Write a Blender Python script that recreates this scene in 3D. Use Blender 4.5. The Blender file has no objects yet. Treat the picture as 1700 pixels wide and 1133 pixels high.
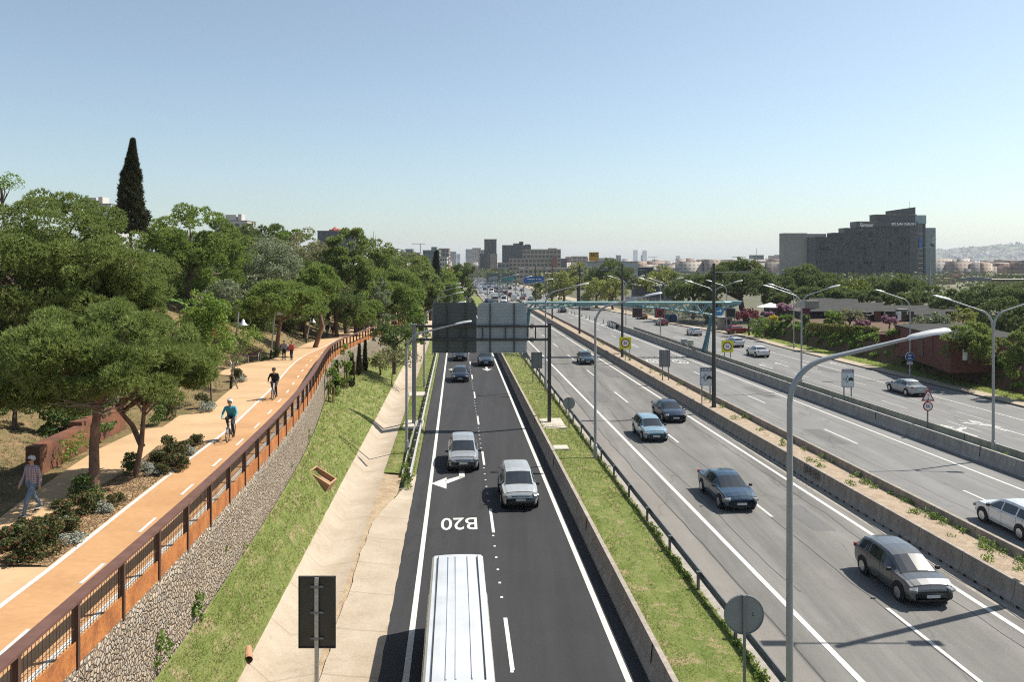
import bpy, bmesh, math, random
import numpy as np
from mathutils import Vector, Matrix
R = math.radians
random.seed(11)
rng = np.random.default_rng(11)
sc = bpy.context.scene
COL = sc.collection

# ------------------------------------------------------------------ camera
F, HZ, CU, CH, VPU, SL = 1300.0, 432.0, 850.0, 12.5, 757.0, 0.008
TK = (CU - VPU) / F                      # the motorway leans this much to the left per metre
cam_d = bpy.data.cameras.new("camera")
cam = bpy.data.objects.new("camera", cam_d)
COL.objects.link(cam)
cam.location = (0, 0, CH)
cam.rotation_euler = (R(90), 0, 0)
cam_d.sensor_width = 36.0
cam_d.lens = 36.0 * F / 1700.0
cam_d.shift_y = -(566.5 - HZ) / 1700.0
cam_d.clip_start, cam_d.clip_end = 0.5, 40000
sc.camera = cam

# ------------------------------------------------------------------ light
SUN_DIR = Vector((0.92, 0.38, 0.0)).normalized() * math.cos(R(52)) + Vector((0, 0, math.sin(R(52))))
world = bpy.data.worlds.new("World")
sc.world = world
world.use_nodes = True
wn = world.node_tree.nodes
sky = wn.new("ShaderNodeTexSky")
sky.sky_type = 'NISHITA'
sky.sun_disc = False
sky.sun_elevation = R(52)
sky.sun_rotation = math.atan2(0.92, 0.38)
sky.altitude = 80
sky.air_density = 1.0
sky.dust_density = 1.0
sky.ozone_density = 2.0
tint = wn.new("ShaderNodeMix"); tint.data_type = 'RGBA'; tint.blend_type = 'MULTIPLY'; tint.inputs[0].default_value = 1.0
tint.inputs[7].default_value = (.925, 1.015, .985, 1)
hs = wn.new("ShaderNodeHueSaturation"); hs.inputs["Saturation"].default_value = .80
world.node_tree.links.new(sky.outputs[0], tint.inputs[6]); world.node_tree.links.new(tint.outputs[2], hs.inputs["Color"])
world.node_tree.links.new(hs.outputs[0], wn["Background"].inputs[0])
wn["Background"].inputs[1].default_value = 0.092
sl = bpy.data.lights.new("sun", 'SUN')
sl.energy = 5.0
sl.angle = R(0.5)
sl.color = (1.0, 0.94, 0.84)
so = bpy.data.objects.new("sun", sl)
COL.objects.link(so)
so.rotation_euler = SUN_DIR.to_track_quat('Z', 'Y').to_euler()
so.location = (60, 40, 90)
sc.view_settings.view_transform = 'Standard'
sc.view_settings.look = 'None'
sc.view_settings.gamma = 1
sc.view_settings.exposure = 0.68
sc.render.engine = 'CYCLES'
cy = sc.cycles
cy.use_denoising = False
cy.filter_width = 1.1
cy.max_bounces = 6
cy.diffuse_bounces = 3
cy.glossy_bounces = 2
cy.transmission_bounces = 3
cy.transparent_max_bounces = 6
cy.volume_bounces = 0
cy.use_adaptive_sampling = True
cy.adaptive_threshold = 0.004
cy.caustics_reflective = cy.caustics_refractive = False

# ------------------------------------------------------------------ geometry of the place
def G(y):
    return -SL * min(y, 6000.0)
def P(t, y, h=0.0):                      # t metres right of the road axis, y metres ahead, h above the road plane
    return (t - TK * y, y, G(y) + h)
def X(u, y):
    return (u - CU) * y / F
def Z(v, y):
    return CH - (v - HZ) * y / F
def UD(u, v, y):
    return (X(u, y), y, Z(v, y))
def U(u, v, h=0.0):
    y = F * (CH - h) / (v - HZ - F * SL)
    return (X(u, y), y, G(y) + h)
RZ = math.atan(TK)
def interp(x, xs, ys):
    return float(np.interp(x, xs, ys))
ZPX = [0, 30, 45, 68, 104, 135, 195, 260]
ZPY = [4.7, 4.7, 4.5, 4.0, 2.8, 1.8, 0.3, -1.0]
def zp(y):                               # level of the raised promenade
    return interp(y, ZPX, ZPY)
def UP(u, v, dz=0.0):                    # pixel to promenade level
    lo, hi = 4.0, 400.0
    for _ in range(60):
        m = 0.5 * (lo + hi)
        if Z(v, m) > zp(m) + dz: lo = m
        else: hi = m
    return (X(u, lo), lo, zp(lo) + dz)

# ------------------------------------------------------------------ mesh helpers
def mesh_np(name, V, Fc, mats, matidx=None, smooth=False):
    V = np.ascontiguousarray(V, dtype=np.float32)
    Fc = np.ascontiguousarray(Fc, dtype=np.int32)
    me = bpy.data.meshes.new(name)
    n, k = Fc.shape
    me.vertices.add(len(V)); me.vertices.foreach_set("co", V.ravel())
    me.loops.add(n * k); me.loops.foreach_set("vertex_index", Fc.ravel())
    me.polygons.add(n)
    me.polygons.foreach_set("loop_start", np.arange(0, n * k, k, dtype=np.int32))
    me.polygons.foreach_set("loop_total", np.full(n, k, dtype=np.int32))
    for m in mats: me.materials.append(m)
    if matidx is not None: me.polygons.foreach_set("material_index", np.asarray(matidx, dtype=np.int32))
    if smooth: me.polygons.foreach_set("use_smooth", np.ones(n, dtype=bool))
    me.update(calc_edges=True)
    return me

class MB:
    def __init__(s):
        s.v, s.f, s.m, s.mi = [], [], Matrix.Identity(4), []
        s.cur = 0
    def add(s, vs, fs, mi=None):
        b = len(s.v)
        s.v += [tuple(s.m @ Vector(p)) for p in vs]
        s.f += [tuple(b + i for i in f) for f in fs]
        s.mi += [s.cur if mi is None else mi] * len(fs)
        return s
    def box(s, c, d, rz=0.0, mi=None, rx=0.0, ry=0.0):
        x, y, z = d[0] / 2, d[1] / 2, d[2] / 2
        M4 = Matrix.Rotation(rz, 3, 'Z') @ Matrix.Rotation(ry, 3, 'Y') @ Matrix.Rotation(rx, 3, 'X')
        c = Vector(c)
        vs = [c + M4 @ Vector(p) for p in ((-x,-y,-z),(x,-y,-z),(x,y,-z),(-x,y,-z),(-x,-y,z),(x,-y,z),(x,y,z),(-x,y,z))]
        return s.add(vs, [(0,3,2,1),(4,5,6,7),(0,1,5,4),(1,2,6,5),(2,3,7,6),(3,0,4,7)], mi)
    def tube(s, pts, r, n=8, mi=None, cap=True):
        pts = [Vector(p) for p in pts]
        rs = r if isinstance(r, (list, tuple)) else [r] * len(pts)
        vs, fs = [], []
        prev = None
        for i, p in enumerate(pts):
            d = (pts[min(i + 1, len(pts) - 1)] - pts[max(i - 1, 0)]).normalized()
            if prev is None:
                a = d.orthogonal().normalized()
            else:
                a = (prev - d * prev.dot(d))
                a = a.normalized() if a.length > 1e-6 else d.orthogonal().normalized()
            prev = a
            b = d.cross(a)
            for k in range(n):
                th = 2 * math.pi * k / n
                vs.append(p + (a * math.cos(th) + b * math.sin(th)) * rs[i])
        for i in range(len(pts) - 1):
            for k in range(n):
                fs.append((i*n+k, i*n+(k+1) % n, (i+1)*n+(k+1) % n, (i+1)*n+k))
        if cap:
            fs.append(tuple(range(n))[::-1]); fs.append(tuple((len(pts)-1)*n + k for k in range(n)))
        return s.add(vs, fs, mi)
    def cyl(s, c, r, h, n=16, mi=None, r2=None, axis='Z'):
        c = Vector(c); d = {'Z': Vector((0,0,1)), 'X': Vector((1,0,0)), 'Y': Vector((0,1,0))}[axis]
        return s.tube([c, c + d * h], [r, r if r2 is None else r2], n, mi)
    def prism(s, poly, y0, y1, mi=None):           # poly in (x,z), swept along y
        n = len(poly)
        vs = [(p[0], y0, p[1]) for p in poly] + [(p[0], y1, p[1]) for p in poly]
        fs = [(i, (i+1) % n, n + (i+1) % n, n + i) for i in range(n)]
        fs += [tuple(range(n))[::-1], tuple(range(n, 2*n))]
        return s.add(vs, fs, mi)
    def slab(s, poly, z0, z1, mi=None):            # poly in (x,y)
        n = len(poly)
        vs = [(p[0], p[1], z0) for p in poly] + [(p[0], p[1], z1) for p in poly]
        fs = [(i, (i+1) % n, n + (i+1) % n, n + i) for i in range(n)]
        fs += [tuple(range(n))[::-1], tuple(range(n, 2*n))]
        return s.add(vs, fs, mi)
    def plate(s, poly, y0, y1, mi=None):           # poly in (x,z) -> thin plate facing -y
        return s.prism(poly, y0, y1, mi)
    def quad(s, a, b, c, d, mi=None):
        return s.add([a, b, c, d], [(0,1,2,3)], mi)
    def lathe(s, prof, n=16, c=(0,0,0), mi=None):  # prof (r,z)
        vs = [(c[0]+r*math.cos(2*math.pi*k/n), c[1]+r*math.sin(2*math.pi*k/n), c[2]+z) for r, z in prof for k in range(n)]
        fs = [(i*n+k, i*n+(k+1) % n, (i+1)*n+(k+1) % n, (i+1)*n+k) for i in range(len(prof)-1) for k in range(n)]
        fs += [tuple(range(n))[::-1], tuple((len(prof)-1)*n+k for k in range(n))]
        return s.add(vs, fs, mi)
    def build(s, name, mats, parent=None, loc=(0,0,0), rz=0.0, smooth=None, bevel=0.0):
        me = bpy.data.meshes.new(name)
        me.from_pydata(s.v, [], s.f)
        if not isinstance(mats, (list, tuple)): mats = [mats]
        for m in mats: me.materials.append(m)
        if len(mats) > 1: me.polygons.foreach_set("material_index", np.array(s.mi, dtype=np.int32))
        bm = bmesh.new(); bm.from_mesh(me)
        bmesh.ops.recalc_face_normals(bm, faces=bm.faces)
        bm.to_mesh(me); bm.free()
        if smooth:
            me.polygons.foreach_set("use_smooth", np.ones(len(me.polygons), dtype=bool))
            me.set_sharp_from_angle(angle=R(smooth))
        me.update()
        o = link(name, me, parent, loc, rz)
        if bevel:
            b = o.modifiers.new("bevel", 'BEVEL'); b.width = bevel; b.segments = 2; b.limit_method = 'ANGLE'
        return o

def link(name, me, parent=None, loc=(0,0,0), rz=0.0):
    o = bpy.data.objects.new(name, me)
    COL.objects.link(o)
    if parent is not None: o.parent = parent
    o.location = loc
    o.rotation_euler = (0, 0, rz)
    return o
def tag(o, label, cat, group=None, kind=None):
    if label: o["label"] = label
    if cat: o["category"] = cat
    if group: o["group"] = group
    if kind: o["kind"] = kind
    return o
def thing(name, label, cat, loc=(0,0,0), rz=0.0, group=None):
    return tag(link(name, None, None, loc, rz), label, cat, group)
def struct(o, kind='structure'):
    o["kind"] = kind
    return o
KIDS = {}
def children(o):
    return [c for c in COL.objects if c.parent == o]
def dup(root, loc, rz=None, label=None, group=None, scale=None, kids=None):
    r = root.copy(); COL.objects.link(r); r.location = loc
    if rz is not None: r.rotation_euler = (0, 0, rz)
    if label: r["label"] = label
    if group: r["group"] = group
    if scale is not None: r.scale = (scale,)*3 if not isinstance(scale, (tuple, list)) else scale
    for ch in (kids if kids is not None else root.children):
        c = ch.copy(); COL.objects.link(c); c.parent = r
        for g in ch.children:
            d = g.copy(); COL.objects.link(d); d.parent = c
    return r
def text_mesh(s, name, mat, w=None, h=None, shear=0.0, bold=0.0, fillet=0.0):
    cu = bpy.data.curves.new(name, 'FONT'); cu.body = s; cu.shear = shear; cu.offset = bold
    cu.align_x = 'CENTER'; cu.align_y = 'CENTER'; cu.resolution_u = 3
    o = bpy.data.objects.new(name, cu); COL.objects.link(o)
    dg = bpy.context.evaluated_depsgraph_get()
    me = bpy.data.meshes.new_from_object(o.evaluated_get(dg))
    bpy.data.objects.remove(o); bpy.data.curves.remove(cu)
    co = np.empty(len(me.vertices)*3, dtype=np.float32); me.vertices.foreach_get("co", co); co = co.reshape(-1, 3)
    lo, hi = co.min(0), co.max(0)
    co -= (lo + hi) / 2
    d = hi - lo
    sx = w / d[0] if w else None; sy = h / d[1] if h else None
    co[:, 0] *= sx or sy; co[:, 1] *= sy or sx
    me.vertices.foreach_set("co", co.ravel()); me.materials.clear(); me.materials.append(mat); me.update()
    me.name = name
    return me

# ------------------------------------------------------------------ materials
def lerp(a, b, t): return tuple(x + (y - x) * t for x, y in zip(a, b))
def mat_base(name):
    m = bpy.data.materials.new(name); m.use_nodes = True
    nt = m.node_tree
    return m, nt, nt.nodes["Principled BSDF"], nt.nodes.new, nt.links.new
def rgb(c): return (*c, 1.0)
def noise(nt, vec, scale, detail=4, rough=.55, dim='3D', dist=0.0):
    n = nt.nodes.new("ShaderNodeTexNoise"); n.inputs["Scale"].default_value = scale
    n.inputs["Detail"].default_value = detail; n.inputs["Roughness"].default_value = rough
    n.inputs["Distortion"].default_value = dist
    if vec is not None: nt.links.new(vec, n.inputs["Vector"])
    return n.outputs["Fac"]
def ramp(nt, fac, a, b, c0=(0,0,0), c1=(1,1,1)):
    r = nt.nodes.new("ShaderNodeValToRGB")
    r.color_ramp.elements[0].position = a; r.color_ramp.elements[1].position = b
    r.color_ramp.elements[0].color = rgb(c0); r.color_ramp.elements[1].color = rgb(c1)
    nt.links.new(fac, r.inputs[0]); return r.outputs[0]
def mix(nt, fac, a, b, mode='MIX'):
    n = nt.nodes.new("ShaderNodeMix"); n.data_type = 'RGBA'; n.blend_type = mode
    for sock, val in ((n.inputs[0], fac), (n.inputs[6], a), (n.inputs[7], b)):
        if hasattr(val, "links") or hasattr(val, "is_output"): nt.links.new(val, sock)
        elif isinstance(val, (int, float)): sock.default_value = val
        else: sock.default_value = rgb(val)
    return n.outputs[2]
def coords(nt, scale=(1,1,1), rz=0.0, kind="Object"):
    tc = nt.nodes.new("ShaderNodeTexCoord"); mp = nt.nodes.new("ShaderNodeMapping")
    mp.inputs["Scale"].default_value = scale; mp.inputs["Rotation"].default_value = (0, 0, rz)
    nt.links.new(tc.outputs[kind], mp.inputs[0]); return mp.outputs[0]
def bump(nt, bs, fac, strength, dist=0.02):
    b = nt.nodes.new("ShaderNodeBump"); b.inputs["Strength"].default_value = strength; b.inputs["Distance"].default_value = dist
    nt.links.new(fac, b.inputs["Height"]); nt.links.new(b.outputs[0], bs.inputs["Normal"])
def M(name, c, rough=.6, c2=None, scale=6.0, bmp=0.0, metal=0.0, spec=.4, coat=0.0, stretch=(1,1,1), lo=.35, hi=.65, island=0.0, fine=0.0):
    m, nt, bs, new, lk = mat_base(name)
    bs.inputs["Roughness"].default_value = rough; bs.inputs["Metallic"].default_value = metal
    bs.inputs["Specular IOR Level"].default_value = spec; bs.inputs["Coat Weight"].default_value = coat
    bs.inputs["Coat Roughness"].default_value = 0.08
    if c2 is None: c2 = tuple(x * .82 for x in c)
    v = coords(nt, stretch)
    f = noise(nt, v, scale, 5)
    col = mix(nt, ramp(nt, f, lo, hi), c, c2)
    if fine:
        col = mix(nt, fine, col, ramp(nt, noise(nt, v, scale * 14, 3), .3, .7), 'OVERLAY')
    if island:
        g = new("ShaderNodeNewGeometry")
        col = mix(nt, island, col, ramp(nt, g.outputs["Random Per Island"], 0, 1, (.25,.25,.25), (.75,.75,.75)), 'OVERLAY')
    lk(col, bs.inputs["Base Color"])
    if bmp: bump(nt, bs, noise(nt, v, scale * 4, 5), bmp)
    return m
def leaf(name, c, c2, transl=.22, rough=.55, scale=.6, c3=None, p3=.9):
    m, nt, bs, new, lk = mat_base(name)
    bs.inputs["Roughness"].default_value = rough; bs.inputs["Specular IOR Level"].default_value = .25
    g = new("ShaderNodeNewGeometry")
    v = coords(nt)
    col = mix(nt, ramp(nt, g.outputs["Random Per Island"], 0, 1), c, c2)
    col = mix(nt, .35, col, ramp(nt, noise(nt, v, scale, 3), .3, .7, (.3,.3,.3), (.75,.75,.72)), 'OVERLAY')
    if c3: 
        n = new("ShaderNodeMath"); n.operation = 'GREATER_THAN'; n.inputs[1].default_value = p3
        lk(g.outputs["Random Per Island"], n.inputs[0]); col = mix(nt, n.outputs[0], col, c3)
    lk(col, bs.inputs["Base Color"])
    tr = new("ShaderNodeBsdfTranslucent"); lk(mix(nt, .5, col, tuple(min(1, x * 1.6) for x in c2)), tr.inputs[0])
    mx = new("ShaderNodeMixShader"); mx.inputs[0].default_value = transl
    out = nt.nodes["Material Output"]
    lk(bs.outputs[0], mx.inputs[1]); lk(tr.outputs[0], mx.inputs[2]); lk(mx.outputs[0], out.inputs[0])
    return m
def emit(name, c, s):
    m, nt, bs, new, lk = mat_base(name)
    bs.inputs["Base Color"].default_value = rgb((.02,.02,.02)); bs.inputs["Emission Color"].default_value = rgb(c)
    bs.inputs["Emission Strength"].default_value = s
    return m
def asphalt(name, c, c2, streak, spots=0.12):
    m, nt, bs, new, lk = mat_base(name)
    bs.inputs["Roughness"].default_value = .85; bs.inputs["Specular IOR Level"].default_value = .3
    v = coords(nt, (1,1,1), -RZ)
    vs = coords(nt, (1.15, .012, 1), -RZ)
    vt = coords(nt, (.5, .06, 1), -RZ)
    col = mix(nt, ramp(nt, noise(nt, vs, 1.0, 4, .6), .3, .7), c, c2)
    col = mix(nt, streak, col, ramp(nt, noise(nt, vt, 1.0, 5, .7), .28, .72, (.22,.22,.22), (.72,.72,.72)), 'OVERLAY')
    col = mix(nt, .30, col, ramp(nt, noise(nt, v, 26, 2, .6), .3, .72, (.2,.2,.2), (.8,.8,.8)), 'OVERLAY')
    col = mix(nt, spots, col, ramp(nt, noise(nt, v, .35, 6, .65), .35, .7, (.2,.2,.2), (.8,.8,.8)), 'OVERLAY')
    w = new("ShaderNodeTexVoronoi"); w.feature = 'DISTANCE_TO_EDGE'; w.inputs["Scale"].default_value = .16
    wv = coords(nt, (1, .25, 1), -RZ)
    dn = new("ShaderNodeTexNoise"); dn.inputs["Scale"].default_value = 1.4; lk(wv, dn.inputs[0])
    ad = new("ShaderNodeVectorMath"); ad.operation = 'ADD'; lk(wv, ad.inputs[0]); lk(dn.outputs["Color"], ad.inputs[1]); lk(ad.outputs[0], w.inputs[0])
    crack = ramp(nt, w.outputs[0], 0.0, 0.006, (.55,.55,.55), (1,1,1))
    col = mix(nt, .55, col, crack, 'MULTIPLY')
    lk(col, bs.inputs["Base Color"])
    bump(nt, bs, noise(nt, v, 45, 3), .35, .01)
    return m
def concrete(name, c, stain, sc_=1.0, streaks=True, rough=.85):
    m, nt, bs, new, lk = mat_base(name)
    bs.inputs["Roughness"].default_value = rough; bs.inputs["Specular IOR Level"].default_value = .25
    v = coords(nt)
    col = mix(nt, ramp(nt, noise(nt, v, .7 * sc_, 6, .65), .35, .68), c, stain)
    col = mix(nt, .35, col, ramp(nt, noise(nt, v, 12 * sc_, 4, .65), .3, .7, (.25,.25,.25), (.75,.75,.75)), 'OVERLAY')
    if streaks:
        vz = coords(nt, (2.2, 2.2, .25))
        col = mix(nt, .35, col, ramp(nt, noise(nt, vz, 1.6, 4, .6), .35, .7, (.25,.25,.25), (.7,.7,.7)), 'OVERLAY')
    lk(col, bs.inputs["Base Color"])
    bump(nt, bs, noise(nt, v, 25, 5), .3, .01)
    return m
def voro(name, cols, scale, gap, gapc, rough=.9, rand=1.0, strength=.9):
    m, nt, bs, new, lk = mat_base(name)
    bs.inputs["Roughness"].default_value = rough; bs.inputs["Specular IOR Level"].default_value = .2
    v = coords(nt)
    nd = new("ShaderNodeTexNoise"); nd.inputs["Scale"].default_value = 5; lk(v, nd.inputs[0])
    ad = new("ShaderNodeMix"); ad.data_type = 'VECTOR'; ad.inputs[0].default_value = .06; lk(v, ad.inputs[4]); lk(nd.outputs["Color"], ad.inputs[5])
    a = new("ShaderNodeTexVoronoi"); a.inputs["Scale"].default_value = scale; lk(ad.outputs[1], a.inputs[0])
    b = new("ShaderNodeTexVoronoi"); b.feature = 'DISTANCE_TO_EDGE'; b.inputs["Scale"].default_value = scale; lk(ad.outputs[1], b.inputs[0])
    r = new("ShaderNodeValToRGB"); cr = r.color_ramp
    while len(cr.elements) < len(cols): cr.elements.new(.5)
    for i, c in enumerate(cols): cr.elements[i].position = i / (len(cols) - 1); cr.elements[i].color = rgb(c)
    sp = new("ShaderNodeSeparateColor"); lk(a.outputs["Color"], sp.inputs[0]); lk(sp.outputs[0], r.inputs[0])
    col = mix(nt, .4, r.outputs[0], ramp(nt, noise(nt, v, scale * 4, 3), .3, .7, (.25,.25,.25), (.75,.75,.75)), 'OVERLAY')
    e = ramp(nt, b.outputs[0], 0.0, gap, gapc, (1,1,1))
    col = mix(nt, 1.0, col, e, 'MULTIPLY')
    lk(col, bs.inputs["Base Color"])
    bump(nt, bs, ramp(nt, b.outputs[0], 0, .2), strength, .06)
    return m
# ------------------------------------------------------------------ shared materials
m_asph_new = asphalt("asphalt_new", (.026,.026,.028), (.036,.036,.038), .35)
m_asph_old = asphalt("asphalt_old", (.178,.171,.158), (.128,.123,.114), .5)
m_asph_mid = asphalt("asphalt_mid", (.185,.182,.175), (.155,.153,.148), .3)
m_shoulder = asphalt("asphalt_shoulder", (.20,.185,.165), (.175,.163,.147), .2)
m_paint = M("road_paint", (.58,.57,.53), .75, (.40,.395,.375), 5, fine=.4, lo=.3, hi=.75)
m_paint_worn = M("road_paint_worn", (.46,.455,.43), .8, (.3,.295,.28), 5, fine=.4)
m_path_o = M("path_orange", (.44,.25,.118), .85, (.365,.198,.088), .55, .05, stretch=(.7,1,1), fine=.07)
m_path_t = M("path_tan", (.47,.32,.18), .85, (.40,.26,.14), .5, .05, stretch=(.6,1,1), fine=.07)
m_conc = concrete("concrete_pale", (.40,.325,.225), (.32,.25,.165), 1.0, False)
m_conc_grey = concrete("concrete_grey", (.33,.30,.26), (.25,.225,.19))
m_nj = concrete("concrete_barrier", (.34,.295,.25), (.25,.215,.18))
m_nj2 = concrete("concrete_barrier_grey", (.34,.325,.30), (.25,.24,.225))
m_soil = M("soil_dry", (.30,.20,.115), .95, (.21,.13,.07), 1.1, .5, fine=.4)
m_mulch = voro("mulch", [(.25,.16,.085),(.36,.25,.14),(.16,.095,.05),(.30,.20,.11)], 9, .12, (.35,.3,.25), strength=.7)
m_gravel = M("median_soil", (.34,.265,.19), .95, (.25,.19,.13), 2.2, .5, fine=.5)
m_galv = M("galvanised", (.42,.43,.44), .42, (.35,.36,.37), 8, metal=.6)
m_dark = M("dark_steel", (.045,.045,.047), .5, (.06,.058,.056), 5, metal=.3)
m_greyp = M("grey_painted_steel", (.22,.225,.235), .45, (.18,.185,.195), 4, metal=.3)
m_black = M("black_gap", (.008,.008,.008), .9)
m_corten = M("corten", (.40,.15,.04), .75, (.25,.085,.026), 2.4, .15, fine=.35, stretch=(1,1,.5))
m_corten_d = M("corten_dark", (.062,.03,.02), .7, (.085,.042,.028), 3, .1)
m_corten_r = M("corten_rail", (.10,.048,.035), .6, (.13,.066,.05), 3, .1)
m_gabion = voro("gabion", [(.28,.225,.165),(.37,.31,.235),(.32,.29,.25),(.41,.34,.25),(.23,.195,.155),(.37,.28,.19)], 8.6, .09, (.3,.19,.16))
m_glass = M("dark_glass", (.018,.022,.027), .08, (.024,.028,.034), 2, spec=.8)
m_white = M("white_paint", (.72,.72,.71), .4, (.66,.66,.65), 3)
m_rubber = M("rubber", (.018,.018,.018), .85)
m_chrome = M("alloy", (.55,.55,.56), .3, metal=.8)

def grass_ground(name, c, c2, c3):
    m, nt, bs, new, lk = mat_base(name)
    bs.inputs["Roughness"].default_value = .95; bs.inputs["Specular IOR Level"].default_value = .1
    v = coords(nt)
    col = mix(nt, ramp(nt, noise(nt, v, .9, 6, .7), .38, .62), c, c2)
    col = mix(nt, ramp(nt, noise(nt, v, 1.3, 7, .78), .53, .63), col, c3)
    col = mix(nt, .5, col, ramp(nt, noise(nt, v, 22, 4, .7), .28, .72, (.18,.18,.18), (.85,.85,.85)), 'OVERLAY')
    lk(col, bs.inputs["Base Color"]); bump(nt, bs, noise(nt, v, 18, 6, .7), .8, .05)
    return m
m_grass = grass_ground("grass_ground", (.105,.142,.034), (.16,.18,.058), (.27,.21,.125))
m_hill = grass_ground("hill_ground", (.19,.14,.075), (.12,.105,.045), (.26,.165,.095))

# ------------------------------------------------------------------ big ground sheet
def sheet(name, mat, cols, ys, h=0.0, kind='structure', seg=None):
    """cols: list of functions t(y); one quad strip between neighbours"""
    V, Fc = [], []
    n = len(cols)
    for y in ys:
        for c in cols:
            V.append(P(c(y) if callable(c) else c, y, h))
    for i in range(len(ys) - 1):
        for k in range(n - 1):
            a = i * n + k
            Fc.append((a, a + 1, a + n + 1, a + n))
    o = link(name, mesh_np(name, V, Fc, [mat]))
    return struct(o, kind)
def frange(a, b, s):
    return list(np.arange(a, b + s * .5, s))
gy = [-30, 0, 100, 300, 600, 1000, 1600, 2500, 6000, 20000]
V, Fc = [], []
for y in gy:
    for x in (-9000, -2000, -400, 0, 400, 2000, 9000):
        V.append((x, y, G(y) - .06 - (0 if y < 300 else .4)))
for i in range(len(gy) - 1):
    for k in range(6):
        a = i * 7 + k; Fc.append((a, a + 1, a + 8, a + 7))
struct(link("ground", mesh_np("ground", V, Fc, [M("far_ground", (.15,.135,.09), .95, (.10,.105,.05), .02)])))

# ------------------------------------------------------------------ roads
KERB_Y = [5, 60, 120, 143, 150, 165, 186, 218, 320, 800]
KERB_T = [50.4, 50.3, 50, 51.2, 49.5, 46.5, 46, 42.7, 40, 40]
def kerb(y): return interp(y, KERB_Y, KERB_T)
def bar3(y): return interp(y, [20, 46, 82, 158, 300], [34.0, 33.55, 32.85, 32.3, 31.6])
Y1 = frange(4, 60, 4) + frange(70, 330, 10)
Y2 = frange(4, 60, 4) + frange(70, 320, 10) + frange(350, 900, 50)
sheet("slip_road", m_asph_new, [-2.35, 1.7, 5.9], Y1)
sheet("main_carriageway", m_asph_old, [11.0, 15.8, 19.9], Y2)
sheet("hard_shoulder", m_shoulder, [9.75, 11.0], Y2)
sheet("concrete_gutter", m_conc_grey, [19.9, 20.75], Y2[:40])
sheet("opposite_carriageway", m_asph_mid, [23.2, 28.3, bar3], Y2, .004)
sheet("service_road", m_asph_mid, [bar3, 40, kerb], Y2)
sheet("sidewalk", M("paving_tan", (.36,.30,.22), .9, (.30,.245,.175), 2, fine=.2), [kerb, lambda y: kerb(y) + 1.75 + max(0, min(4, (y-150)*.05))], Y2, .13)
# kerb stones
mb = MB()
ys = frange(6, 240, 6)
for a, b in zip(ys[:-1], ys[1:]):
    for tt0, tt1, hh in ((0, 0, (0, .14)), (0, -.16, (.14, .14))):
        mb.quad(P(kerb(a)+tt0, a, hh[0]), P(kerb(b)+tt0, b, hh[0]), P(kerb(b)+tt1-0, b, hh[1]), P(kerb(a)+tt1, a, hh[1]))
    mb.quad(P(kerb(a)-.16, a, 0), P(kerb(b)-.16, b, 0), P(kerb(b)-.16, b, .14), P(kerb(a)-.16, a, .14))
struct(mb.build("kerb", concrete("kerb_stone", (.16,.15,.14), (.10,.095,.09))))

# painted lines
def rline(mb, ta, tb, y0, y1, w=.15, dash=None, phase=0.0, h=.010):
    def seg(a, b):
        n = max(1, int((b - a) / 25))
        for i in range(n):
            p, q = a + (b-a)*i/n, a + (b-a)*(i+1)/n
            fp, fq = [ta + (tb-ta)*(s-y0)/(y1-y0) for s in (p, q)]
            mb.quad(P(fp-w/2, p, h), P(fp+w/2, p, h), P(fq+w/2, q, h), P(fq-w/2, q, h))
    if dash is None: seg(y0, y1)
    else:
        y = y0 + phase
        while y < y1:
            seg(y, min(y + dash[0], y1)); y += dash[1]
mb = MB()
rline(mb, -1.56, -1.42, 5, 60, .2); rline(mb, -1.42, -1.05, 60, 220, .2)
rline(mb, 5.2, 5.2, 5, 220, .2)
rline(mb, 1.74, 1.95, 19.0, 200, .14, (3.6, 12.5), 5.2)
for i in range(120):                                     # small studs on the lane line
    y = 20 + i * 1.35
    if (y - 24.2) % 12.5 > 4.2: rline(mb, 1.72, 1.73, y, y + .16, .1)
struct(mb.build("road_marking", m_paint))
mb = MB()
rline(mb, 12.2, 12.05, 5, 220, .22); rline(mb, 12.05, 12.0, 220, 420, .2)
rline(mb, 19.36, 19.36, 5, 420, .22)
rline(mb, 15.75, 15.75, 6.2, 330, .15, (6.0, 16.4), 0)
struct(mb.build("road_marking", m_paint))
mb = MB()
rline(mb, 24.75, 24.75, 20, 420, .18, h=.014); rline(mb, 31.7, 30.9, 30, 160, .18, h=.014); rline(mb, 30.9, 29.6, 160, 225, .18, h=.014)
rline(mb, 28.25, 27.8, 38.6, 300, .15, (5.0, 16.4), 0, h=.014)
for i in range(13):                                      # hatched gore
    y = 148 + i * 6
    w = max(.4, 3.0 - i * .22)
    mb.quad(P(31.0 - i*.1, y, .014), P(31.0 - i*.1 + w, y + 2.2, .014), P(31.0 - i*.1 + w, y + 3.0, .014), P(31.0 - i*.1, y + .8, .014))
for u0, v0 in ((1085.5, 600), (1129.5, 601)):            # painted speed ovals
    x, y, z = U(u0, v0); t0 = x + TK * y
    for k in range(28):
        a, b = 2*math.pi*k/28, 2*math.pi*(k+1)/28
        q = [P(t0 + r*.95*math.cos(s), y + r*2.1*math.sin(s), .014) for s, r in ((a,1),(b,1),(b,.8),(a,.8))]
        mb.quad(*q)
struct(mb.build("road_marking", m_paint))
mb = MB()
rline(mb, 36.3, 36.0, 40, 150, .12, (4.2, 9.6), 2); rline(mb, 39.6, 39.5, 55, 240, .12, (4.2, 9.6), 4)
rline(mb, 43.0, 42.8, 60, 230, .12, (4.2, 9.6), 3); rline(mb, 46.0, 45.7, 40, 148, .2); rline(mb, 45.7, 44, 148, 175, .15, (2, 4))
rline(mb, 49.6, 49.5, 40, 135, .12)
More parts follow.
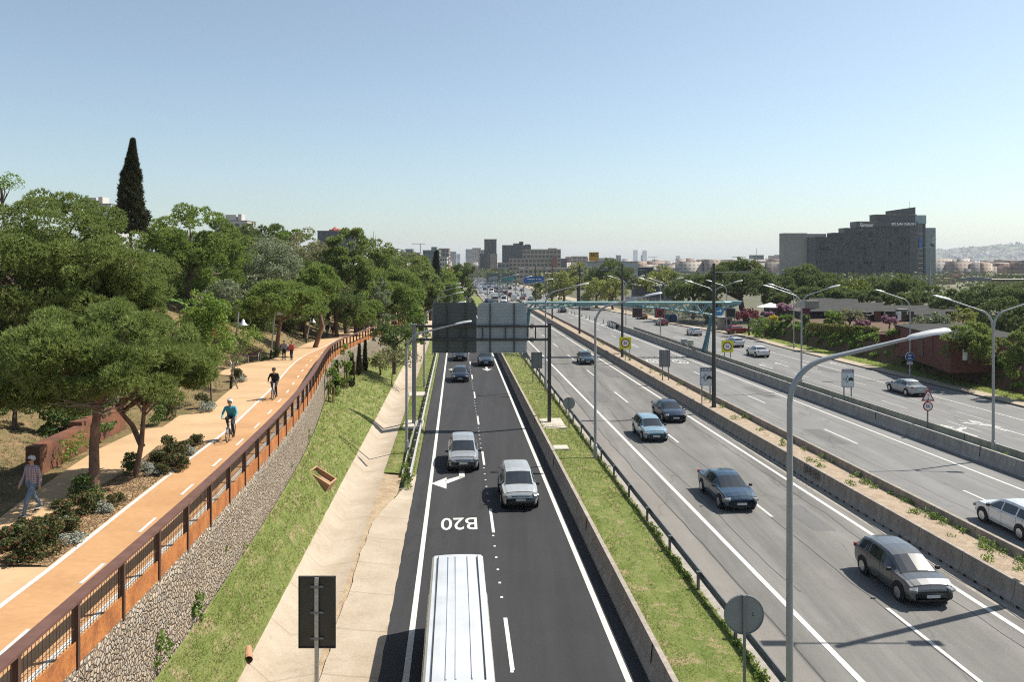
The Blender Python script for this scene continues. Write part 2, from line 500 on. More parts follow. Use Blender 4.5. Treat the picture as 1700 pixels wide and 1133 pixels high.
def arrow_poly(mb, t, y, L=4.6, h=.014, flip=1, turn=0):
    """arrow lying on the road pointing ahead (flip=1) or towards the viewer (flip=-1)"""
    def q(*pts): mb.add([P(t + a, y + flip*b, h) for a, b in pts], [tuple(range(len(pts)))])
    q((-.11,-L/2),(.11,-L/2),(.11,L/2-1.4),(-.11,L/2-1.4))
    q((-.48,L/2-1.4),(.48,L/2-1.4),(0,L/2))
    if turn:
        q((.11*turn,-.3),(.75*turn,.5),(.75*turn,.9),(.11*turn,.4)); q((.75*turn,.2),(.75*turn,1.25),(1.35*turn,1.0))
for u0, v0, tr in ((1272,609,0),(1298,606,0),(1343,608,1),(1391,606,0),(1352,588,0),(1638,707,-1),(1668,714,0),(1590,715,1),(1125,562,0),(1150,560,0)):
    x, y, z = U(u0, v0); arrow_poly(mb, x + TK*y, y, turn=tr)
struct(mb.build("road_marking", m_paint_worn))
# slip road arrows and route number, painted for oncoming drivers
mb = MB()
def bent_arrow(u, v, s=1.0):
    x, y, z = U(u, v); t = x + TK*y
    pts1 = [(.48, 2.2), (.80, 2.2), (.80, -.35), (.52, -.75), (.48, -.2)]
    pts2 = [(.80,-.35),(.48,-.2),(-.30,-1.0),(-.22,-1.75)]
    hd = [(-1.05,-1.7),(-.22,-.45),(-.20,-2.7)]
    for pl in (pts1, pts2, hd):
        mb.add([P(t + a*s, y + b*s, .011) for a, b in pl], [tuple(range(len(pl)))])
bent_arrow(748, 790, 1.05); bent_arrow(758, 611, 1.0)
x, y, z = U(808, 612); t0 = x + TK*y
for pl in ([(-.12,2.4),(.12,2.4),(.12,-.9),(-.12,-.9)], [(-.62,-.7),(.62,-.7),(0,-2.4)]):
    mb.add([P(t0 + a, y + b, .011) for a, b in pl], [tuple(range(len(pl)))])
struct(mb.build("road_marking", m_paint))
me = text_mesh("B20", "road_marking", m_paint, w=1.75, h=1.75, bold=.008)
x, y, z = U(762, 870.5)
o = struct(link("road_marking", me, None, (x, y, z + .012))); o.rotation_euler = (0, 0, math.pi + RZ)
for u0, v0 in ((1085.5, 600), (1129.5, 601)):
    x, y, z = U(u0, v0)
    o = struct(link("road_marking", text_mesh("50", "road_marking", m_paint, w=.95, h=2.2), None, (x, y, z + .014))); o.rotation_euler = (0, 0, RZ)

# tar filled seams wandering along the old asphalt
mb = MB()
for t0, y0, y1, w in ((15.55, 18, 120, .035), (18.6, 24, 90, .03), (13.2, 30, 70, .025), (11.05, 8, 200, .05), (19.85, 8, 200, .05), (26.3, 30, 90, .03), (30.4, 40, 120, .03), (41.5, 60, 130, .04), (38.1, 50, 120, .04)):
    y, off, pts = y0, 0.0, []
    while y < y1: pts.append((t0 + off, y)); off = off*.96 + .05*rng.normal(); y += 1.3
    for (a, ya), (b, yb_) in zip(pts[:-1], pts[1:]): mb.quad(P(a, ya, .008), P(a+w, ya, .008), P(b+w, yb_, .008), P(b, yb_, .008))
for t0, y0, w, l in ((16.9, 37, 1.1, 4), (13.1, 72, 1.4, 6), (26.6, 55, 1.2, 5), (29.5, 74, 1.3, 7), (44, 92, 1.5, 6), (17.3, 88, 1.2, 8)):
    mb.quad(P(t0, y0, .006), P(t0+w, y0, .006), P(t0+w+.05, y0+l, .006), P(t0-.06, y0+l, .006), mi=1)
struct(mb.build("road_seams", [M("tar", (.055,.053,.05), .6), asphalt("asphalt_patch", (.135,.132,.128), (.115,.112,.108), .3)]))

# ------------------------------------------------------------------ central reserve, verges, channel
Yv = frange(6, 60, 2) + frange(64, 240, 6)
def rough_sheet(name, mat, t0, t1, h0, h1, ys, nx=8, amp=.05, mid=0.0):
    V, Fc = [], []
    for y in ys:
        a = t0(y) if callable(t0) else t0; b = t1(y) if callable(t1) else t1
        for k in range(nx + 1):
            s = k / nx
            e = amp * (rng.random() - .5) * (0 if k in (0, nx) else 1)
            V.append(P(a + (b-a)*s, y, h0 + (h1-h0)*s + mid*4*s*(1-s) + e))
    n = nx + 1
    for i in range(len(ys)-1):
        for k in range(nx):
            q = i*n+k; Fc.append((q, q+1, q+n+1, q+n))
    return struct(link(name, mesh_np(name, V, Fc, [mat], smooth=True)))
rough_sheet("grass_verge", m_grass, 6.15, 9.35, .38, .10, Yv + frange(250, 320, 10), 10, .06, .05)
sheet("concrete_edging", m_conc_grey, [9.35, 9.75], Yv, .012)
rough_sheet("median_soil", m_gravel, 20.9, 23.3, .42, .42, Yv, 6, .07, .05)
rough_sheet("grass_verge", m_grass, lambda y: bar3(y)+.35, lambda y: bar3(y)+1.7, .45, .45, [y for y in Yv if y < 158], 4, .06, .03)
# V shaped drainage channel with concrete banks
ys = frange(6, 260, 3)
V, Fc = [], []
prof = [(-6.25, .66), (-5.58, .02), (-4.25, .22)]
for y in ys:
    for t, h in prof: V.append(P(t, y, h))
for i in range(len(ys)-1):
    for k in range(2): a = i*3+k; Fc.append((a, a+1, a+4, a+3))
m_chan, nt, bs, new, lk = mat_base("channel_concrete")
bs.inputs["Roughness"].default_value = .9; bs.inputs["Specular IOR Level"].default_value = .2
v = coords(nt, (1,1,1), -RZ)
col = mix(nt, ramp(nt, noise(nt, v, .55, 6, .7), .35, .68), (.38,.32,.25), (.30,.245,.18))
col = mix(nt, .3, col, ramp(nt, noise(nt, v, 16, 4, .7), .3, .7, (.25,.25,.25), (.75,.75,.75)), 'OVERLAY')
bk = new("ShaderNodeTexWave"); bk.bands_direction = 'Y'; bk.inputs["Scale"].default_value = .105; bk.inputs["Distortion"].default_value = .25; lk(v, bk.inputs[0])
col = mix(nt, .35, col, ramp(nt, bk.outputs["Fac"], 0.0, .0010, (.45,.4,.35), (1,1,1)), 'MULTIPLY')
w = new("ShaderNodeTexVoronoi"); w.feature = 'DISTANCE_TO_EDGE'; w.inputs["Scale"].default_value = .33
dn = new("ShaderNodeTexNoise"); dn.inputs["Scale"].default_value = 2.2; dn.inputs["Detail"].default_value = 5; lk(v, dn.inputs[0])
ad = new("ShaderNodeVectorMath"); ad.operation = 'ADD'; lk(v, ad.inputs[0]); lk(dn.outputs["Color"], ad.inputs[1]); lk(ad.outputs[0], w.inputs[0])
col = mix(nt, .28, col, ramp(nt, w.outputs[0], 0, .010, (.45,.4,.34), (1,1,1)), 'MULTIPLY')
lk(col, bs.inputs["Base Color"]); bump(nt, bs, noise(nt, v, 22, 5), .35, .015)
struct(link("drainage_channel", mesh_np("drainage_channel", V, Fc, [m_chan])))
# concrete apron beside the slip road, with a ragged dirt seam towards the channel
ys = frange(6, 47, .5)
V, Fc = [], []
for i, y in enumerate(ys):
    e = .04 * math.sin(y*1.1) + .06 * (rng.random()-.5)
    wl = -4.22 + (0 if y < 36 else (y - 36) ** 1.5 * .055)
    V += [P(min(wl + e + .16, -2.6), y, .215 - (wl + 4.2)*.10), P(-3.3 if wl < -3.4 else -2.6, y, .11 if wl < -3.4 else .03), P(-2.37 + .04*rng.random(), y, .012)]
for i in range(len(ys)-1):
    for k in range(2): a = i*3+k; Fc.append((a, a+1, a+4, a+3))
struct(link("concrete_apron", mesh_np("concrete_apron", V, Fc, [m_chan])))
rough_sheet("dirt_seam", M("dirt_pale", (.34,.26,.17), .95, (.25,.18,.11), 2, .4, fine=.4), -4.32, -3.2, .19, .07, frange(6, 50, .5), 5, .03)
rough_sheet("grass_verge", m_grass, lambda y: -4.28, -2.42, .24, .03, frange(46.5, 64, 1.5) + frange(66, 240, 6), 6, .05, .05)

# ------------------------------------------------------------------ promenade, gabion line, hillside
RPX = [(-60,1185),(40,1122+46),(114.5,1114.7),(198,1029.7),(262,964),(310.5,911),(350.5,869),(383,832.6),(409.4,803),(429,777.5),(448,755),(463,737.5),(476,722),(486,707.5),(495,694.5),(502.5,683),(511,673),(516,664),(520,654.5),(524,646),(529,637.5),(532.5,627.5),(536,619),(541,609),(547.5,602),(551,594),(565,586),(575,580),(597,571),(622,559),(642,551),(668,540),(690,531),(706,523),(718,516)]
_r = [UP(u, v, -.1) for u, v in RPX[2:]]
_ry = np.array([p[1] for p in _r]); _rx = np.array([p[0] for p in _r])
_o = np.argsort(_ry); _ry, _rx = _ry[_o], _rx[_o]
# smooth the measured line a little and carry it on to both ends
_gy = np.arange(4, 262, 2.0)
_k = (_rx[3]-_rx[0])/(_ry[3]-_ry[0])
_gx = np.where(_gy < _ry[0], _rx[0] + _k*(_gy-_ry[0]), np.interp(_gy, _ry, _rx))
_far = _gy > _ry[-1]
_gx = np.where(_far, _rx[-1] - .06*(_gy - _ry[-1]), _gx)
_pad = np.pad(_gx, 3, mode='reflect', reflect_type='odd')
_gx = np.convolve(_pad, np.ones(7)/7, 'valid')
def xr(y): return float(np.interp(y, _gy, _gx))
LPX = [(-75,905),(0,862),(44,827),(160,749),(228,716.5),(241,713.5),(269,711.5),(298,691),(338,687),(352,674),(382,648),(403,630),(413,625.5),(357,623),(377,613),(408,605),(449,599),(491,579),(509,571),(541,561),(558,553),(576,547),(601,540),(615,532.6),(632,529),(646,524),(662,517)]
_l = [UP(u, v) for u, v in LPX]
_ly = [p[1] for p in _l]; _lx = [p[0] for p in _l]
for i in range(1, len(_ly)): _ly[i] = max(_ly[i], _ly[i-1] + .02)
def xl(y):
    if y < _ly[0]: return _lx[0] + .02*(y - _ly[0])
    if y > _ly[-1]: return _lx[-1] - .06*(y - _ly[-1])
    return float(np.interp(y, _ly, _lx))
_sx = np.array([xl(y) for y in _gy]); _sx = np.convolve(np.pad(_sx, 2, mode='edge'), np.ones(5)/5, 'valid')
def xls(y): return float(np.interp(y, _gy, _sx))
def zbase(y): return interp(y, [0, 18, 30, 45, 62, 82, 105, 150, 240], [2.3, 2.35, 2.35, 2.2, 1.85, 1.3, .55, -.35, -1.5])
def rise(d, y):
    """height of the hillside d metres left of the promenade"""
    if d <= 0: return 0.0
    a = interp(y, [20, 36, 45, 60, 90, 140, 220], [.9, 1.2, 4.2, 5.4, 6.0, 6.5, 6.5])
    w = interp(y, [20, 40, 60, 120], [6, 6, 9, 10])
    return a * (1 - math.exp(-(max(0, d-.4)/w)**1.35)) + .10*d
def zt(x, y):
    return zp(y) + rise(xls(y) - .6 - x, y)
# promenade sheet, split lengthways into walkway and cycle lane
CPX = [(-70,1071),(0,1010.6),(86.7,944.7),(208,847.6),(347,740),(371.8,720.4),(389,706),(445.9,651.6),(463,631.8),(479,613),(492,601),(509,589.5),(526.5,582),(553,568.8),(597,551),(620,541.5),(645,531),(668,522)]
_c = [UP(u, v) for u, v in CPX]
_cy = [p[1] for p in _c]; _cx = [p[0] for p in _c]
def xc(y):
    if y < _cy[0]: return _cx[0] + (xr(y) - xr(_cy[0]))
    if y > _cy[-1]: return 0.5*(xl(y) + xr(y))
    return float(np.interp(y, _cy, _cx))
def ystrip(name, mat, fa, fb, ys, dz=0.0, n=1):
    V, Fc = [], []
    for y in ys:
        a, b = fa(y), fb(y)
        for k in range(n+1):
            V.append((a + (b-a)*k/n, y, zp(y) + dz))
    for i in range(len(ys)-1):
        for k in range(n):
            q = i*(n+1)+k; Fc.append((q, q+1, q+n+2, q+n+1))
    return struct(link(name, mesh_np(name, V, Fc, [mat])))
yp = frange(5, 60, .3) + frange(61, 240, 1.0)
ystrip("walkway", m_path_t, xl, lambda y: xc(y), yp, .03)
ystrip("cycle_lane", m_path_o, lambda y: xc(y), lambda y: xr(y) - .02, yp, .034)
yl = frange(6, 100, .5) + frange(101, 180, 2)
ystrip("cycle_marking", m_paint, lambda y: xc(y)-.07, lambda y: xc(y)+.07, yl, .042)
ystrip("cycle_marking", m_paint, lambda y: xr(y)-.50, lambda y: xr(y)-.38, [y for y in yl if y < 90], .042)
def xmid(y): return .5*(xc(y) + xr(y) - .4)
mb = MB()
DP = [(136,966),(252.8,865.8),(329.5,798),(376,755),(418.4,716),(444,690),(457,674),(466,656),(474,642),(481,631),(487,621),(495,611),(503,603),(512,594)]
_dy = [UP(u, v)[1] for u, v in DP]
y = 15.2
dys = []
while y < 120: dys.append(y); y += 3.55
for y in dys:
    mb.quad((xmid(y)-.05, y, zp(y)+.042), (xmid(y)+.05, y, zp(y)+.042), (xmid(y+1.25)+.05, y+1.25, zp(y+1.25)+.042), (xmid(y+1.25)-.05, y+1.25, zp(y+1.25)+.042))
struct(mb.build("cycle_marking", m_paint))
# mulch bed lying between walkway and cycle lane (near end)
BEDL = [(-60,945),(-40,930),(0,908),(47,884),(105,842),(150,818),(215,782),(262,742),(300,735)]
_b = [UP(u, v) for u, v in BEDL]
def xbed(y): return float(np.interp(y, [p[1] for p in _b], [p[0] for p in _b]))
BEDY = frange(UP(60, 944)[1], UP(300, 736)[1], .25)
V, Fc = [], []
for y in BEDY:
    a, c = xbed(y), xc(y) - .11
    for k in range(9): V.append((a + (c-a)*k/8, y, zp(y) + .05 + (.05*rng.random() if 0 < k < 8 else 0)))
for i in range(len(BEDY)-1):
    for k in range(8): q = i*9+k; Fc.append((q, q+1, q+10, q+9))
struct(link("mulch_bed", mesh_np("mulch_bed", V, Fc, [m_mulch])))
# hillside
V, Fc = [], []
ys = frange(4, 60, 1.2) + frange(62, 250, 3)
ds = [-.3, 0, .3, .8, 1.4, 2, 2.8, 3.8, 5, 6.5, 8, 10, 12.5, 15, 18, 22, 28, 36, 48, 70, 110, 180]
for y in ys:
    x1 = xr(y) - .15
    V.append((x1, y, zp(y) - .03))
    for d in ds:
        x = min(xls(y) - .6, x1 - .5) - d
        V.append((x, y, zp(y) - .03 + rise(d, y) + (.25*(rng.random()-.5) if d > 3 else (.06*(rng.random()-.5) if d > .3 else 0))))
n = len(ds) + 1
for i in range(len(ys)-1):
    for k in range(n-1):
        a = i*n+k; Fc.append((a+1, a, a+n, a+n+1))
struct(link("hillside", mesh_np("hillside", V, Fc, [m_hill], smooth=True)))
# grass bank between gabion wall and channel
V, Fc = [], []
ys = frange(6, 70, 1.0) + frange(73, 240, 3)
NB = 12
for y in ys:
    xa, za = xr(y) + .12, zbase(y); xb, yb, zb = P(-6.22, y, .62)
    for k in range(NB+1):
        s = k/NB
        bulge = .22*math.sin(math.pi*s)*min(1, (xb-xa)/3)
        V.append((xa + (xb-xa)*s, y, za + (zb-za)*s + bulge + (.07*(rng.random()-.5) if 0 < k < NB else 0)))
n = NB+1
for i in range(len(ys)-1):
    for k in range(NB):
        a = i*n+k; Fc.append((a, a+1, a+n+1, a+n))
struct(link("grass_bank", mesh_np("grass_bank", V, Fc, [m_grass], smooth=True)))
def zbank(x, y):
    xa, za = xr(y) + .12, zbase(y); xb, yb, zb = P(-6.22, y, .62)
    s = min(1, max(0, (x-xa)/(xb-xa)))
    return za + (zb-za)*s + .22*math.sin(math.pi*s)*min(1, (xb-xa)/3)
def UB(u, v):
    """pixel to the grass bank"""
    y = 10.0
    while y < 200 and Z(v, y) > zbank(X(u, y), y): y += .05
    return (X(u, y), y, zbank(X(u, y), y))

# right-hand side: verge, ivy bank and the terrace behind it
def bankfoot(y): return interp(y, [20, 120, 140, 150], [54.3, 54.3, 54.6, 56])
Yr = frange(20, 150, 4)
rough_sheet("grass_verge", grass_ground("verge_bright", (.13,.18,.03), (.17,.20,.05), (.22,.2,.09)), lambda y: kerb(y)+1.72, bankfoot, .14, .3, Yr, 6, .06)
V, Fc = [], []
for y in Yr:
    f = bankfoot(y)
    for t, h in ((f, .28), (f+.6, 1.2), (f+1.3, 2.2), (f+2.1, 2.9), (f+4, 3.05), (f+12, 3.1), (f+40, 3.1), (f+120, 2.5)):
        V.append(P(t + .25*(rng.random()-.5), y, h + .2*(rng.random()-.5)))
for i in range(len(Yr)-1):
    for k in range(7):
        a = i*8+k; Fc.append((a, a+1, a+9, a+8))
struct(link("terrace_bank", mesh_np("terrace_bank", V, Fc, [M("bank_soil", (.12,.07,.038), .95, (.075,.048,.026), 1.2, .8, fine=.4)], smooth=True)))
V = [P(kerb(150)+2, 146, .12), P(170, 146, 2.0), P(170, 420, 3), P(kerb(230)+3, 230, .1), P(kerb(320)+3, 420, .1)]
me = bpy.data.meshes.new("far_terrace"); me.from_pydata(V, [], [(0,1,2,4,3)]); me.materials.append(M("lot_paving", (.075,.078,.04), .9, (.12,.105,.07), .12))
struct(link("far_terrace", me))
# ------------------------------------------------------------------ gabion wall and corten railing
def gabion():
    V, Fc = [], []
    ys = frange(6, 60, .8) + frange(62, 236, 3)
    hs = 8
    for y in ys:
        x = xr(y); top, bot = zp(y) - .12, zbase(y) - .3
        for k in range(hs):
            s = k/(hs-1)
            V.append((x + .05 + (.05*(rng.random()-.5)), y, bot + (top-bot)*s))
        V.append((x - .35, y, top))
    n = hs+1
    for i in range(len(ys)-1):
        for k in range(n-1):
            a = i*n+k; Fc.append((a, a+n, a+n+1, a+1))
    o = link("gabion_wall", mesh_np("gabion_wall", V, Fc, [m_gabion]))
    return tag(o, "stone filled gabion wall holding up the cycle path above the grass bank", "wall")
gabion()
def railing():
    root = thing("railing", "rusty corten railing with dark posts along the edge of the cycle path", "railing", (xr(14), 14, zp(14)))
    org = Vector(root.location)
    # walk along the line in 2.05 m bays
    pts, y = [], 11.2
    while y < 150:
        pts.append((xr(y), y)); 
        d = 2.05 if y < 100 else 2.6
        dx = (xr(y+.5) - xr(y-.5)); y += d / math.sqrt(1 + dx*dx)
    post = None
    H = 1.15
    rail = MB(); stuffpost = MB()
    for i in range(len(pts)-1):
        (xa, ya), (xb, yb) = pts[i], pts[i+1]
        a = Vector((xa, ya, zp(ya))) - org; b = Vector((xb, yb, zp(yb))) - org
        ang = math.atan2(yb-ya, xb-xa)
        mp = MB(); mp.box((0, 0, H/2 - .13), (.09, .13, H + .12)); mp.box((0, 0, H - .06), (.13, .15, .05))
        mp.build("post", m_corten_d, root, a, ang)
        d = b - a; L = d.length
        sl_ = (b.z - a.z)
        def pt(s, h, off=0.0):
            p = a + d*s; nrm = Vector((d.y, -d.x, 0)).normalized()
            return Vector((p.x, p.y, p.z + h)) + nrm*off
        m2 = MB()
        s0, s1 = .05/L, 1 - .05/L
        m2.quad(pt(s0, -.14, .03), pt(s1, -.14, .03), pt(s1, .36, .03), pt(s0, .36, .03)); m2.quad(pt(s0, .36, .03), pt(s1, .36, .03), pt(s1, .36, .012), pt(s0, .36, .012))
        m2.quad(pt(s0, -.14, .012), pt(s1, -.14, .012), pt(s1, .36, .012), pt(s0, .36, .012))
        m2.build("plank", m_corten, root)
        if ya < 75:
            m3 = MB(); nb = 17 if ya < 34 else 9
            w = .011 if ya < 34 else .014
            for k in range(1, nb):
                m3.tube([pt(k/nb, .36), pt(k/nb, H - .05)], w*.55, 4, cap=False)
            m3.tube([pt(0, .62), pt(1, .62)], w*.6, 4, cap=False)
            m3.build("mesh_panel", m_corten_d, root)
        n0 = Vector((d.y, -d.x, 0)).normalized()
        # wide flat handrail, tilted inward
        q = []
        for p in (a, b):
            q.append([Vector((p.x, p.y, p.z + H)) + n0*.07, Vector((p.x, p.y, p.z + H)) - n0*.19 + Vector((0,0,.015)), Vector((p.x, p.y, p.z + H - .045)) - n0*.19, Vector((p.x, p.y, p.z + H - .06)) + n0*.07])
        for k in range(4):
            rail.quad(q[0][k], q[1][k], q[1][(k+1) % 4], q[0][(k+1) % 4])
    rail.build("handrail", m_corten_r, root)
railing()

# corten retaining wall at the far left
def retaining():
    a0 = UP(66, 790); a1 = UP(146, 747); a2 = UP(209, 714)
    r = thing("retaining_wall", "low rust brown corten retaining wall with creeper beside the walkway", "wall", a0)
    mb = MB()
    A, B, C = Vector(a0), Vector(a1), Vector(a2)
    for p, q, h0, h1 in ((A, B, 1.02, .98), (B + Vector((-.25, 0, 0)), C, 1.12, 1.12)):
        p, q = p - A, q - A
        off = Vector((-.55, .05, 0))
        vs = [p, q, q + off, p + off] + [w + Vector((0, 0, h)) for w, h in ((p, h0), (q, h1), (q + off, h1), (p + off, h0))]
        mb.add(vs, [(0,1,5,4),(1,2,6,5),(2,3,7,6),(3,0,4,7),(4,5,6,7)])
    mb.build("wall_panel", M("corten_wall", (.19,.075,.036), .75, (.105,.046,.03), 1.1, .1, fine=.3), r)
    return r
retaining()

# ------------------------------------------------------------------ concrete barriers
def nj_profile(H=.85): return [(-.30,0),(-.30,.09),(-.14,.34),(-.085,H),(.085,H),(.14,.34),(.30,.09),(.30,0)]
NB_ = {}
def nj_segment(L=3.0):
    mb = MB(); mb.prism(nj_profile(), .012, L - .012)
    for y in (.45, 1.15, 1.95, 2.6):
        mb.box((-.301, y, .045), (.012, .17, .09), mi=1)
    for y in (.7, 1.6, 2.4): mb.box((-.105, y, .62), (.02, .03, .03), mi=1)
    mb.box((0, L - .0, .42), (.10, .03, .84), mi=1)
    return mb
seg = nj_segment().build("concrete_barrier", [m_nj, m_black])
tag(seg, "weathered concrete barrier segment in the double row of the planted median", "barrier", "concrete barrier segments of the planted median")
refl_mb = MB(); refl_mb.box((0, 0, 0), (.03, .13, .11)); refl = refl_mb.build("reflector", M("amber", (.55,.25,.01), .3), seg, (-.115, 1.5, .66))
y, i = 14.0, 0
first = True
while y < 232:
    for t, fl in ((20.78, 0), (23.28, 1)):
        x, yy, z = P(t, y, .0)
        if first:
            o = seg; o.location = (x, yy, z); first = False
        else:
            o = seg.copy(); COL.objects.link(o); o.location = (x, yy, z)
            if i % 4 == 0 and not fl:
                c = refl.copy(); COL.objects.link(c); c.parent = o
        o.rotation_euler = (-SL, 0, RZ)
    y += 3.0 / math.sqrt(1 + TK*TK); i += 1
def long_barrier(name, label, tf, y0, y1, H, mat, w=1.0, step=6, prof=None):
    mb = MB(); pr = prof or nj_profile(H)
    ys = frange(y0, y1, step)
    rows = []
    for y in ys:
        t = tf(y) if callable(tf) else tf
        rows.append([P(t + a*w, y, h) for a, h in pr])
    n = len(pr)
    for i in range(len(rows)-1):
        for k in range(n-1):
            mb.quad(rows[i][k], rows[i+1][k], rows[i+1][k+1], rows[i][k+1])
    mb.add(rows[0], [tuple(range(n))]); mb.add(rows[-1], [tuple(range(n))[::-1]])
    for i in range(1, len(rows)-1, 2):                # joints
        a, b = rows[i][2], rows[i][3]
        mb.box(((a[0]+b[0])/2 - .012, a[1], (a[2]+b[2])/2), (.03, .03, b[2]-a[2]), ry=.09, mi=1)
    return tag(mb.build(name, [mat, m_black]), label, "barrier")
long_barrier("concrete_barrier", "long grey concrete barrier between the dark slip road and the grass verge", 6.12, 6, 215, .92, m_nj, 1.0)
long_barrier("concrete_barrier", "long pale concrete barrier along the right edge of the opposite carriageway", lambda y: bar3(y)+.1, 20, 156, .95, m_nj2)
long_barrier("concrete_barrier", "grey concrete barrier behind the signs on the edge of the service road", lambda y: bar3(y)+1.75, 24, 150, .95, m_nj2, .8)

# ------------------------------------------------------------------ steel guardrails
WB = [(0,.44),(.07,.48),(.07,.54),(.02,.59),(.02,.62),(.07,.67),(.07,.73),(0,.77),(-.015,.77),(.05,.72),(.05,.68),(0,.63),(0,.58),(.05,.53),(.05,.49),(-.015,.45)]
def guardrail(label, t, y0, y1, mat, side=1, every=4.0, ramp_=False, tf=None):
    root = thing("guardrail", label, "guardrail", P(t, y0))
    org = Vector(root.location)
    mb = MB()
    ys = frange(y0, y1, 4)
    rows = []
    for i, y in enumerate(ys):
        k = 1.0
        rows.append([Vector(P((tf(y) if tf else t) + side*(a + .12), y, h*k)) - org for a, h in WB])
    n = len(WB)
    for i in range(len(rows)-1):
        for k in range(n): mb.quad(rows[i][k], rows[i+1][k], rows[i+1][(k+1) % n], rows[i][(k+1) % n])
    mb.build("rail", mat, root)
    y = y0 + 1.0; c = 0
    while y < y1 and c < 98:
        mp = MB(); mp.box((0, 0, .38), (.09, .12, .80)); mp.box((side*.07, 0, .68), (.16, .10, .16)); mp.box((side*.02, 0, .785), (.16, .14, .012))
        mp.build("post", mat, root, Vector(P(tf(y) if tf else t, y)) - org, RZ)
        y += every; c += 1
    return root
m_grail = M("guardrail_steel", (.16,.165,.17), .45, (.11,.113,.117), 3, metal=.55)
m_grail_l = M("guardrail_galvanised", (.42,.41,.39), .55, (.31,.30,.285), 3, metal=.35)
guardrail("steel guardrail on posts along the green verge beside the main carriageway", 9.28, 17, 228, m_grail)
guardrail("pale galvanised guardrail along the left edge of the dark slip road", -2.75, 44.5, 215, m_grail_l, 1, 2.0 if False else 2.4)
g2 = thing("guardrail_end", "slanting galvanised guardrail end sinking into the weeds by the apron", "guardrail", P(-3.05, 47, .2))
mb = MB(); o_ = Vector(g2.location)
for a, b in ((P(-3.15, 46.0, .22), P(-2.98, 59, .78)),):
    a, b = Vector(a)-o_, Vector(b)-o_
    mb.add([a + Vector((0,0,-.14)), b + Vector((0,0,-.15)), b + Vector((0,0,.15)), a + Vector((0,0,.14)), a + Vector((-.04,0,.14)), b + Vector((-.04,0,.15)), b+Vector((-.04,0,-.15)), a+Vector((-.04,0,-.14))],
           [(0,1,2,3),(3,2,5,4),(4,5,6,7),(0,7,6,1),(0,3,4,7),(1,6,5,2)])
mb.build("rail", m_grail_l, g2)
for yy in (51, 55, 58.5):
    MB().box((0,0,.1), (.09,.1,.7)).build("post", m_grail, g2, Vector(P(-3.08, yy, .25 + (yy-50)*.02)) - o_)

# ------------------------------------------------------------------ road lamps
m_lampgrey = M("lamp_column_grey", (.33,.345,.365), .38, (.29,.30,.32), 2, metal=.35)
m_head = M("lamp_head", (.62,.62,.62), .35, (.52,.52,.52), 3, metal=.2)
def head_mesh(mb_name, parent, p0, p1, w=.36):
    """cobra-head luminaire from p0 to p1"""
    p0, p1 = Vector(p0), Vector(p1)
    d = (p1 - p0); L = d.length; ux = d.normalized(); uy = Vector((0,0,1)).cross(ux).normalized(); uz = ux.cross(uy)
    mb = MB(); V, n = [], 8
    st = [(0, .07, .06), (.06, .13, .10), (.16, .17, .12), (.6, .185, .13), (.9, .17, .11), (.98, .12, .07), (1, .05, .03)]
    for s, w_, h_ in st:
        for k in range(n):
            th = math.pi * k / (n-1)
            V.append(p0 + ux*(L*s) + uy*(w/.37*w_*math.cos(th)) + uz*(h_*math.sin(th)))
    fs = [(i*n+k, i*n+k+1, (i+1)*n+k+1, (i+1)*n+k) for i in range(len(st)-1) for k in range(n-1)]
    mb.add(V, fs)
    h = mb.build(mb_name, m_head, parent, smooth=50)
    m2 = MB()
    base = [V[i*n] for i in range(len(st))] + [V[i*n+n-1] for i in range(len(st))][::-1]
    m2.add([b + uz*.004 for b in base], [tuple(range(len(base)))])
    m2.build("lens", M("lamp_lens", (.45,.46,.46), .25), h)
    return h
def single_lamp(label, t, y, H=9.3, arm=4.3, top=1.75, group="single arm lamps along the verge", h0=.1, lit=0):
    r = thing("street_lamp", label, "street lamp", P(t, y, h0), 0, group)
    # column
    mb = MB(); mb.tube([(0,0,0),(0,0,.9),(0,0,.92),(0,0,H-.6)], [.135,.13,.10,.075], 12); mb.build("column", m_lampgrey, r, smooth=40)
    MB().box((0,0,.02), (.4,.4,.04)).build("base_plate", m_conc_grey, r)
    pts = [(0,0,H-.6)]
    for k in range(9):
        s = k/8; pts.append((1.25*(1-math.cos(s*math.pi/2*.86))/1.0, 0, H - .6 + 1.25*math.sin(s*math.pi/2*.86)))
    pts.append((arm-1.25, 0, H + top - .62)); pts.append((arm-.9, 0, H + top - .55))
    mb = MB(); mb.tube(pts, [.075]*9 + [.07,.05,.045], 10); mb.build("arm", m_lampgrey, r, smooth=50)
    head_mesh("lamp_head", r, (arm-1.15, 0, H + top - .62), (arm, 0, H + top - .38))
    return r
lab1 = ["tall grey single arm street lamp nearest the camera, rising over the asphalt", "grey single arm street lamp beside the guardrail, second along the verge", "grey single arm lamp right next to the dark gantry leg", "small grey single arm lamp on the verge, partly behind the gantry boards", "tiny far grey single arm lamp on the verge before the teal truss", "farthest grey single arm lamp beside the main carriageway"]
for i, yy in enumerate((21.0, 50.3, 78.2, 107, 136, 166)):
    single_lamp(lab1[i], 8.95, yy)
lab2 = ["grey single arm lamp left of the slip road, its head before the dark board", "grey lamp rising behind the left gantry board, arm over the board top", "second curved lamp arm above the dark board, left roadside row", "third curved lamp arm above the dark board, left roadside row", "fourth small lamp arm above the boards, left roadside row"]
for i, yy in enumerate((51.5, 80, 109, 138, 167)):
    single_lamp(lab2[i], -3.25, yy, H=7.35, group="single arm lamps along the slip road", h0=.15)
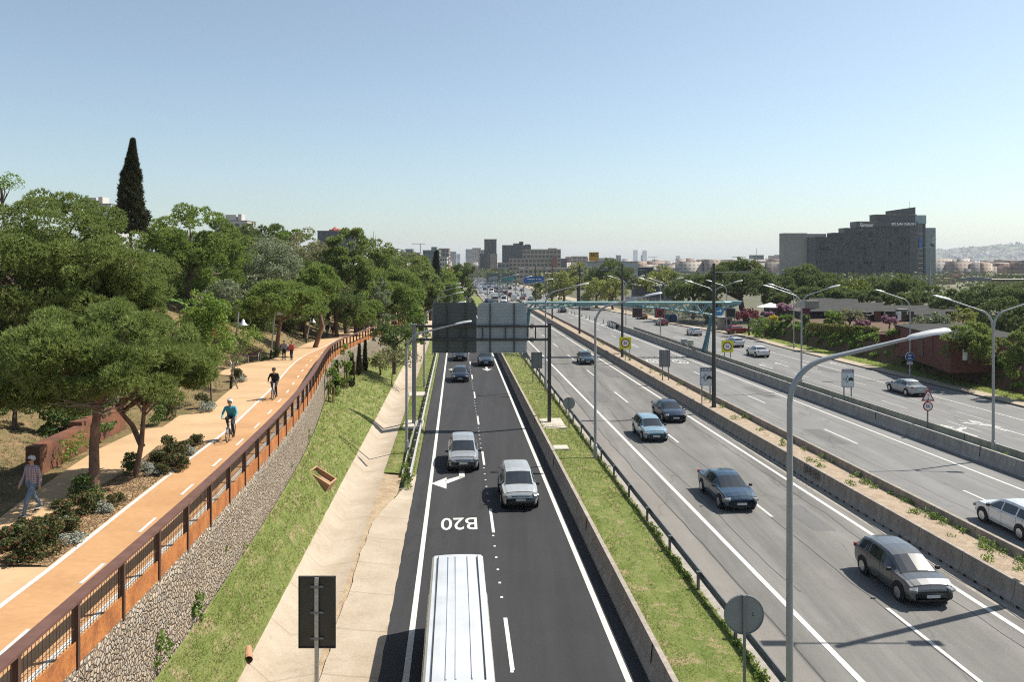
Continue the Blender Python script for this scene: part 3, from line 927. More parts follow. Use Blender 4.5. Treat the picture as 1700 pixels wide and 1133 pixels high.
def double_lamp(label, t, y, H=8.9, arm=3.9, group="double arm lamps between the carriageways"):
    r = thing("street_lamp", label, "street lamp", P(t, y, .3), 0, group)
    mb = MB(); mb.tube([(0,0,0),(0,0,.9),(0,0,.92),(0,0,H-1)], [.125,.12,.095,.075], 12); mb.build("column", m_lampgrey, r, smooth=40)
    for s in (-1, 1):
        pts = [(0,0,H-1.0),(s*.05,0,H-.6)]
        for k in range(1, 8):
            q = k/7*math.pi/2*.82
            pts.append((s*(.05 + 1.1*(1-math.cos(q))), 0, H-.6 + 1.1*math.sin(q)))
        pts.append((s*(arm-1.0), 0, H + 1.15))
        mb = MB(); mb.tube(pts, [.07]*8 + [.05, .045], 10); mb.build("arm", m_lampgrey, r, smooth=50)
        head_mesh("lamp_head", r, (s*(arm-1.2), 0, H+1.08), (s*arm, 0, H+1.38))
    return r
lab3 = ["grey double arm street lamp closest to the right edge of the photo", "grey double arm street lamp behind the curved arm of the nearest lamp", "grey double arm street lamp hidden behind the tall dark mast", "small grey double arm lamp near the crash cushion of the barrier", "distant grey double arm lamp before the plane trees"]
for i, yy in enumerate((50.6, 78.7, 105.5, 133, 160)):
    double_lamp(lab3[i], 34.72, yy)
def kerb_lamp(label, t, y, H=8.6):
    r = thing("street_lamp", label, "street lamp", P(t, y, .14), 0, "lamps on the right pavement")
    mb = MB(); mb.tube([(0,0,0),(0,0,.8),(0,0,.82),(0,0,H-1)], [.12,.115,.085,.065], 10); mb.build("column", m_lampgrey, r, smooth=40)
    pts = [(0,0,H-1)] + [(-(1.2*(1-math.cos(q))), 0, H-1 + 1.2*math.sin(q)) for q in [math.pi/2*.9*k/6 for k in range(1,7)]] + [(-2.9,0,H+.85)]
    mb = MB(); mb.tube(pts, [.065]*7 + [.045], 10); mb.build("arm", m_lampgrey, r, smooth=50)
    head_mesh("lamp_head", r, (-2.8,0,H+.83), (-3.95,0,H+1.12))
    return r
for lab, t, yy in (("grey lamp with one leftward arm carrying the round blue sign", 50.75, 87.5), ("grey lamp with one leftward arm on the pavement before the ivy bank", 50.9, 118), ("grey lamp with one leftward arm beside the guard booth", 51.5, 149), ("far grey lamp with one leftward arm near the white banners", 47.5, 178), ("far grey lamp with one leftward arm among the plane trees", 44.5, 208)):
    kerb_lamp(lab, t, yy)
def mast(label, y, H=12.35):
    r = thing("lamp_mast", label, "lamp mast", P(22.0, y, .42), 0, "dark masts in the planted median")
    mb = MB(); mb.tube([(0,0,0),(0,0,H)], [.19,.12], 12); mb.build("column", m_dark, r, smooth=40)
    MB().tube([(-2.75,0,H-.78),(2.75,0,H-.78)], .045, 6).build("cross_arm", m_dark, r)
    for s in (-2.45, 2.45):
        hb = MB(); hb.box((s,0,H-.77), (1.05,.36,.10)); hb.box((s,0,H-.71), (.6,.22,.06)); hb.build("lamp_head", m_greyp, r)
    MB().box((0,0,.03), (.45,.45,.06)).build("base_plate", m_dark, r)
    return r
labm = ["dark mast just outside the right edge whose arm pokes into the photo", "tall dark mast with level cross arm standing beside the radar sign", "dark mast with level cross arm beside the square yellow speed sign", "thin dark mast with cross arm in the median left of the curved lamp", "far thin dark mast in the median before the lime trees", "farthest thin dark mast in the median near the truss end"]
for lab, yy in zip(labm, (29.5, 66.8, 103.6, 139.5, 179, 217)):
    mast(lab, yy)

# ------------------------------------------------------------------ gantry with two boards (seen from behind)
def gantry():
    D = 61.0
    r = thing("sign_gantry", "dark steel gantry spanning the slip road with two big sign backs", "gantry", (X(800, D), D, G(D)))
    o = Vector(r.location)
    def L(u, v, dy=0.0): return Vector((X(u, D), D + dy, Z(v, D))) - o
    for u, vt, vb, w in ((687.5, 540, 716, .30), (912, 538, 708, .28)):
        a, b = L(u, vt), L(u, vb)
        mb = MB(); mb.box(((a.x), 0, (a.z+b.z)/2), (w, w, a.z - b.z)); mb.box((a.x, 0, a.z + .03), (w+.08, w+.08, .06)); mb.box((a.x, 0, b.z + .05), (w+.35, w+.35, .06))
        mb.build("leg", m_dark if u > 800 else m_greyp, r)
    for v in (542, 564.3):
        a, b = L(689, v), L(911, v)
        MB().box(((a.x+b.x)/2, 0, a.z), (b.x-a.x, .16, .17)).build("beam", m_dark, r)
    for u in (725, 763.5, 801, 839, 876.5, 889):
        a, b = L(u, 544), L(u, 563)
        MB().box((a.x, 0, (a.z+b.z)/2), (.1, .1, a.z-b.z)).build("strut", m_dark, r)
    for v in (542, 564.3):
        a = L(883, v); MB().cyl((a.x - .12, 0, a.z), .2, .1, 12, axis='X').cyl((a.x + .03, 0, a.z), .2, .1, 12, axis='X').build("flange", m_dark, r)
    for nm, u0, u1, mt, ribs, bl in (("sign_board", 717.5, 791, M("board_back_dark", (.10,.115,.118), .5, (.085,.097,.10), 1.5, metal=.35), (741.5, 772.5), "dark grey ribbed board back"), ("sign_board", 792.3, 874.5, M("board_back_light", (.36,.40,.44), .45, (.31,.35,.39), 1.5, metal=.35), (813.5, 853.5), "pale ribbed board back")):
        a, b = L(u0, 503), L(u1, 587)
        W, H = b.x - a.x, a.z - b.z
        cx, cz = (a.x+b.x)/2, (a.z+b.z)/2
        mb = MB(); c = .32
        poly = [(-W/2+c*.3,-H/2),(W/2-c*.3,-H/2),(W/2,-H/2+c*.3),(W/2,H/2-c),(W/2-c,H/2),(-W/2+(c if u0>780 else c*.3),H/2),(-W/2,H/2-(c if u0>780 else c*.3)),(-W/2,-H/2+c*.3)]
        mb.plate([(p[0]+cx, p[1]+cz) for p in poly], .24, .27)
        nr = 16
        for k in range(nr):                          # folded edges of the extruded planks
            z0 = cz - H/2 + H*(k+.5)/nr
            mb.box((cx, .215, z0), (W-.08, .05, .045)); mb.box((cx, .205, z0 + .03), (W-.1, .03, .012))
        bd = mb.build(nm, mt, r); bd["label"] = bl
        for u in ribs:
            q = L(u, 503); MB().box((q.x, .13, cz), (.09, .12, H-.1)).build("rib", m_dark, bd)
    # concrete footing
    a = L(916, 712)
    return r
gantry()
def footing(label, t, y, sx, sy, h, z0):
    mb = MB(); mb.box((0, 0, h/2), (sx, sy, h)); 
    o = mb.build("concrete_footing", concrete("footing_pale", (.50,.46,.39), (.38,.34,.28), 1, False), None, P(t, y, z0), RZ, bevel=.02)
    return tag(o, label, "footing")
footing("square concrete footing under the right gantry leg on the verge", 7.45, 60.6, 1.75, 3.6, .12, .26)
footing("small pale concrete slab on the verge near the barrier", 7.0, 52.3, 1.0, 1.1, .16, .27)
footing("pale concrete footing behind the left gantry leg in the grass", -3.3, 60.6, 1.5, 3.2, .16, .12)
footing("flat pale concrete cover in the grass strip beyond the left gantry leg", -3.6, 75, 1.8, 2.2, .14, .15)

# ------------------------------------------------------------------ signs
def text_child(s, mat, parent, x, z, y, w=None, h=None, bold=.0, shear=0.0):
    me = text_mesh(s, "lettering", mat, w, h, shear, bold)
    o = link("lettering", me, parent, (x, y, z)); o.rotation_euler = (R(90), 0, 0)
    return o
def disc(mb, cx, cz, r, y0, y1, n=40, mi=None):
    mb.plate([(cx + r*math.cos(2*math.pi*k/n), cz + r*math.sin(2*math.pi*k/n)) for k in range(n)], y0, y1, mi)
m_sw = M("sign_white", (.74,.74,.74), .4, (.68,.68,.68), 2)
m_sr = M("sign_red", (.33,.012,.025), .4); m_sb = M("sign_blue", (.02,.10,.38), .4); m_sy = M("sign_yellow", (.60,.66,.0), .45, (.52,.58,.0)); m_sk = M("sign_black", (.012,.012,.012), .5)
m_sback = M("sign_back_grey", (.19,.20,.215), .5, (.16,.17,.18), 2, metal=.3)
m_snavy = M("sign_navy", (.018,.035,.13), .4)
def posts(r, xs, z1, w=.09, mat=None):
    for x in xs: MB().box((x, .06, z1/2 - .1), (w, w*.7, z1 + .2)).build("post", mat or m_sback, r)
def speed_square(label, u, v, D, t_, s=1.5):
    x, y, z = UD(u, v, D); zg = G(D) + .35
    r = thing("speed_sign", label, "road sign", (x, D, zg)); cz = z - zg
    posts(r, (.0, .52) if u < 1100 else (-.35, .42), cz - s/2 + .1)
    MB().plate([(-s/2, cz-s/2), (s/2, cz-s/2), (s/2, cz+s/2), (-s/2, cz+s/2)], -.02, .02).build("sign_plate", m_sy, r)
    mb = MB(); disc(mb, 0, cz, s*.38, -.026, -.022); mb.build("red_ring", m_sr, r)
    mb = MB(); disc(mb, 0, cz, s*.29, -.032, -.028); mb.build("sign_face", m_sw, r)
    text_child("50", m_sk, r, 0, cz, -.036, h=s*.23, bold=.02)
speed_square("square yellow speed sign reading 50 in the planted median beside a dark mast", 1038, 570, 100, 22)
speed_square("square yellow speed sign reading 50 beside the service road right of the tall dark mast", 1207.5, 575.5, 101, 35)
def radar(label, u, v, D, w, h, px):
    x, y, z = UD(u, v, D); zg = G(D) + .35
    r = thing("radar_sign", label, "road sign", (x, D, zg)); cz = z - zg
    posts(r, px, cz - h/2 + .1)
    def rr(w, h, c=.07): return [(-w/2+c, cz-h/2),(w/2-c, cz-h/2),(w/2, cz-h/2+c),(w/2, cz+h/2-c),(w/2-c, cz+h/2),(-w/2+c, cz+h/2),(-w/2, cz+h/2-c),(-w/2, cz-h/2+c)]
    MB().plate(rr(w, h), -.02, .02).build("sign_plate", m_snavy, r)
    MB().plate(rr(w-.07, h-.07), -.028, -.024).build("sign_face", M("sign_pale", (.55,.60,.64), .4), r)
    MB().plate([(-w*.43, cz+h*.30),(w*.43, cz+h*.30),(w*.43, cz+h*.45),(-w*.43, cz+h*.45)], -.036, -.032).build("title_band", m_snavy, r)
    text_child("RADAR", m_sw, r, 0, cz+h*.375, -.042, w=w*.72, h=h*.10, bold=.02)
    mb = MB()
    z0 = cz - h*.06
    disc(mb, -w*.36, z0, .045, -.038, -.034, 14)
    for k, (rad, cx) in enumerate(((.12, -w*.36), (.24, -w*.36), (.34, -w*.30))):
        a0 = .75 if k < 2 else 1.0
        n = 10
        for i in range(n):
            p, q = -a0 + 2*a0*i/n, -a0 + 2*a0*(i+1)/n
            if k == 2 and abs(p+q) < .5: continue
            mb.plate([(cx + (rad+s)*math.cos(th), z0 + (rad+s)*1.1*math.sin(th)) for th, s in ((p, 0), (q, 0), (q, .045), (p, .045))], -.038, -.034)
    bx = w*.24                                         # rear view of a small car
    mb.plate([(bx-.21,z0-.10),(bx+.21,z0-.10),(bx+.21,z0+.06),(bx+.15,z0+.09),(bx+.10,z0+.17),(bx-.10,z0+.17),(bx-.15,z0+.09),(bx-.21,z0+.06)], -.038, -.034)
    for s in (-.15, .15): mb.plate([(bx+s-.05,z0-.16),(bx+s+.05,z0-.16),(bx+s+.05,z0-.10),(bx+s-.05,z0-.10)], -.038, -.034)
    mb.build("pictogram", m_sk, r)
radar("white radar warning sign on two posts beside the tall dark mast", 1172.3, 625.5, 69, 1.1, 1.62, (-.36, .36))
radar("white radar warning sign on two posts behind the pale right barrier", 1407.5, 628.3, 69.6, 1.1, 1.62, (-.32, .33))
def sign_back(label, u, v, D, w, h, px, h0=.3, mat=None, name="road_sign", base=None):
    x, y, z = UD(u, v, D); zg = (G(D) + h0) if base is None else base
    r = thing(name, label, "road sign", (x, D, zg)); cz = z - zg
    for xx in px: MB().box((xx, -.05, (cz + h/2)/2 - .1), (.1, .06, cz + h/2 + .16)).build("post", m_sback if D > 30 else m_galv, r)
    mb = MB(); mb.plate([(-w/2, cz-h/2), (w/2, cz-h/2), (w/2, cz+h/2), (-w/2, cz+h/2)], 0, .03); 
    for s in (-1, 1): mb.box((s*(w/2-.012), -.006, cz), (.024, .05, h))
    for s in (-1, 1): mb.box((0, -.006, cz + s*(h/2-.012)), (w, .05, .024))
    mb.build("sign_plate", mat or m_sback, r)
    if D < 30:
        cb = MB()
        for k in range(3):
            zz = cz - h*.36 + h*.36*k; cb.box((0, -.025, zz), (.34, .03, .05)); cb.box((0, -.088, zz), (.13, .02, .06))
            for q in (-.14, .14): cb.cyl((q, -.05, zz), .016, .03, 8, axis='Y')
        for k in range(26): cb.cyl((0, -.083, .3 + (cz+h/2-.4)*k/26), .012, .004, 8, axis='Y')
        cb.build("clamp", m_greyp, r)
    return r
sign_back("grey back of a rectangular sign on two posts in the planted median", 1103.5, 595.5, 82.7, 1.16, 1.8, (-.24, .38))
sign_back("grey back of a rectangular sign on two posts on the verge near the gantry leg", 891, 598.5, 82.6, 1.17, 1.72, (-.4, .28), .2)
sign_back("big dark rectangular sign back on one steel post in the channel near the camera", 526.5, 1017, 20.5, .97, 1.88, (.0,), 0, M("sign_back_black", (.035,.035,.033), .4, (.05,.05,.05), 1.5, metal=.2), base=G(20) + .05)
def round_back(label, u, v, D, rad):
    x, y, z = UD(u, v, D); zg = G(D) + .25
    r = thing("road_sign", label, "road sign", (x, D, zg)); cz = z - zg
    MB().box((0, -.05, (cz+rad)/2 - .1), (.08, .05, cz + rad + .2)).build("post", m_greyp, r)
    mb = MB(); disc(mb, 0, cz, rad, 0, .03, 48)
    n = 48
    for k in range(n):
        a, b = 2*math.pi*k/n, 2*math.pi*(k+1)/n
        mb.add([(q*math.cos(th), yy, cz + q*math.sin(th)) for q, yy, th in ((rad,-.03,a),(rad,-.03,b),(rad-.015,-.03,b),(rad-.015,-.03,a),(rad,.03,a),(rad,.03,b),(rad-.015,.0,b),(rad-.015,.0,a))], [(0,1,2,3),(0,4,5,1),(3,2,6,7)])
    mb.build("sign_plate", M("sign_back_pale", (.25,.27,.295), .5, (.22,.235,.255), 1.5, metal=.3), r, smooth=30)
    mb = MB()
    for zz, hh, ww in ((.035, .035, .03), (-.03, .02, .06)): mb.box((rad*.45, -.004, cz + zz), (ww, .004, hh))
    mb.build("sticker", m_sk, r)
round_back("large round sign back on a post on the verge, nearest the camera", 1235, 1021, 22.9, .58)
round_back("small round sign back on a post on the verge beyond the concrete slab", 944.5, 670, 59.7, .46)
def tri(mb, cx, cz, s, y0, y1, mi=None):
    mb.plate([(cx-s/2, cz-s*.3), (cx+s/2, cz-s*.3), (cx+s*.07, cz+s*.53), (cx-s*.07, cz+s*.53)], y0, y1, mi)
x, y, z = UD(872, 588, 94.7); zg = G(94.7)+.2
r = thing("road_sign", "dark triangular sign back low on the verge at the gantry boards", "road sign", (x, y, zg))
mb = MB(); tri(mb, 0, z-zg-.15, 1.15, 0, .03); mb.build("sign_plate", m_sback, r); MB().box((0,-.04,(z-zg)/2), (.08,.05,z-zg+.3)).build("post", m_sback, r)
x, y, z = UD(1540.5, 657, 57.8); zg = G(57.8)+.4
r = thing("warning_sign", "red triangle traffic light warning above a round 50 on one post", "road sign", (x, y, zg))
cz = z - zg - .12
MB().box((0,.05,cz/2+.1), (.09,.06,cz+.5)).build("post", m_sback, r)
mb = MB(); tri(mb, 0, cz, .98, -.02, .02); mb.build("triangle_rim", m_sr, r)
mb = MB(); tri(mb, 0, cz+.015, .70, -.03, -.025); mb.build("triangle_face", m_sw, r)
for k, c in enumerate(((.25,.01,.01), (.62,.20,.0), (.01,.06,.03))):
    mb = MB(); disc(mb, 0, cz + .17 - .15*k, .05, -.038, -.034, 14); mb.build("signal_dot", M("dot", c, .4), r)
z2 = Z(675, 57.8) - zg
mb = MB(); disc(mb, 0, z2, .36, -.02, .02); mb.build("red_ring", m_sr, r)
mb = MB(); disc(mb, 0, z2, .275, -.03, -.025); mb.build("round_face", m_sw, r)
text_child("50", m_sk, r, 0, z2, -.036, h=.24, bold=.02)
# round blue sign on the pavement lamp
x, y, z = UD(1509, 592.5, 87.2)
r = thing("bus_lane_sign", "round blue sign with two white cars fixed to the pavement lamp", "road sign", (x, y, z))
mb = MB(); disc(mb, 0, 0, .5, -.20, -.17); mb.build("sign_plate", m_sw, r)
mb = MB(); disc(mb, 0, 0, .46, -.21, -.203); mb.build("sign_face", m_sb, r)
mb = MB()
for zz in (.15, -.18):
    mb.plate([(-.26,zz-.06),(.26,zz-.06),(.26,zz+.02),(.17,zz+.03),(.10,zz+.12),(-.13,zz+.12),(-.2,zz+.03),(-.26,zz+.02)], -.218, -.213)
mb.build("car_symbol", m_sw, r)
mb = MB(); mb.plate([(-.33,-.86),(.33,-.86),(.33,-.58),(-.33,-.58)], -.2, -.17); mb.build("sub_plate", m_sw, r)
MB().box((0, 0, -.7), (.05, .04, .06)).box((0,-.09,-.7), (.05,.18,.05)).build("bracket", m_greyp, r)

# ------------------------------------------------------------------ teal truss over the carriageways
m_teal = M("teal_steel", (.20,.33,.345), .5, (.17,.285,.30), 2, metal=.1)
m_teal_d = M("teal_steel_legs", (.085,.19,.215), .5, (.07,.16,.18), 2, metal=.1)
def truss():
    D = 109.5
    r = thing("truss_gantry", "teal steel lattice truss gantry carried on slanting legs over the carriageways", "gantry", (X(1182, D), D, G(D)))
    o = Vector(r.location)
    def L(u, v, dy=0.0): return Vector((X(u, D), D + dy, Z(v, D))) - o
    w = .75
    for dy in (-w, w):
        MB().tube([L(873, 502.5, dy), L(1200, 502.5, dy)], .14, 6).build("top_chord", m_teal, r)
        pts = [(873, 513), (905, 512), (950, 507.5), (1010, 506), (1060, 509), (1110, 513), (1150, 518), (1182, 522.5), (1205, 513), (1228, 504)]
        MB().tube([L(u, v, dy*.6) for u, v in pts], .13, 6).build("bottom_chord", m_teal, r)
        us = np.arange(876, 1200, 12.0)
        mb = MB()
        for k, u in enumerate(us[:-1]):
            vb0 = np.interp(u, [p[0] for p in pts], [p[1] for p in pts]); vb1 = np.interp(us[k+1], [p[0] for p in pts], [p[1] for p in pts])
            if k % 2 == 0: mb.tube([L(u, vb0, dy*.6), L(us[k+1], 502.5, dy)], .10, 5)
            else: mb.tube([L(u, 502.5, dy), L(us[k+1], vb1, dy*.6)], .10, 5)
        mb.build("lattice", m_teal, r)
        MB().tube([L(1200, 502.5, dy), L(1231, 502, dy*.3)], [.17, .08], 6).build("end_arm", m_teal, r)
    mb = MB()
    for u in np.arange(873, 1205, 9.0): mb.tube([L(u, 502.5, -w), L(u + 4.5, 502.5, w)], .05, 4)
    mb.build("cross_bracing", m_teal, r)
    a, b = L(955, 505), L(1065, 505)
    MB().box(((a.x+b.x)/2, 0, a.z + .05), (b.x-a.x, 1.5, .52)).build("walkway_box", m_teal, r)
    a, b = L(1200, 500), L(1231, 504)
    MB().prism([(a.x, a.z), (b.x, a.z), (b.x - .3, b.z), (a.x, L(1200, 509).z)], -.6, .6).build("end_plate", m_teal, r)
    for (u, v, dy) in ((1165, 584, -.9), (1173.5, 586, .9)):
        MB().tube([L(u, v, dy), L(1182, 523, dy*.3)], [.30, .24], 8).build("leg", m_teal_d, r)
    MB().tube([L(1168.5, 559, -.6), L(1177, 559, .6)], .07, 6).build("leg_tie", m_teal_d, r)
    MB().box((0, 0, L(0, 524).z), (.7, .9, .5)).build("joint", m_teal, r)
    for (u, v) in ((862, 583), (870, 583)):
        MB().tube([L(u, v), L(879, 513)], .24, 8).build("leg", m_teal_d, r)
    MB().box((L(880, 0).x, .0, L(0, 513).z), (.5, .6, .45)).build("joint", m_dark, r)
    return r
truss()
m_vms = M("vms_black", (.014,.014,.016), .35)
def vms(label, u0, u1, v0, v1, ring):
    D = 108.6
    a, b = UD(u0, v0, D), UD(u1, v1, D)
    w, h = b[0]-a[0], a[2]-b[2]
    r = thing("display_panel", label, "display panel", ((a[0]+b[0])/2, D, (a[2]+b[2])/2), 0, None)
    MB().box((0, .1, 0), (w + .16, .35, h + .16)).build("housing", m_greyp if True else m_dark, r, bevel=.02)
    MB().box((0, -.085, 0), (w, .02, h)).build("screen", m_vms, r)
    if ring:
        mb = MB(); n = 40
        for k in range(n):
            p, q = 2*math.pi*k/n, 2*math.pi*(k+1)/n
            mb.plate([(rr*math.cos(th), rr*math.sin(th)) for rr, th in ((h*.40, p), (h*.40, q), (h*.45, q), (h*.45, p))], -.102, -.098)
        mb.build("lit_ring", emit("red_led", (.7,.01,.03), ring), r)
        text_child("80", emit("dim_led", (.10,.07,.06), .08), r, 0, 0, -.104, h=h*.32)
    for s in (-.3, .3): MB().box((s*w, .2, h*.5 + .28), (.07,.07,.5)).build("hanger", m_galv, r)
vms("black display with a dim red ring under the truss, left of the pair", 1051, 1065.5, 512.5, 526.5, .06)
vms("black display with a bright red ring under the truss, right of the pair", 1088, 1102.5, 513, 527, .35)
vms("blank dark display hanging under the right end of the truss", 1206, 1220, 513, 526.5, 0)
x, y, z = UD(1194, 517, 107.8)
r = thing("direction_sign", "round blue sign with a white arrow beneath the truss by the dark mast", "road sign", (x, y, z))
mb = MB(); disc(mb, 0, 0, .62, -.02, .02); mb.build("sign_plate", M("sign_light_blue", (.04,.22,.45), .4), r)
mb = MB(); mb.plate([(-.35,-.1),(.1,-.02),(.1,-.2),(.4,.08),(.1,.3),(.1,.12),(-.35,.05)], -.03, -.025); mb.build("arrow", m_sw, r)
MB().box((0, .1, .55), (.08,.08,1.3)).build("bracket", m_teal, r)
# crash cushion, bollards, cabinets
x, y, z = P(bar3(156), 158.5)
r = thing("crash_cushion", "white and black striped crash cushion at the tip of the right barrier", "crash cushion", (x, y, z), RZ)
mb = MB()
for k in range(5): mb.box((0, -2 + k*1.7, .45), (1.1 - .06*k, 1.3, .85))
mb.build("body", m_white, r, bevel=.06)
mb = MB()
for k in range(6): mb.box((0, -2.8 + k*1.7, .5), (1.2 - .06*k, .3, .95))
mb.build("stripe", m_sk, r)
bl = None
for u, v in ((928,515.5),(933,517),(938,518.5),(943,520),(948.6,521.5),(954,523),(966,527),(973,529),(979,531),(987,533),(1001.6,537),(1009,540.5),(1017,543)):
    x, y, z = U(u, v)
    if bl is None:
        bl = thing("bollard", "small green and white bollard in the line closing the hatched gore", "bollard", (x, y, z), 0, "green bollards along the hatched gore")
        MB().lathe([(.16,0),(.16,.04),(.10,.06),(.10,.85),(.08,.9)], 10).build("body", M("bollard_green", (.01,.13,.08), .5), bl, smooth=40)
        MB().cyl((0,0,.55), .106, .2, 10).build("band", m_white, bl)
    else: dup(bl, (x, y, z))
for lab, u, v0, v1, c in (("tall grey roadside cabinet behind the right barrier, left of the pair", 1136, 564, 577, (.34,.37,.40)), ("squat beige roadside cabinet behind the right barrier, right of the pair", 1146, 566, 580, (.42,.43,.39)), ("narrow grey cabinet post left of the two roadside cabinets", 1129.5, 568, 575, (.3,.32,.33))):
    D = 34.4/((u-850)/1300+TK); x, y, z = UD(u, v0, D); zg = G(D)+.4
    h = z - zg; w = {1136: 1.0, 1146: .85}.get(u, .3)
    r = thing("cabinet", lab, "cabinet", (x, y, zg))
    m_ = M("cabinet_paint", c, .5)
    mb = MB(); mb.box((0,0,h/2), (w,.5,h)); mb.build("housing", m_, r, bevel=.02)
    MB().box((0,0,h+.03), (w+.1,.6,.06)).build("roof", m_, r); MB().box((0,-.262,h/2), (w*.85,.02,h*.86)).build("door", m_, r)
# ------------------------------------------------------------------ vehicles
def carpaint(name, c, metal=.25): return M(name, c, .28, tuple(x*.86 for x in c), 1.3, metal=metal, lo=.4, hi=.7, spec=.5, coat=.6)
PAINT = {k: carpaint("car_paint", c) for k, c in dict(white=(.62,.63,.64), silver=(.32,.34,.35), dark=(.018,.02,.024), navy=(.014,.028,.055), ice=(.22,.33,.40), steel=(.055,.085,.11), red=(.20,.012,.018), grey=(.10,.105,.11), van=(.64,.645,.64), black=(.01,.01,.011), teal=(.02,.05,.085), lightvan=(.42,.44,.44), orange=(.35,.12,.02)).items()}
m_tail = M("tail_light", (.32,.01,.012), .25); m_headl = M("head_light", (.12,.125,.13), .12, (.24,.24,.24), 9, spec=.6)
m_plate = M("number_plate", (.6,.6,.58), .5); m_trim = M("car_trim", (.02,.02,.021), .6)
# s (-1 tail .. 1 nose): underside, belt line, roof line, roof half width, plan width
BODY = {
 'hatch': (4.15, 1.80, .325, (.20,.56), (-.95,-.80), (-.78,.44), ((-.46,-.42),(.0,.035)), [(-1,.42,.80,.86,.80,.84),(-.985,.34,.88,.98,.80,.90),(-.95,.26,.94,1.12,.76,.95),(-.80,.20,.97,1.40,.70,.985),(-.6,.20,.97,1.475,.70,1),(-.2,.19,.95,1.50,.72,1),(.05,.19,.94,1.47,.72,1),(.2,.19,.94,1.40,.71,1),(.56,.20,.93,1.0,.80,.99),(.8,.20,.90,.95,.80,.97),(.93,.24,.78,.84,.77,.92),(.985,.30,.62,.70,.72,.85),(1,.40,.54,.58,.68,.76)]),
 'sedan': (4.65, 1.84, .33, (.16,.50), (-.68,-.44), (-.60,.38), ((-.18,-.14),(.0,.0)), [(-1,.42,.82,.88,.78,.82),(-.985,.34,.92,1.0,.78,.89),(-.93,.26,.95,1.03,.78,.95),(-.68,.20,.96,1.05,.78,.985),(-.42,.20,.96,1.40,.68,1),(-.15,.19,.95,1.46,.71,1),(.02,.19,.94,1.44,.71,1),(.16,.19,.94,1.38,.70,1),(.50,.20,.93,.99,.80,.99),(.8,.20,.88,.93,.80,.97),(.93,.24,.76,.82,.77,.92),(.985,.30,.62,.70,.72,.85),(1,.40,.54,.58,.68,.76)]),
 'suv': (4.55, 1.90, .36, (.22,.56), (-.96,-.84), (-.84,.46), ((-.46,-.42),(.02,.055)), [(-1,.46,.90,.98,.80,.84),(-.985,.38,1.0,1.1,.80,.91),(-.96,.30,1.06,1.2,.78,.96),(-.85,.25,1.08,1.58,.72,.99),(-.6,.24,1.07,1.68,.72,1),(-.2,.24,1.06,1.70,.74,1),(.05,.24,1.05,1.67,.74,1),(.22,.24,1.05,1.58,.73,1),(.56,.25,1.04,1.12,.82,.99),(.8,.25,1.01,1.07,.82,.97),(.93,.28,.90,.97,.79,.92),(.985,.34,.74,.82,.74,.86),(1,.44,.64,.68,.7,.78)]),
 'van': (5.4, 2.0, .36, (.44,.72), (-2,-2), (.12,.56), ((.30,.33),), [(-1,.42,1.1,1.9,.84,.95),(-.985,.34,1.15,2.3,.84,.98),(-.95,.28,1.2,2.42,.84,1),(0,.26,1.2,2.46,.85,1),(.3,.26,1.2,2.44,.85,1),(.44,.26,1.2,2.34,.83,1),(.72,.26,1.14,1.28,.84,.99),(.88,.28,1.0,1.1,.80,.96),(.975,.32,.78,.86,.76,.9),(1,.42,.66,.70,.72,.82)]),
 'bus': (9.4, 2.06, .42, (.90,.985), (-2,-2), (-.93,.86), tuple((-.8+.28*k, -.78+.28*k) for k in range(6)), [(-1,.42,1.2,2.3,.82,.94),(-.985,.36,1.2,2.44,.83,.97),(-.95,.30,1.2,2.52,.84,1),(0,.28,1.2,2.55,.845,1),(.8,.28,1.2,2.54,.845,1),(.90,.28,1.2,2.46,.83,.99),(.985,.3,1.15,1.3,.84,.94),(1,.42,.9,1.0,.82,.88)]),
}
CARMESH = {}
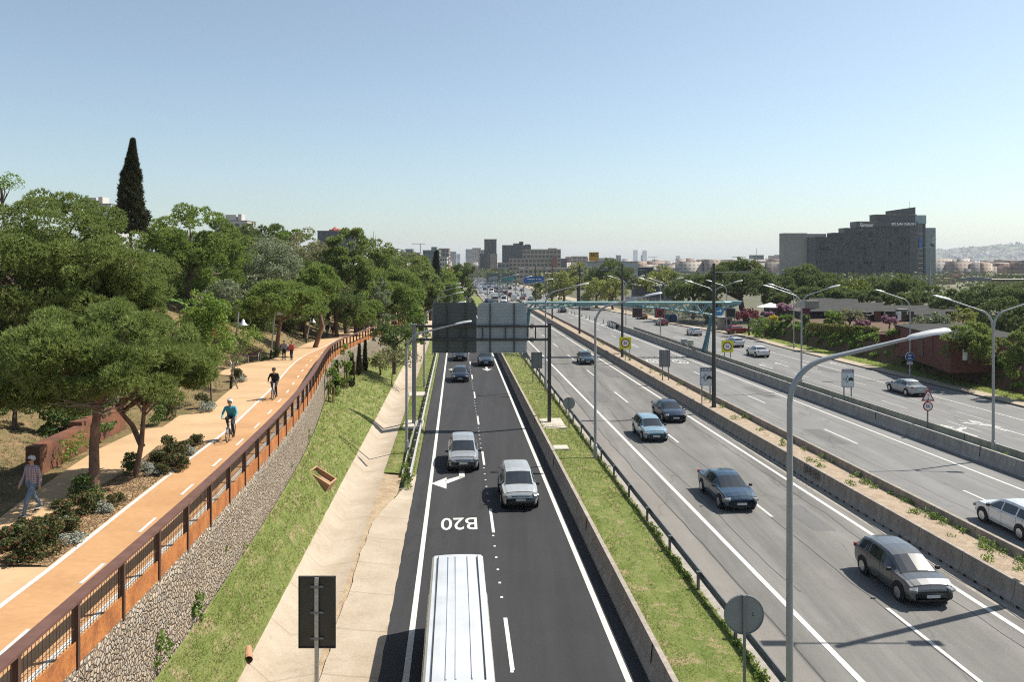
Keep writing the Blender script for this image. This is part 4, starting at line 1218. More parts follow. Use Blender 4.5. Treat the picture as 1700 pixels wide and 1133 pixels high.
def loft_body(kind):
    L, W, rw, ws, rwn, sw, gaps, keys = BODY[kind]
    K = np.array(keys)
    ss = set(np.round(np.linspace(-1, 1, 41), 4)) | set(K[:, 0]) | set(ws) | set(sw) | {v_ for g_ in gaps for v_ in g_}
    if rwn[0] > -2: ss |= set(rwn)
    ss = sorted(x_ for x_ in ss if -1 <= x_ <= 1)
    rings = []
    for q in ss:
        zb, zl, zr, wr, wf = [np.interp(q, K[:, 0], K[:, j]) for j in range(1, 6)]
        w = W/2*wf; r_ = W/2*wr*min(1, wf+.04)
        half = [(w*.84, zb), (w*.95, zb+.06), (w*.99, zb+.22), (w, zl*.62), (w*.985, zl-.07), (w*.955, zl), (r_*1.0, max(zl+.015, zr-.09)), (r_*.92, max(zl+.025, zr-.028)), (r_*.55, zr)]
        y = q*L/2
        rings.append([Vector((x, y, z)) for x, z in half] + [Vector((0, y, zr+.012))] + [Vector((-x, y, z)) for x, z in half[::-1]])
    parts = {'body': MB(), 'windshield': MB(), 'rear_window': MB(), 'side_window': [MB(), MB()]}
    n = len(rings[0])
    for i in range(len(rings)-1):
        a, b = rings[i], rings[i+1]; m_ = .5*(ss[i]+ss[i+1])
        gap = any(g0 < m_ < g1 for g0, g1 in gaps)
        for k in range(n):
            k2 = (k+1) % n
            q = (a[k], a[k2], b[k2], b[k])
            if k in (5, 12) and sw[0] < m_ < sw[1] and not gap and (a[6].z - a[5].z) > .12:
                m = []
                lo, hi = (.06, .90) if k == 5 else (.10, .94)
                g = (q[0].lerp(q[1], lo), q[0].lerp(q[1], hi), q[3].lerp(q[2], hi), q[3].lerp(q[2], lo))
                parts['side_window'][0 if k == 5 else 1].quad(*g)
                parts['body'].quad(q[0], g[0], g[3], q[3]); parts['body'].quad(g[1], q[1], q[2], g[2])
            elif k in (7, 8, 9, 10) and ws[0] < m_ < ws[1]: parts['windshield'].quad(*q)
            elif k in (7, 8, 9, 10) and rwn[0] < m_ < rwn[1]: parts['rear_window'].quad(*q)
            else: parts['body'].quad(*q, mi=1 if k in (0, 18) else None)
    parts['body'].add(rings[0], [tuple(range(n))]); parts['body'].add(rings[-1], [tuple(range(n))[::-1]])
    mb = parts['body']
    def at_s(q):
        j = min(range(len(ss)), key=lambda i_: abs(ss[i_]-q)); j2 = min(len(ss)-1, j+1) if ss[j] <= q else max(0, j-1)
        f_ = 0 if ss[j2] == ss[j] else (q-ss[j])/(ss[j2]-ss[j]); return [p_.lerp(q_, f_) for p_, q_ in zip(rings[j], rings[j2])]
    def seam(q, idx, w=.006, off=.004):
        a, b = at_s(q-w), at_s(q+w)
        for k in idx:
            u_ = [Vector((p_.x*(1+off), p_.y, p_.z + (off if 6 <= kk <= 12 else 0))) for p_, kk in ((a[k],k),(a[k+1],k+1),(b[k+1],k+1),(b[k],k))]; mb.quad(*u_, mi=1)
    for q in [g_[0] for g_ in gaps][:3] + ([.42, -.66] if kind not in ('van', 'bus') else []):
        seam(q, (1, 2, 3, 4, 13, 14, 15, 16), .0028)
    if kind not in ('van', 'bus'):
        seam(ws[1]-.004, (6, 7, 8, 9, 10, 11), .016); seam(.94, (6, 7, 8, 9, 10, 11), .003)
        for q in (-.36, .10):
            c_ = at_s(q)
            for p_ in (c_[4], c_[14]): mb.box((p_.x*1.01, p_.y, p_.z - .05), (.02, .18, .03))
    for sy in (-.60, .63):
        for sx in (-1, 1): mb.cyl((sx*(W/2-.02) if sx > 0 else -W/2-.008, sy*L/2, rw+.03), rw+.065, .028, 22, 1, axis='X')
    if kind in ('van', 'bus'):
        for x in (-.66, .66, -.34, .06, .3): mb.box((x, -.3, {'van':2.46,'bus':2.555}[kind]+(.012 if abs(x) < .5 else -.02)), (.03, L*.84, .02 if abs(x) < .5 else .05), mi=0 if abs(x) < .5 else 1)
    return L, W, rw, parts
def make_car(kind, paint, label, loc, rz, group=None, detail=True, name=None, lights=True, Ls=1.0):
    nm = name or {'hatch': 'car', 'sedan': 'car', 'suv': 'car', 'van': 'van', 'bus': 'van'}[kind]
    r = thing(nm, label, 'van' if kind in ('van', 'bus') else 'car', loc, rz, group)
    key = kind
    if key not in CARMESH:
        L, W, rw, parts = loft_body(kind)
        ob = {}
        bo = parts['body'].build("body", [PAINT['white'], m_rubber], None, smooth=38); ob['body'] = [bo.data]; COL.objects.unlink(bo); bpy.data.objects.remove(bo)
        for k in ('windshield', 'rear_window'):
            if parts[k].v:
                o = parts[k].build(k, m_glass); ob[k] = [o.data]; bpy.data.objects.remove(o)
        ob['side_window'] = []
        for p in parts['side_window']:
            if p.v:
                o = p.build('side_window', m_glass); ob['side_window'].append(o.data); bpy.data.objects.remove(o)
        mb = MB(); mb.tube([(-.11,0,0),(-.09,0,0),(.09,0,0),(.11,0,0)], [rw-.03,rw,rw,rw-.03], 20); o = mb.build("tyre", m_rubber, smooth=40); ob['tyre'] = o.data; bpy.data.objects.remove(o)
        mb = MB(); mb.cyl((-.122,0,0), rw*.64, .244, 18, axis='X'); [mb.box((sx_*.124, rw*.36*math.cos(a_), rw*.36*math.sin(a_)), (.006, rw*.16, rw*.16), rx=a_, mi=0) for sx_ in (-1,1) for a_ in [2*math.pi*k_/5 for k_ in range(5)]]; o = mb.build("rim", m_chrome); ob['rim'] = o.data; bpy.data.objects.remove(o)
        CARMESH[key] = (L, W, None, ob, rw)
    L, W, st, ob, rw = CARMESH[key]
    b = link("body", ob['body'][0], r)
    b.material_slots[0].link = 'OBJECT'; b.material_slots[0].material = PAINT[paint]
    for k in ('windshield', 'rear_window'):
        if k in ob: link(k, ob[k][0], r)
    for m in ob['side_window']: link('side_window', m, r)
    for sy in (-.60, .63):
        for sx in (-1, 1):
            w = link("wheel", ob['tyre'], r, (sx*(W/2-.085), sy*L/2, rw)); 
            if detail: link("rim", ob['rim'], w)
    if detail:
        zf = {'hatch':.68,'sedan':.67,'suv':.80,'van':.86,'bus':.8}[kind]
        bigv = kind in ('van', 'bus')
        for sx in (-1, 1):
            mb = MB(); mb.box((sx*W*.385, L/2*.945, zf), (.30, .30, .13), rz=-sx*.55, rx=-.3); mb.build("headlight", m_headl, r, bevel=.03)
            mb = MB(); mb.box((sx*W*.415, -L/2*.968, zf+.24), (.22, .12, .16 if not bigv else .5)); mb.build("tail_light", m_tail, r, bevel=.02)
            mb = MB(); mb.box((sx*(W/2+.07), L*.19 if not bigv else L*.28, 1.0 if not bigv else 1.4), (.18, .12, .13)); mb.build("mirror", m_trim, r, bevel=.03)
        mb = MB(); mb.box((0, L/2*.982, zf-.10), (.9, .06, .12)); mb.box((0, L/2*.985, zf-.34), (1.1, .06, .14)); mb.build("grille", m_trim, r)
        MB().box((0, -L/2-.004, zf+.04), (.5, .03, .12)).build("number_plate", m_plate, r)
        MB().box((0, L/2+.006, zf-.22), (.5, .03, .11)).build("number_plate", m_plate, r)
        MB().box((0, 0, .24), (W*.86, L*.86, .12)).build("underbody", m_trim, r)
    return r
def lane(t, y): return P(t, y, .01)
AW, TW = RZ, RZ + math.pi        # away from / towards the viewer
make_car('bus', 'van', "long white van seen from above at the bottom of the slip road", lane(.06, 22.5), TW)
make_car('suv', 'silver', "silver grey car under the turn arrow in the left slip road lane", lane(.45, 49.6), TW)
make_car('suv', 'lightvan', "pale silver people carrier in the right lane of the slip road", lane(3.3, 42.2), TW)
make_car('hatch', 'navy', "dark blue hatchback on the slip road just below the dark board", lane(.45, 86), TW)
make_car('sedan', 'dark', "black car half hidden under the dark board on the slip road", lane(.5, 105), TW)
make_car('suv', 'steel', "blue grey car under the pale board in the right slip road lane", lane(3.75, 99.5), TW)
make_car('hatch', 'steel', "blue grey car on the main carriageway left of the curved lamp, far lane", lane(16.7, 101), TW)
make_car('hatch', 'ice', "light blue car in the left lane of the main carriageway", lane(14.2, 57.5), TW)
make_car('sedan', 'navy', "dark navy car beside the light blue one, in the lane by the median", lane(17.5, 64.5), TW)
make_car('sedan', 'teal', "deep blue car behind the nearest lamp column on the main carriageway", lane(14.5, 42), TW)
make_car('hatch', 'grey', "charcoal car closest to the lower right corner by the median", lane(17.4, 30.6), TW)
make_car('hatch', 'white', "white car at the right edge driving away on the opposite carriageway", lane(26.6, 37.0), AW)
make_car('sedan', 'silver', "silver car on the service road below the round blue sign", lane(44.3, 77), AW)
make_car('hatch', 'white', "small white hatchback on the service road left of the teal truss leg", lane(43.2, 142), AW)
make_car('hatch', 'white', "white car on the service road right behind the yellow speed sign", lane(43.4, 122), AW)
make_car('sedan', 'white', "low white car just right of the yellow speed sign on the service road", lane(42.0, 109), AW)
make_car('hatch', 'orange', "dusty orange car under the left display on the service road", lane(44.2, 186), AW)
make_car('hatch', 'red', "red car under the right display beside the recycling bins", lane(43.6, 166), AW)
make_car('hatch', 'red', "parked dark red hatchback next to the guard booth", (X(1224, 145), 145, G(145)+.12), -1.15)
make_car('sedan', 'dark', "dark car at the far end of the opposite carriageway beneath the truss", lane(28.8, 212), AW)
make_car('sedan', 'silver', "silver car by the green traffic island beneath the truss", lane(37.5, 226), AW)
# the far queue
def truck(label, loc, rz):
    r = thing("truck", label, "truck", loc, rz)
    MB().box((0, -1.2, 2.0), (2.4, 5.6, 2.7)).build("cargo_box", PAINT['van'], r, bevel=.05)
    mb = MB(); mb.prism([(-1.05,.45),(1.05,.45),(1.05,1.5),(.95,2.4),(-.95,2.4),(-1.05,1.5)], 1.75, 3.4); mb.build("cab", PAINT['van'], r, bevel=.08)
    MB().box((0, 3.41, 1.85), (1.8, .04, .8)).build("windshield", m_glass, r)
    for y in (-2.6, 2.4):
        for s in (-1, 1): MB().cyl((s*.98 - .13, y, .45), .45, .26, 14, axis='X').build("wheel", m_rubber, r)
    MB().box((0, 3.42, .7), (1.9, .05, .3)).build("bumper", m_trim, r)
truck("white box truck at the front of the far traffic queue", lane(13.2, 268), TW)
QC = [(809,502,'sedan','dark','dark blue car at the left front of the far queue'),(814,504,'hatch','teal','deep blue car in front of the dark one at the far queue'),(836,503,'van','white','white van right of the box truck in the far queue'),(834,495,'hatch','navy','navy hatchback behind the white van in the far queue'),(838,497.5,'hatch','white',None),(829,494,'hatch','ice',None),(808,489,'hatch','white',None),(805,482,'suv','navy',None),(798,482.5,'suv','white',None),(799,487,'hatch','white',None),(816,487,'van','white','white van behind the box truck in the far queue'),(825,487.5,'suv','black','black jeep in the middle of the far queue'),(820,485,'hatch','red','small red car between white van and black jeep'),(833,486,'hatch','red','small red car right of the black jeep'),(840,487,'sedan','dark',None),(847,491,'hatch','red','dark red car behind a far lamp column'),(858,491.5,'sedan','white',None),(853,500,'van','white','white van alone right of the queue front'),(867,498,'hatch','red','dark red hatch leaving the far queue'),(870,493,'hatch','silver',None),(881,499,'sedan','silver','silver saloon at the right of the far queue'),(803,478,'hatch','white',None),(797,477,'hatch','white',None),(810,478,'suv','grey',None),(818,478,'hatch','white',None),(827,479,'sedan','dark',None),(836,480,'hatch','silver',None),(846,481,'hatch','dark',None),(856,482,'sedan','white',None),(866,484,'hatch','grey',None)]
for u, v, k, p, lab in QC:
    x, y, z = U(u, v)
    make_car(k, p, lab or f"tiny {({'ice':'pale blue','dark':'black','silver':'silver grey'}).get(p, p)} car in the middle of the far traffic queue", (x, y, z), TW if u < 842 else AW, "cars queuing far down the avenue", detail=False)
q = 0
for ln, t in enumerate((10.6, 13.6, 16.8, 20.0, 24.5, 27.6)):
    y = 420 + rng.random()*12
    while y < 760:
        p = ('white','white','silver','dark','white','grey','red','navy')[int(rng.integers(8))]
        make_car(('hatch','sedan','suv')[int(rng.integers(3))], p, "speck of a car in the dense traffic near the vanishing point", lane(t - (y-400)*.012, y), TW if ln < 4 else AW, "specks of traffic near the vanishing point", detail=False)
        y += 9 + rng.random()*16; q += 1
# ------------------------------------------------------------------ people and bicycles
m_skin = M("skin", (.44,.25,.17), .6); m_jean = M("jeans", (.10,.15,.21), .85, (.15,.20,.27), 9); m_blackc = M("black_cloth", (.012,.012,.014), .8)
m_shoe = M("shoe", (.015,.015,.016), .6); m_greyhair = M("grey_hair", (.48,.47,.46), .7, (.36,.355,.35), 40); m_darkhair = M("dark_hair", (.05,.03,.02), .7)
m_plaid, nt, bs, new, lk = mat_base("plaid_shirt")
bs.inputs["Roughness"].default_value = .85
v = coords(nt)
col = (.46,.36,.33)
w1 = new("ShaderNodeTexWave"); w1.bands_direction = 'X'; w1.inputs["Scale"].default_value = 6.5; lk(v, w1.inputs[0])
w2 = new("ShaderNodeTexWave"); w2.bands_direction = 'Z'; w2.inputs["Scale"].default_value = 5.5; lk(v, w2.inputs[0])
c1 = mix(nt, ramp(nt, w1.outputs["Fac"], .55, .75), col, (.16,.16,.26)); c1 = mix(nt, ramp(nt, w2.outputs["Fac"], .6, .8), c1, (.22,.13,.15))
lk(c1, bs.inputs["Base Color"])
def figure(name, label, caps, mats, loc, rz, voxel=.014, hair=None, group=None, smooth=4):
    """one continuous body grown from tapered bones; caps = (a, b, ra, rb, material index)"""
    bm = bmesh.new()
    for a, b, ra, rb, mi in caps:
        a, b = Vector(a), Vector(b)
        d = b - a; L = d.length
        if L < 1e-5: d = Vector((0,0,1))
        d = d.normalized(); o1 = d.orthogonal().normalized(); o2 = d.cross(o1)
        prof = [(-math.cos(t)*ra, math.sin(t)*ra, 0) for t in (0.02, .5, 1.0, 1.57)] + [(L + math.sin(t)*rb, math.cos(t)*rb, 1) for t in (0, .57, 1.07, 1.55)]
        n = 12; rows = []
        for h, r_, _ in prof:
            rows.append([bm.verts.new(a + d*h + (o1*math.cos(2*math.pi*k/n) + o2*math.sin(2*math.pi*k/n))*r_) for k in range(n)])
        for i in range(len(rows)-1):
            for k in range(n): bm.faces.new((rows[i][k], rows[i][(k+1) % n], rows[i+1][(k+1) % n], rows[i+1][k]))
        bm.faces.new(rows[0][::-1]); bm.faces.new(rows[-1])
    bmesh.ops.recalc_face_normals(bm, faces=bm.faces)
    me = bpy.data.meshes.new("tmp"); bm.to_mesh(me); bm.free()
    o = bpy.data.objects.new("tmp", me); COL.objects.link(o)
    rm = o.modifiers.new("r", 'REMESH'); rm.mode = 'VOXEL'; rm.voxel_size = voxel
    sm = o.modifiers.new("s", 'SMOOTH'); sm.iterations = smooth; sm.factor = .5
    dg = bpy.context.evaluated_depsgraph_get()
    body = bpy.data.meshes.new_from_object(o.evaluated_get(dg))
    bpy.data.objects.remove(o); bpy.data.meshes.remove(me)
    body.name = name
    body.materials.clear()
    for m in mats: body.materials.append(m)
    nf = len(body.polygons)
    cen = np.empty(nf*3, dtype=np.float32); body.polygons.foreach_get("center", cen); cen = cen.reshape(-1, 3)
    best = np.full(nf, 1e9); idx = np.zeros(nf, dtype=np.int32)
    for a, b, ra, rb, mi in caps:
        a, b = np.array(a, dtype=float), np.array(b, dtype=float); d = b - a; L2 = max(1e-9, d @ d)
        s = np.clip(((cen - a) @ d) / L2, 0, 1)
        dist = np.linalg.norm(cen - (a + s[:, None]*d), axis=1) / (ra + (rb-ra)*s)
        k = dist < best; best[k] = dist[k]; idx[k] = mi
    body.polygons.foreach_set("material_index", idx); body.polygons.foreach_set("use_smooth", np.ones(nf, dtype=bool)); body.update()
    p = link("person", body, None, loc, rz)
    tag(p, label, "person", group)
    return p
def hand(c, d, side, s=1.0):
    """palm, four fingers and a thumb from wrist c along d, slightly curled"""
    c, d = Vector(c), Vector(d).normalized()
    f = Vector((0, 1, 0)); f = (f - d*f.dot(d)).normalized(); r = d.cross(f)
    out = [(c, c + d*.075*s, .026*s, .032*s)]
    for k, ln in ((-1.5, .060), (-.5, .075), (.5, .080), (1.5, .070)):
        b = c + d*.085*s + f*.017*k*s
        m = b + d*ln*.5*s + r*.006*side*s; out += [(b, m, .0095*s, .009*s), (m, m + (d*.8 + r*.55*side).normalized()*ln*.5*s, .009*s, .0075*s)]
    b = c + d*.03*s + f*.03*s
    out += [(b, b + (d*.6 + f*.7).normalized()*.055*s, .011*s, .009*s)]
    return [(tuple(a), tuple(b), ra, rb) for a, b, ra, rb in out]
def walker(h=1.75, stride=.32, top=1, legs=2, build=1.0, head_turn=0.0, arms=(.25, -.25), sleeve=1, coat=0):
    """walking figure facing +y; material slots 0 skin 1 top 2 legs 3 shoes"""
    k = h/1.75; B = build
    C = []
    def c(a, b, ra, rb, mi): C.append((tuple(x*k for x in a), tuple(x*k for x in b), ra*k, rb*k, mi))
    # torso: two side-by-side bones give width
    for s in (-1, 1):
        c((s*.085*B,0,.98),(s*.075*B,-.005,1.12),.115*B,.108*B,1 if coat or True else 2)
        c((s*.075*B,-.005,1.12),(s*.115*B,.0,1.34),.110*B,.105*B,1)
        c((s*.06,0,1.38),(s*.165*B,-.01,1.405),.08,.062,1)
        c((s*.075*B,0,.90),(s*.075*B,0,.97),.118*B,.118*B,2)
    c((0,.012,1.20),(0,.01,1.34),.112*B,.11*B,1)
    c((0,-.01,1.42),(0,.015,1.53),.056,.052,0)                    # neck
    c((0,.02,1.585),(0,.01,1.665),.072,.088,0); c((0,.045,1.565),(0,.05,1.60),.052,.062,0)   # skull, jaw
    c((0,.112,1.60),(0,.100,1.632),.016,.011,0)                  # nose
    c((0,.098,1.566),(.0,.098,1.567),.018,.018,0)
    for s in (-1, 1): c((s*.088,.0,1.595),(s*.090,-.004,1.63),.012,.014,0)   # ears
    # legs: left leg forward by stride
    for s, f in ((-1, stride), (1, -stride)):
        hip = (s*.09, 0, .90); kn = (s*.095, f*.55 + .05, .49); an = (s*.10, f + (-.04 if f < 0 else .0), .09 + (.05 if f < 0 else 0))
        c(hip, kn, .098*B, .068, 2); c(kn, an, .066, .050, 2)
        c((an[0], an[1]-.04, an[2]-.045), (an[0]+s*.02, an[1]+.17, an[2]-.055 - (.04 if f < 0 else 0)), .042, .038, 3)
    for s, sw in ((-1, arms[0]), (1, arms[1])):
        sh = (s*.195*B, -.01, 1.39); el = (s*.245*B, -.02 + sw*.5, 1.12); wr = (s*.25*B, .05 + sw, .89)
        c(sh, el, .062, .050, 1); c(el, wr, .050 if sleeve else .042, .044 if sleeve else .030, 1 if sleeve else 0)
        d = Vector(wr) - Vector(el)
        for a, b, ra, rb in hand(wr, d, -s): c(a, b, ra, rb, 0)
    return C
def hair_cap(parent, mat, c, r, zcut=.02, name="hair", back=.0):
    mb = MB(); V, Fc = [], []
    n, m = 20, 9
    for i in range(m+1):
        ph = math.pi*.60*i/m
        for k in range(n):
            th = 2*math.pi*k/n
            front = max(0, math.sin(th))
            p = ph*(1 - .38*front)
            rr = r*(1 + (.045*math.sin(7*th + 3*i) + .03*math.sin(13*th + 5*i) if name == 'hair' else 0))
            V.append((c[0] + rr*.94*math.sin(p)*math.cos(th), c[1] + rr*1.12*math.sin(p)*math.sin(th) - back, c[2] + rr*math.cos(p)))
    for i in range(m):
        for k in range(n): Fc.append((i*n+k, i*n+(k+1) % n, (i+1)*n+(k+1) % n, (i+1)*n+k))
    mb.add(V, Fc)
    return mb.build(name, mat, parent, smooth=60)
# man walking
fx, fy, fz = UP(53, 853, .04)
p = figure("person", "elderly man in plaid shirt, jeans and sunglasses walking on the tan walkway", walker(1.78, .34, arms=(-.10, .12), build=1.06), [m_skin, m_plaid, m_jean, m_shoe], (fx, fy, fz), math.pi - .35, .0095)
hair_cap(p, m_greyhair, (0, .018, 1.675), .108)
mb = MB(); 
for s in (-1, 1): mb.box((s*.038, .118, 1.655), (.062, .02, .042)); mb.box((s*.088, .06, 1.66), (.008, .12, .014))
mb.box((0, .122, 1.662), (.03, .012, .012)); mb.build("sunglasses", m_blackc, p)
mb = MB()
for s, f in ((-1, .34), (1, -.38)): mb.box((s*.11, f + .07, .035 + (.04 if f < 0 else 0)), (.085, .25, .022))
mb.build("shoe_sole", m_white, p)
# small walkers
def small(label, u, v, h, top, legs, hairm, rz, stride=.2, build=.95):
    x, y, z = UP(u, v, .04)
    q = figure("person", label, walker(h, stride, build=build, arms=(.1, .05)), [m_skin, top, legs, m_shoe], (x, y, z), rz, .02, smooth=3)
    hair_cap(q, hairm, (0, .018*h/1.75, 1.668*h/1.75), .112, back=.01)
    return q
m_pink = M("coral_top", (.50,.09,.085), .85); m_pat = M("patterned_top", (.30,.30,.33), .85, (.05,.05,.07), 26, lo=.45, hi=.55); m_lil = M("lilac_top", (.50,.30,.42), .85); m_redt = M("red_trousers", (.22,.02,.03), .85); m_sand = M("light_shorts", (.45,.42,.40), .85)
small("woman in a black and white patterned top and black trousers under the pine", 471.5, 598, 1.66, m_pat, m_blackc, M("blond_hair", (.42,.33,.2), .7), math.pi + .2, .08)
small("woman in a coral top and dark trousers walking beside the patterned top", 484, 598, 1.58, m_pink, M("dark_jeans", (.03,.035,.05), .9), M("brown_hair", (.15,.08,.04), .7), math.pi - .1, .12)
small("distant walker in a black jacket and blue jeans on the promenade", 543.5, 559.5, 1.74, m_blackc, m_jean, m_darkhair, math.pi, .16)
small("distant walker in a black top and red trousers beside the black jacket", 552.5, 560, 1.62, m_blackc, m_redt, m_darkhair, math.pi, .2)
small("distant jogger in a lilac top and pale shorts on the cycle lane", 604.5, 542.5, 1.7, m_lil, m_sand, m_darkhair, .3, .34)
small("tiny walker in a pale top far along the promenade near the cypress", 689, 527, 1.7, m_white, M("tan_legs", (.3,.18,.12), .8), m_darkhair, .1, .2)

# cyclists
def bicycle(label, loc, rz):
    r = thing("bicycle", label, "bicycle", loc, rz)
    rad = .34
    for y in (-.52, .53):
        w = MB(); n = 28
        w.tube([(0, rad*math.cos(2*math.pi*k/n), rad*math.sin(2*math.pi*k/n)) for k in range(n+1)], .019, 6, cap=False)
        wo = w.build("wheel", m_rubber, r, (0, y, rad + .015))
        mb = MB()
        for k in range(9): a = math.pi*k/9; mb.tube([(0, -.33*math.cos(a), -.33*math.sin(a)), (0, .33*math.cos(a), .33*math.sin(a))], .0025, 3, cap=False)
        mb.cyl((-.04,0,0), .03, .08, 10, axis='X'); mb.build("spokes", m_chrome, wo)
    mb = MB()
    bb, seat, head, hb = (0,-.05,.30), (0,-.20,.80), (0,.36,.82), (0,.40,.68)
    for a, b, rr in ((bb, seat, .017), (bb, hb, .022), (seat, head, .018), ((0,-.52,.355), bb, .012), ((0,-.52,.355), (0,-.18,.72), .010), (head, hb, .02), (hb, (.05,.53,.355), .013), (hb, (-.05,.53,.355), .013)):
        mb.tube([a, b], rr, 8)
    mb.build("frame", M("bike_frame", (.22,.23,.25), .35, metal=.3), r)
    MB().tube([(0,.36,.80),(0,.38,.96)], .014, 6).tube([(-.31,.33,1.0),(-.12,.40,.98),(.12,.40,.98),(.31,.33,1.0)], .014, 6).build("handlebar", m_trim, r)
    MB().tube([(0,-.20,.78),(0,-.22,.90)], .014, 6).box((0,-.25,.925), (.13,.27,.05)).build("saddle", m_trim, r, bevel=.0)
    MB().cyl((-.015,-.05,.30), .09, .03, 16, axis='X').tube([(-.09,-.05,.30),(-.09,.03,.15)], .011, 5).tube([(.09,-.05,.30),(.09,-.13,.45)], .011, 5).box((-.14,.03,.15), (.10,.09,.025)).box((.14,-.13,.45), (.10,.09,.025)).build("crankset", m_trim, r)
    return r
def rider():
    C = []
    def c(a, b, ra, rb, mi): C.append((a, b, ra, rb, mi))
    for s in (-1, 1):
        c((s*.085,-.23,.99),(s*.08,-.13,1.16),.115,.11,1); c((s*.08,-.13,1.16),(s*.12,.04,1.37),.11,.10,1)
        c((s*.06,.05,1.42),(s*.17,.05,1.42),.078,.062,1); c((s*.08,-.25,.96),(s*.08,-.20,1.0),.12,.12,2)
        sh = (s*.20,.06,1.41); el = (s*.29,.17,1.19); wr = (s*.275,.34,1.045)
        c(sh, el, .06, .048, 1); c(el, wr, .046, .036, 1)
        for a, b, ra, rb in hand(wr, Vector((0,.55,-.35)), -s, .9): c(a, b, ra, rb, 0)
        kn, an = ((-.12,.20,.72), (-.13,.0,.25)) if s < 0 else ((.12,.22,.98), (.13,-.16,.55))
        c((s*.09,-.22,.97), kn, .10, .072, 2); c(kn, an, .068, .046, 2)
        c((an[0],an[1]-.04,an[2]-.05),(an[0],an[1]+.16,an[2]-.065),.042,.036,3)
    c((0,-.02,1.24),(0,.06,1.38),.11,.10,1)
    c((0,.08,1.44),(0,.14,1.55),.056,.052,0); c((0,.16,1.60),(0,.145,1.675),.074,.088,0); c((0,.19,1.575),(0,.195,1.61),.052,.06,0)
    c((0,.25,1.605),(0,.24,1.64),.016,.011,0)
    for s in (-1, 1): c((s*.088,.145,1.605),(s*.09,.14,1.64),.012,.014,0)
    return C
def helmet(parent, mat):
    h = hair_cap(parent, mat, (0, .155, 1.70), .125, name="helmet", back=.01)
    mb = MB()
    for x in (-.06, 0, .06): mb.tube([(x, .05 + .0, 1.815-.2*abs(x)), (x*1.05, .16, 1.835-.25*abs(x)), (x*.9, .25, 1.775-.2*abs(x))], .012, 5)
    mb.build("vent_rib", m_trim if mat != m_blackc else m_greyp, h)
m_cyan = M("cyan_jacket", (.045,.30,.40), .75, (.035,.25,.34), 7); m_navyt = M("navy_trousers", (.018,.024,.035), .85)
def cyclist(plabel, blabel, u, v, top, legs, helm, ang):
    x, y, z = UP(u, v, .04)
    d = Vector((math.sin(ang), -math.cos(ang)))          # travel direction, front wheel touches (u,v)
    o = (x - d.x*.53, y - d.y*.53, zp(y + .5) + .04)
    rz = math.atan2(d.y, d.x) - math.pi/2
    bicycle(blabel, o, rz)
    q = figure("person", plabel, rider(), [m_skin, top, legs, m_shoe], o, rz, .0125)
    helmet(q, helm)
    return q
cyclist("cyclist in a cyan jacket and white helmet riding towards the camera", "bicycle under the rider in the cyan jacket", 378, 735, m_cyan, m_navyt, m_white, .12)
cyclist("cyclist in black with a dark helmet, farther up the path", "bicycle under the rider dressed in black", 452.5, 665, m_blackc, m_navyt, m_blackc, .12)
# ------------------------------------------------------------------ vegetation
def L_(c, k): return tuple(x*k for x in c)
m_pine = leaf("pine_needles", (.10,.148,.034), (.235,.285,.082), .34, c3=(.15,.125,.05), p3=.955)
m_pine_y = leaf("pine_needles_bright", (.108,.165,.036), (.235,.31,.075), .34, c3=(.17,.14,.06), p3=.96)
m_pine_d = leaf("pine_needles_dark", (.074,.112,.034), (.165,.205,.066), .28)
m_olive = leaf("olive_leaves", (.115,.14,.075), (.22,.25,.15), .28)
m_fresh = leaf("fresh_leaves", (.085,.14,.022), (.19,.27,.048), .35)
m_plane = leaf("plane_leaves", (.13,.155,.03), (.26,.28,.075), .35)
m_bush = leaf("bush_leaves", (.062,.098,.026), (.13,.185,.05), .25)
m_ivy = leaf("ivy_leaves", (.07,.12,.02), (.17,.26,.045), .32)
m_cyp = leaf("cypress_leaves", (.030,.038,.018), (.075,.08,.036), .10, c3=(.12,.10,.055), p3=.93)
m_brown = leaf("budding_twigs", (.19,.16,.10), (.20,.22,.095), .3)
m_purple = leaf("red_leaves", (.085,.014,.02), (.17,.03,.04), .25)
m_pinkf = leaf("pink_blossom", (.30,.13,.21), (.42,.23,.33), .3, c3=(.12,.15,.05), p3=.8)
m_photinia = leaf("red_tipped_leaves", (.040,.065,.02), (.09,.105,.03), .2, c3=(.17,.055,.035), p3=.82)
m_silver = leaf("silver_leaves", (.22,.24,.20), (.38,.40,.34), .15)
m_yel = leaf("yellow_leaves", (.42,.32,.02), (.5,.42,.06), .3)
m_bark = M("bark", (.14,.095,.07), .95, (.075,.052,.04), 7, .9, stretch=(1,1,.35), fine=.3)
m_bark_r = M("bark_red", (.23,.13,.085), .95, (.13,.075,.052), 5, .9, stretch=(1,1,.35), fine=.3)
m_twig = M("dry_twig", (.30,.24,.19), .9, (.2,.16,.13), 6)

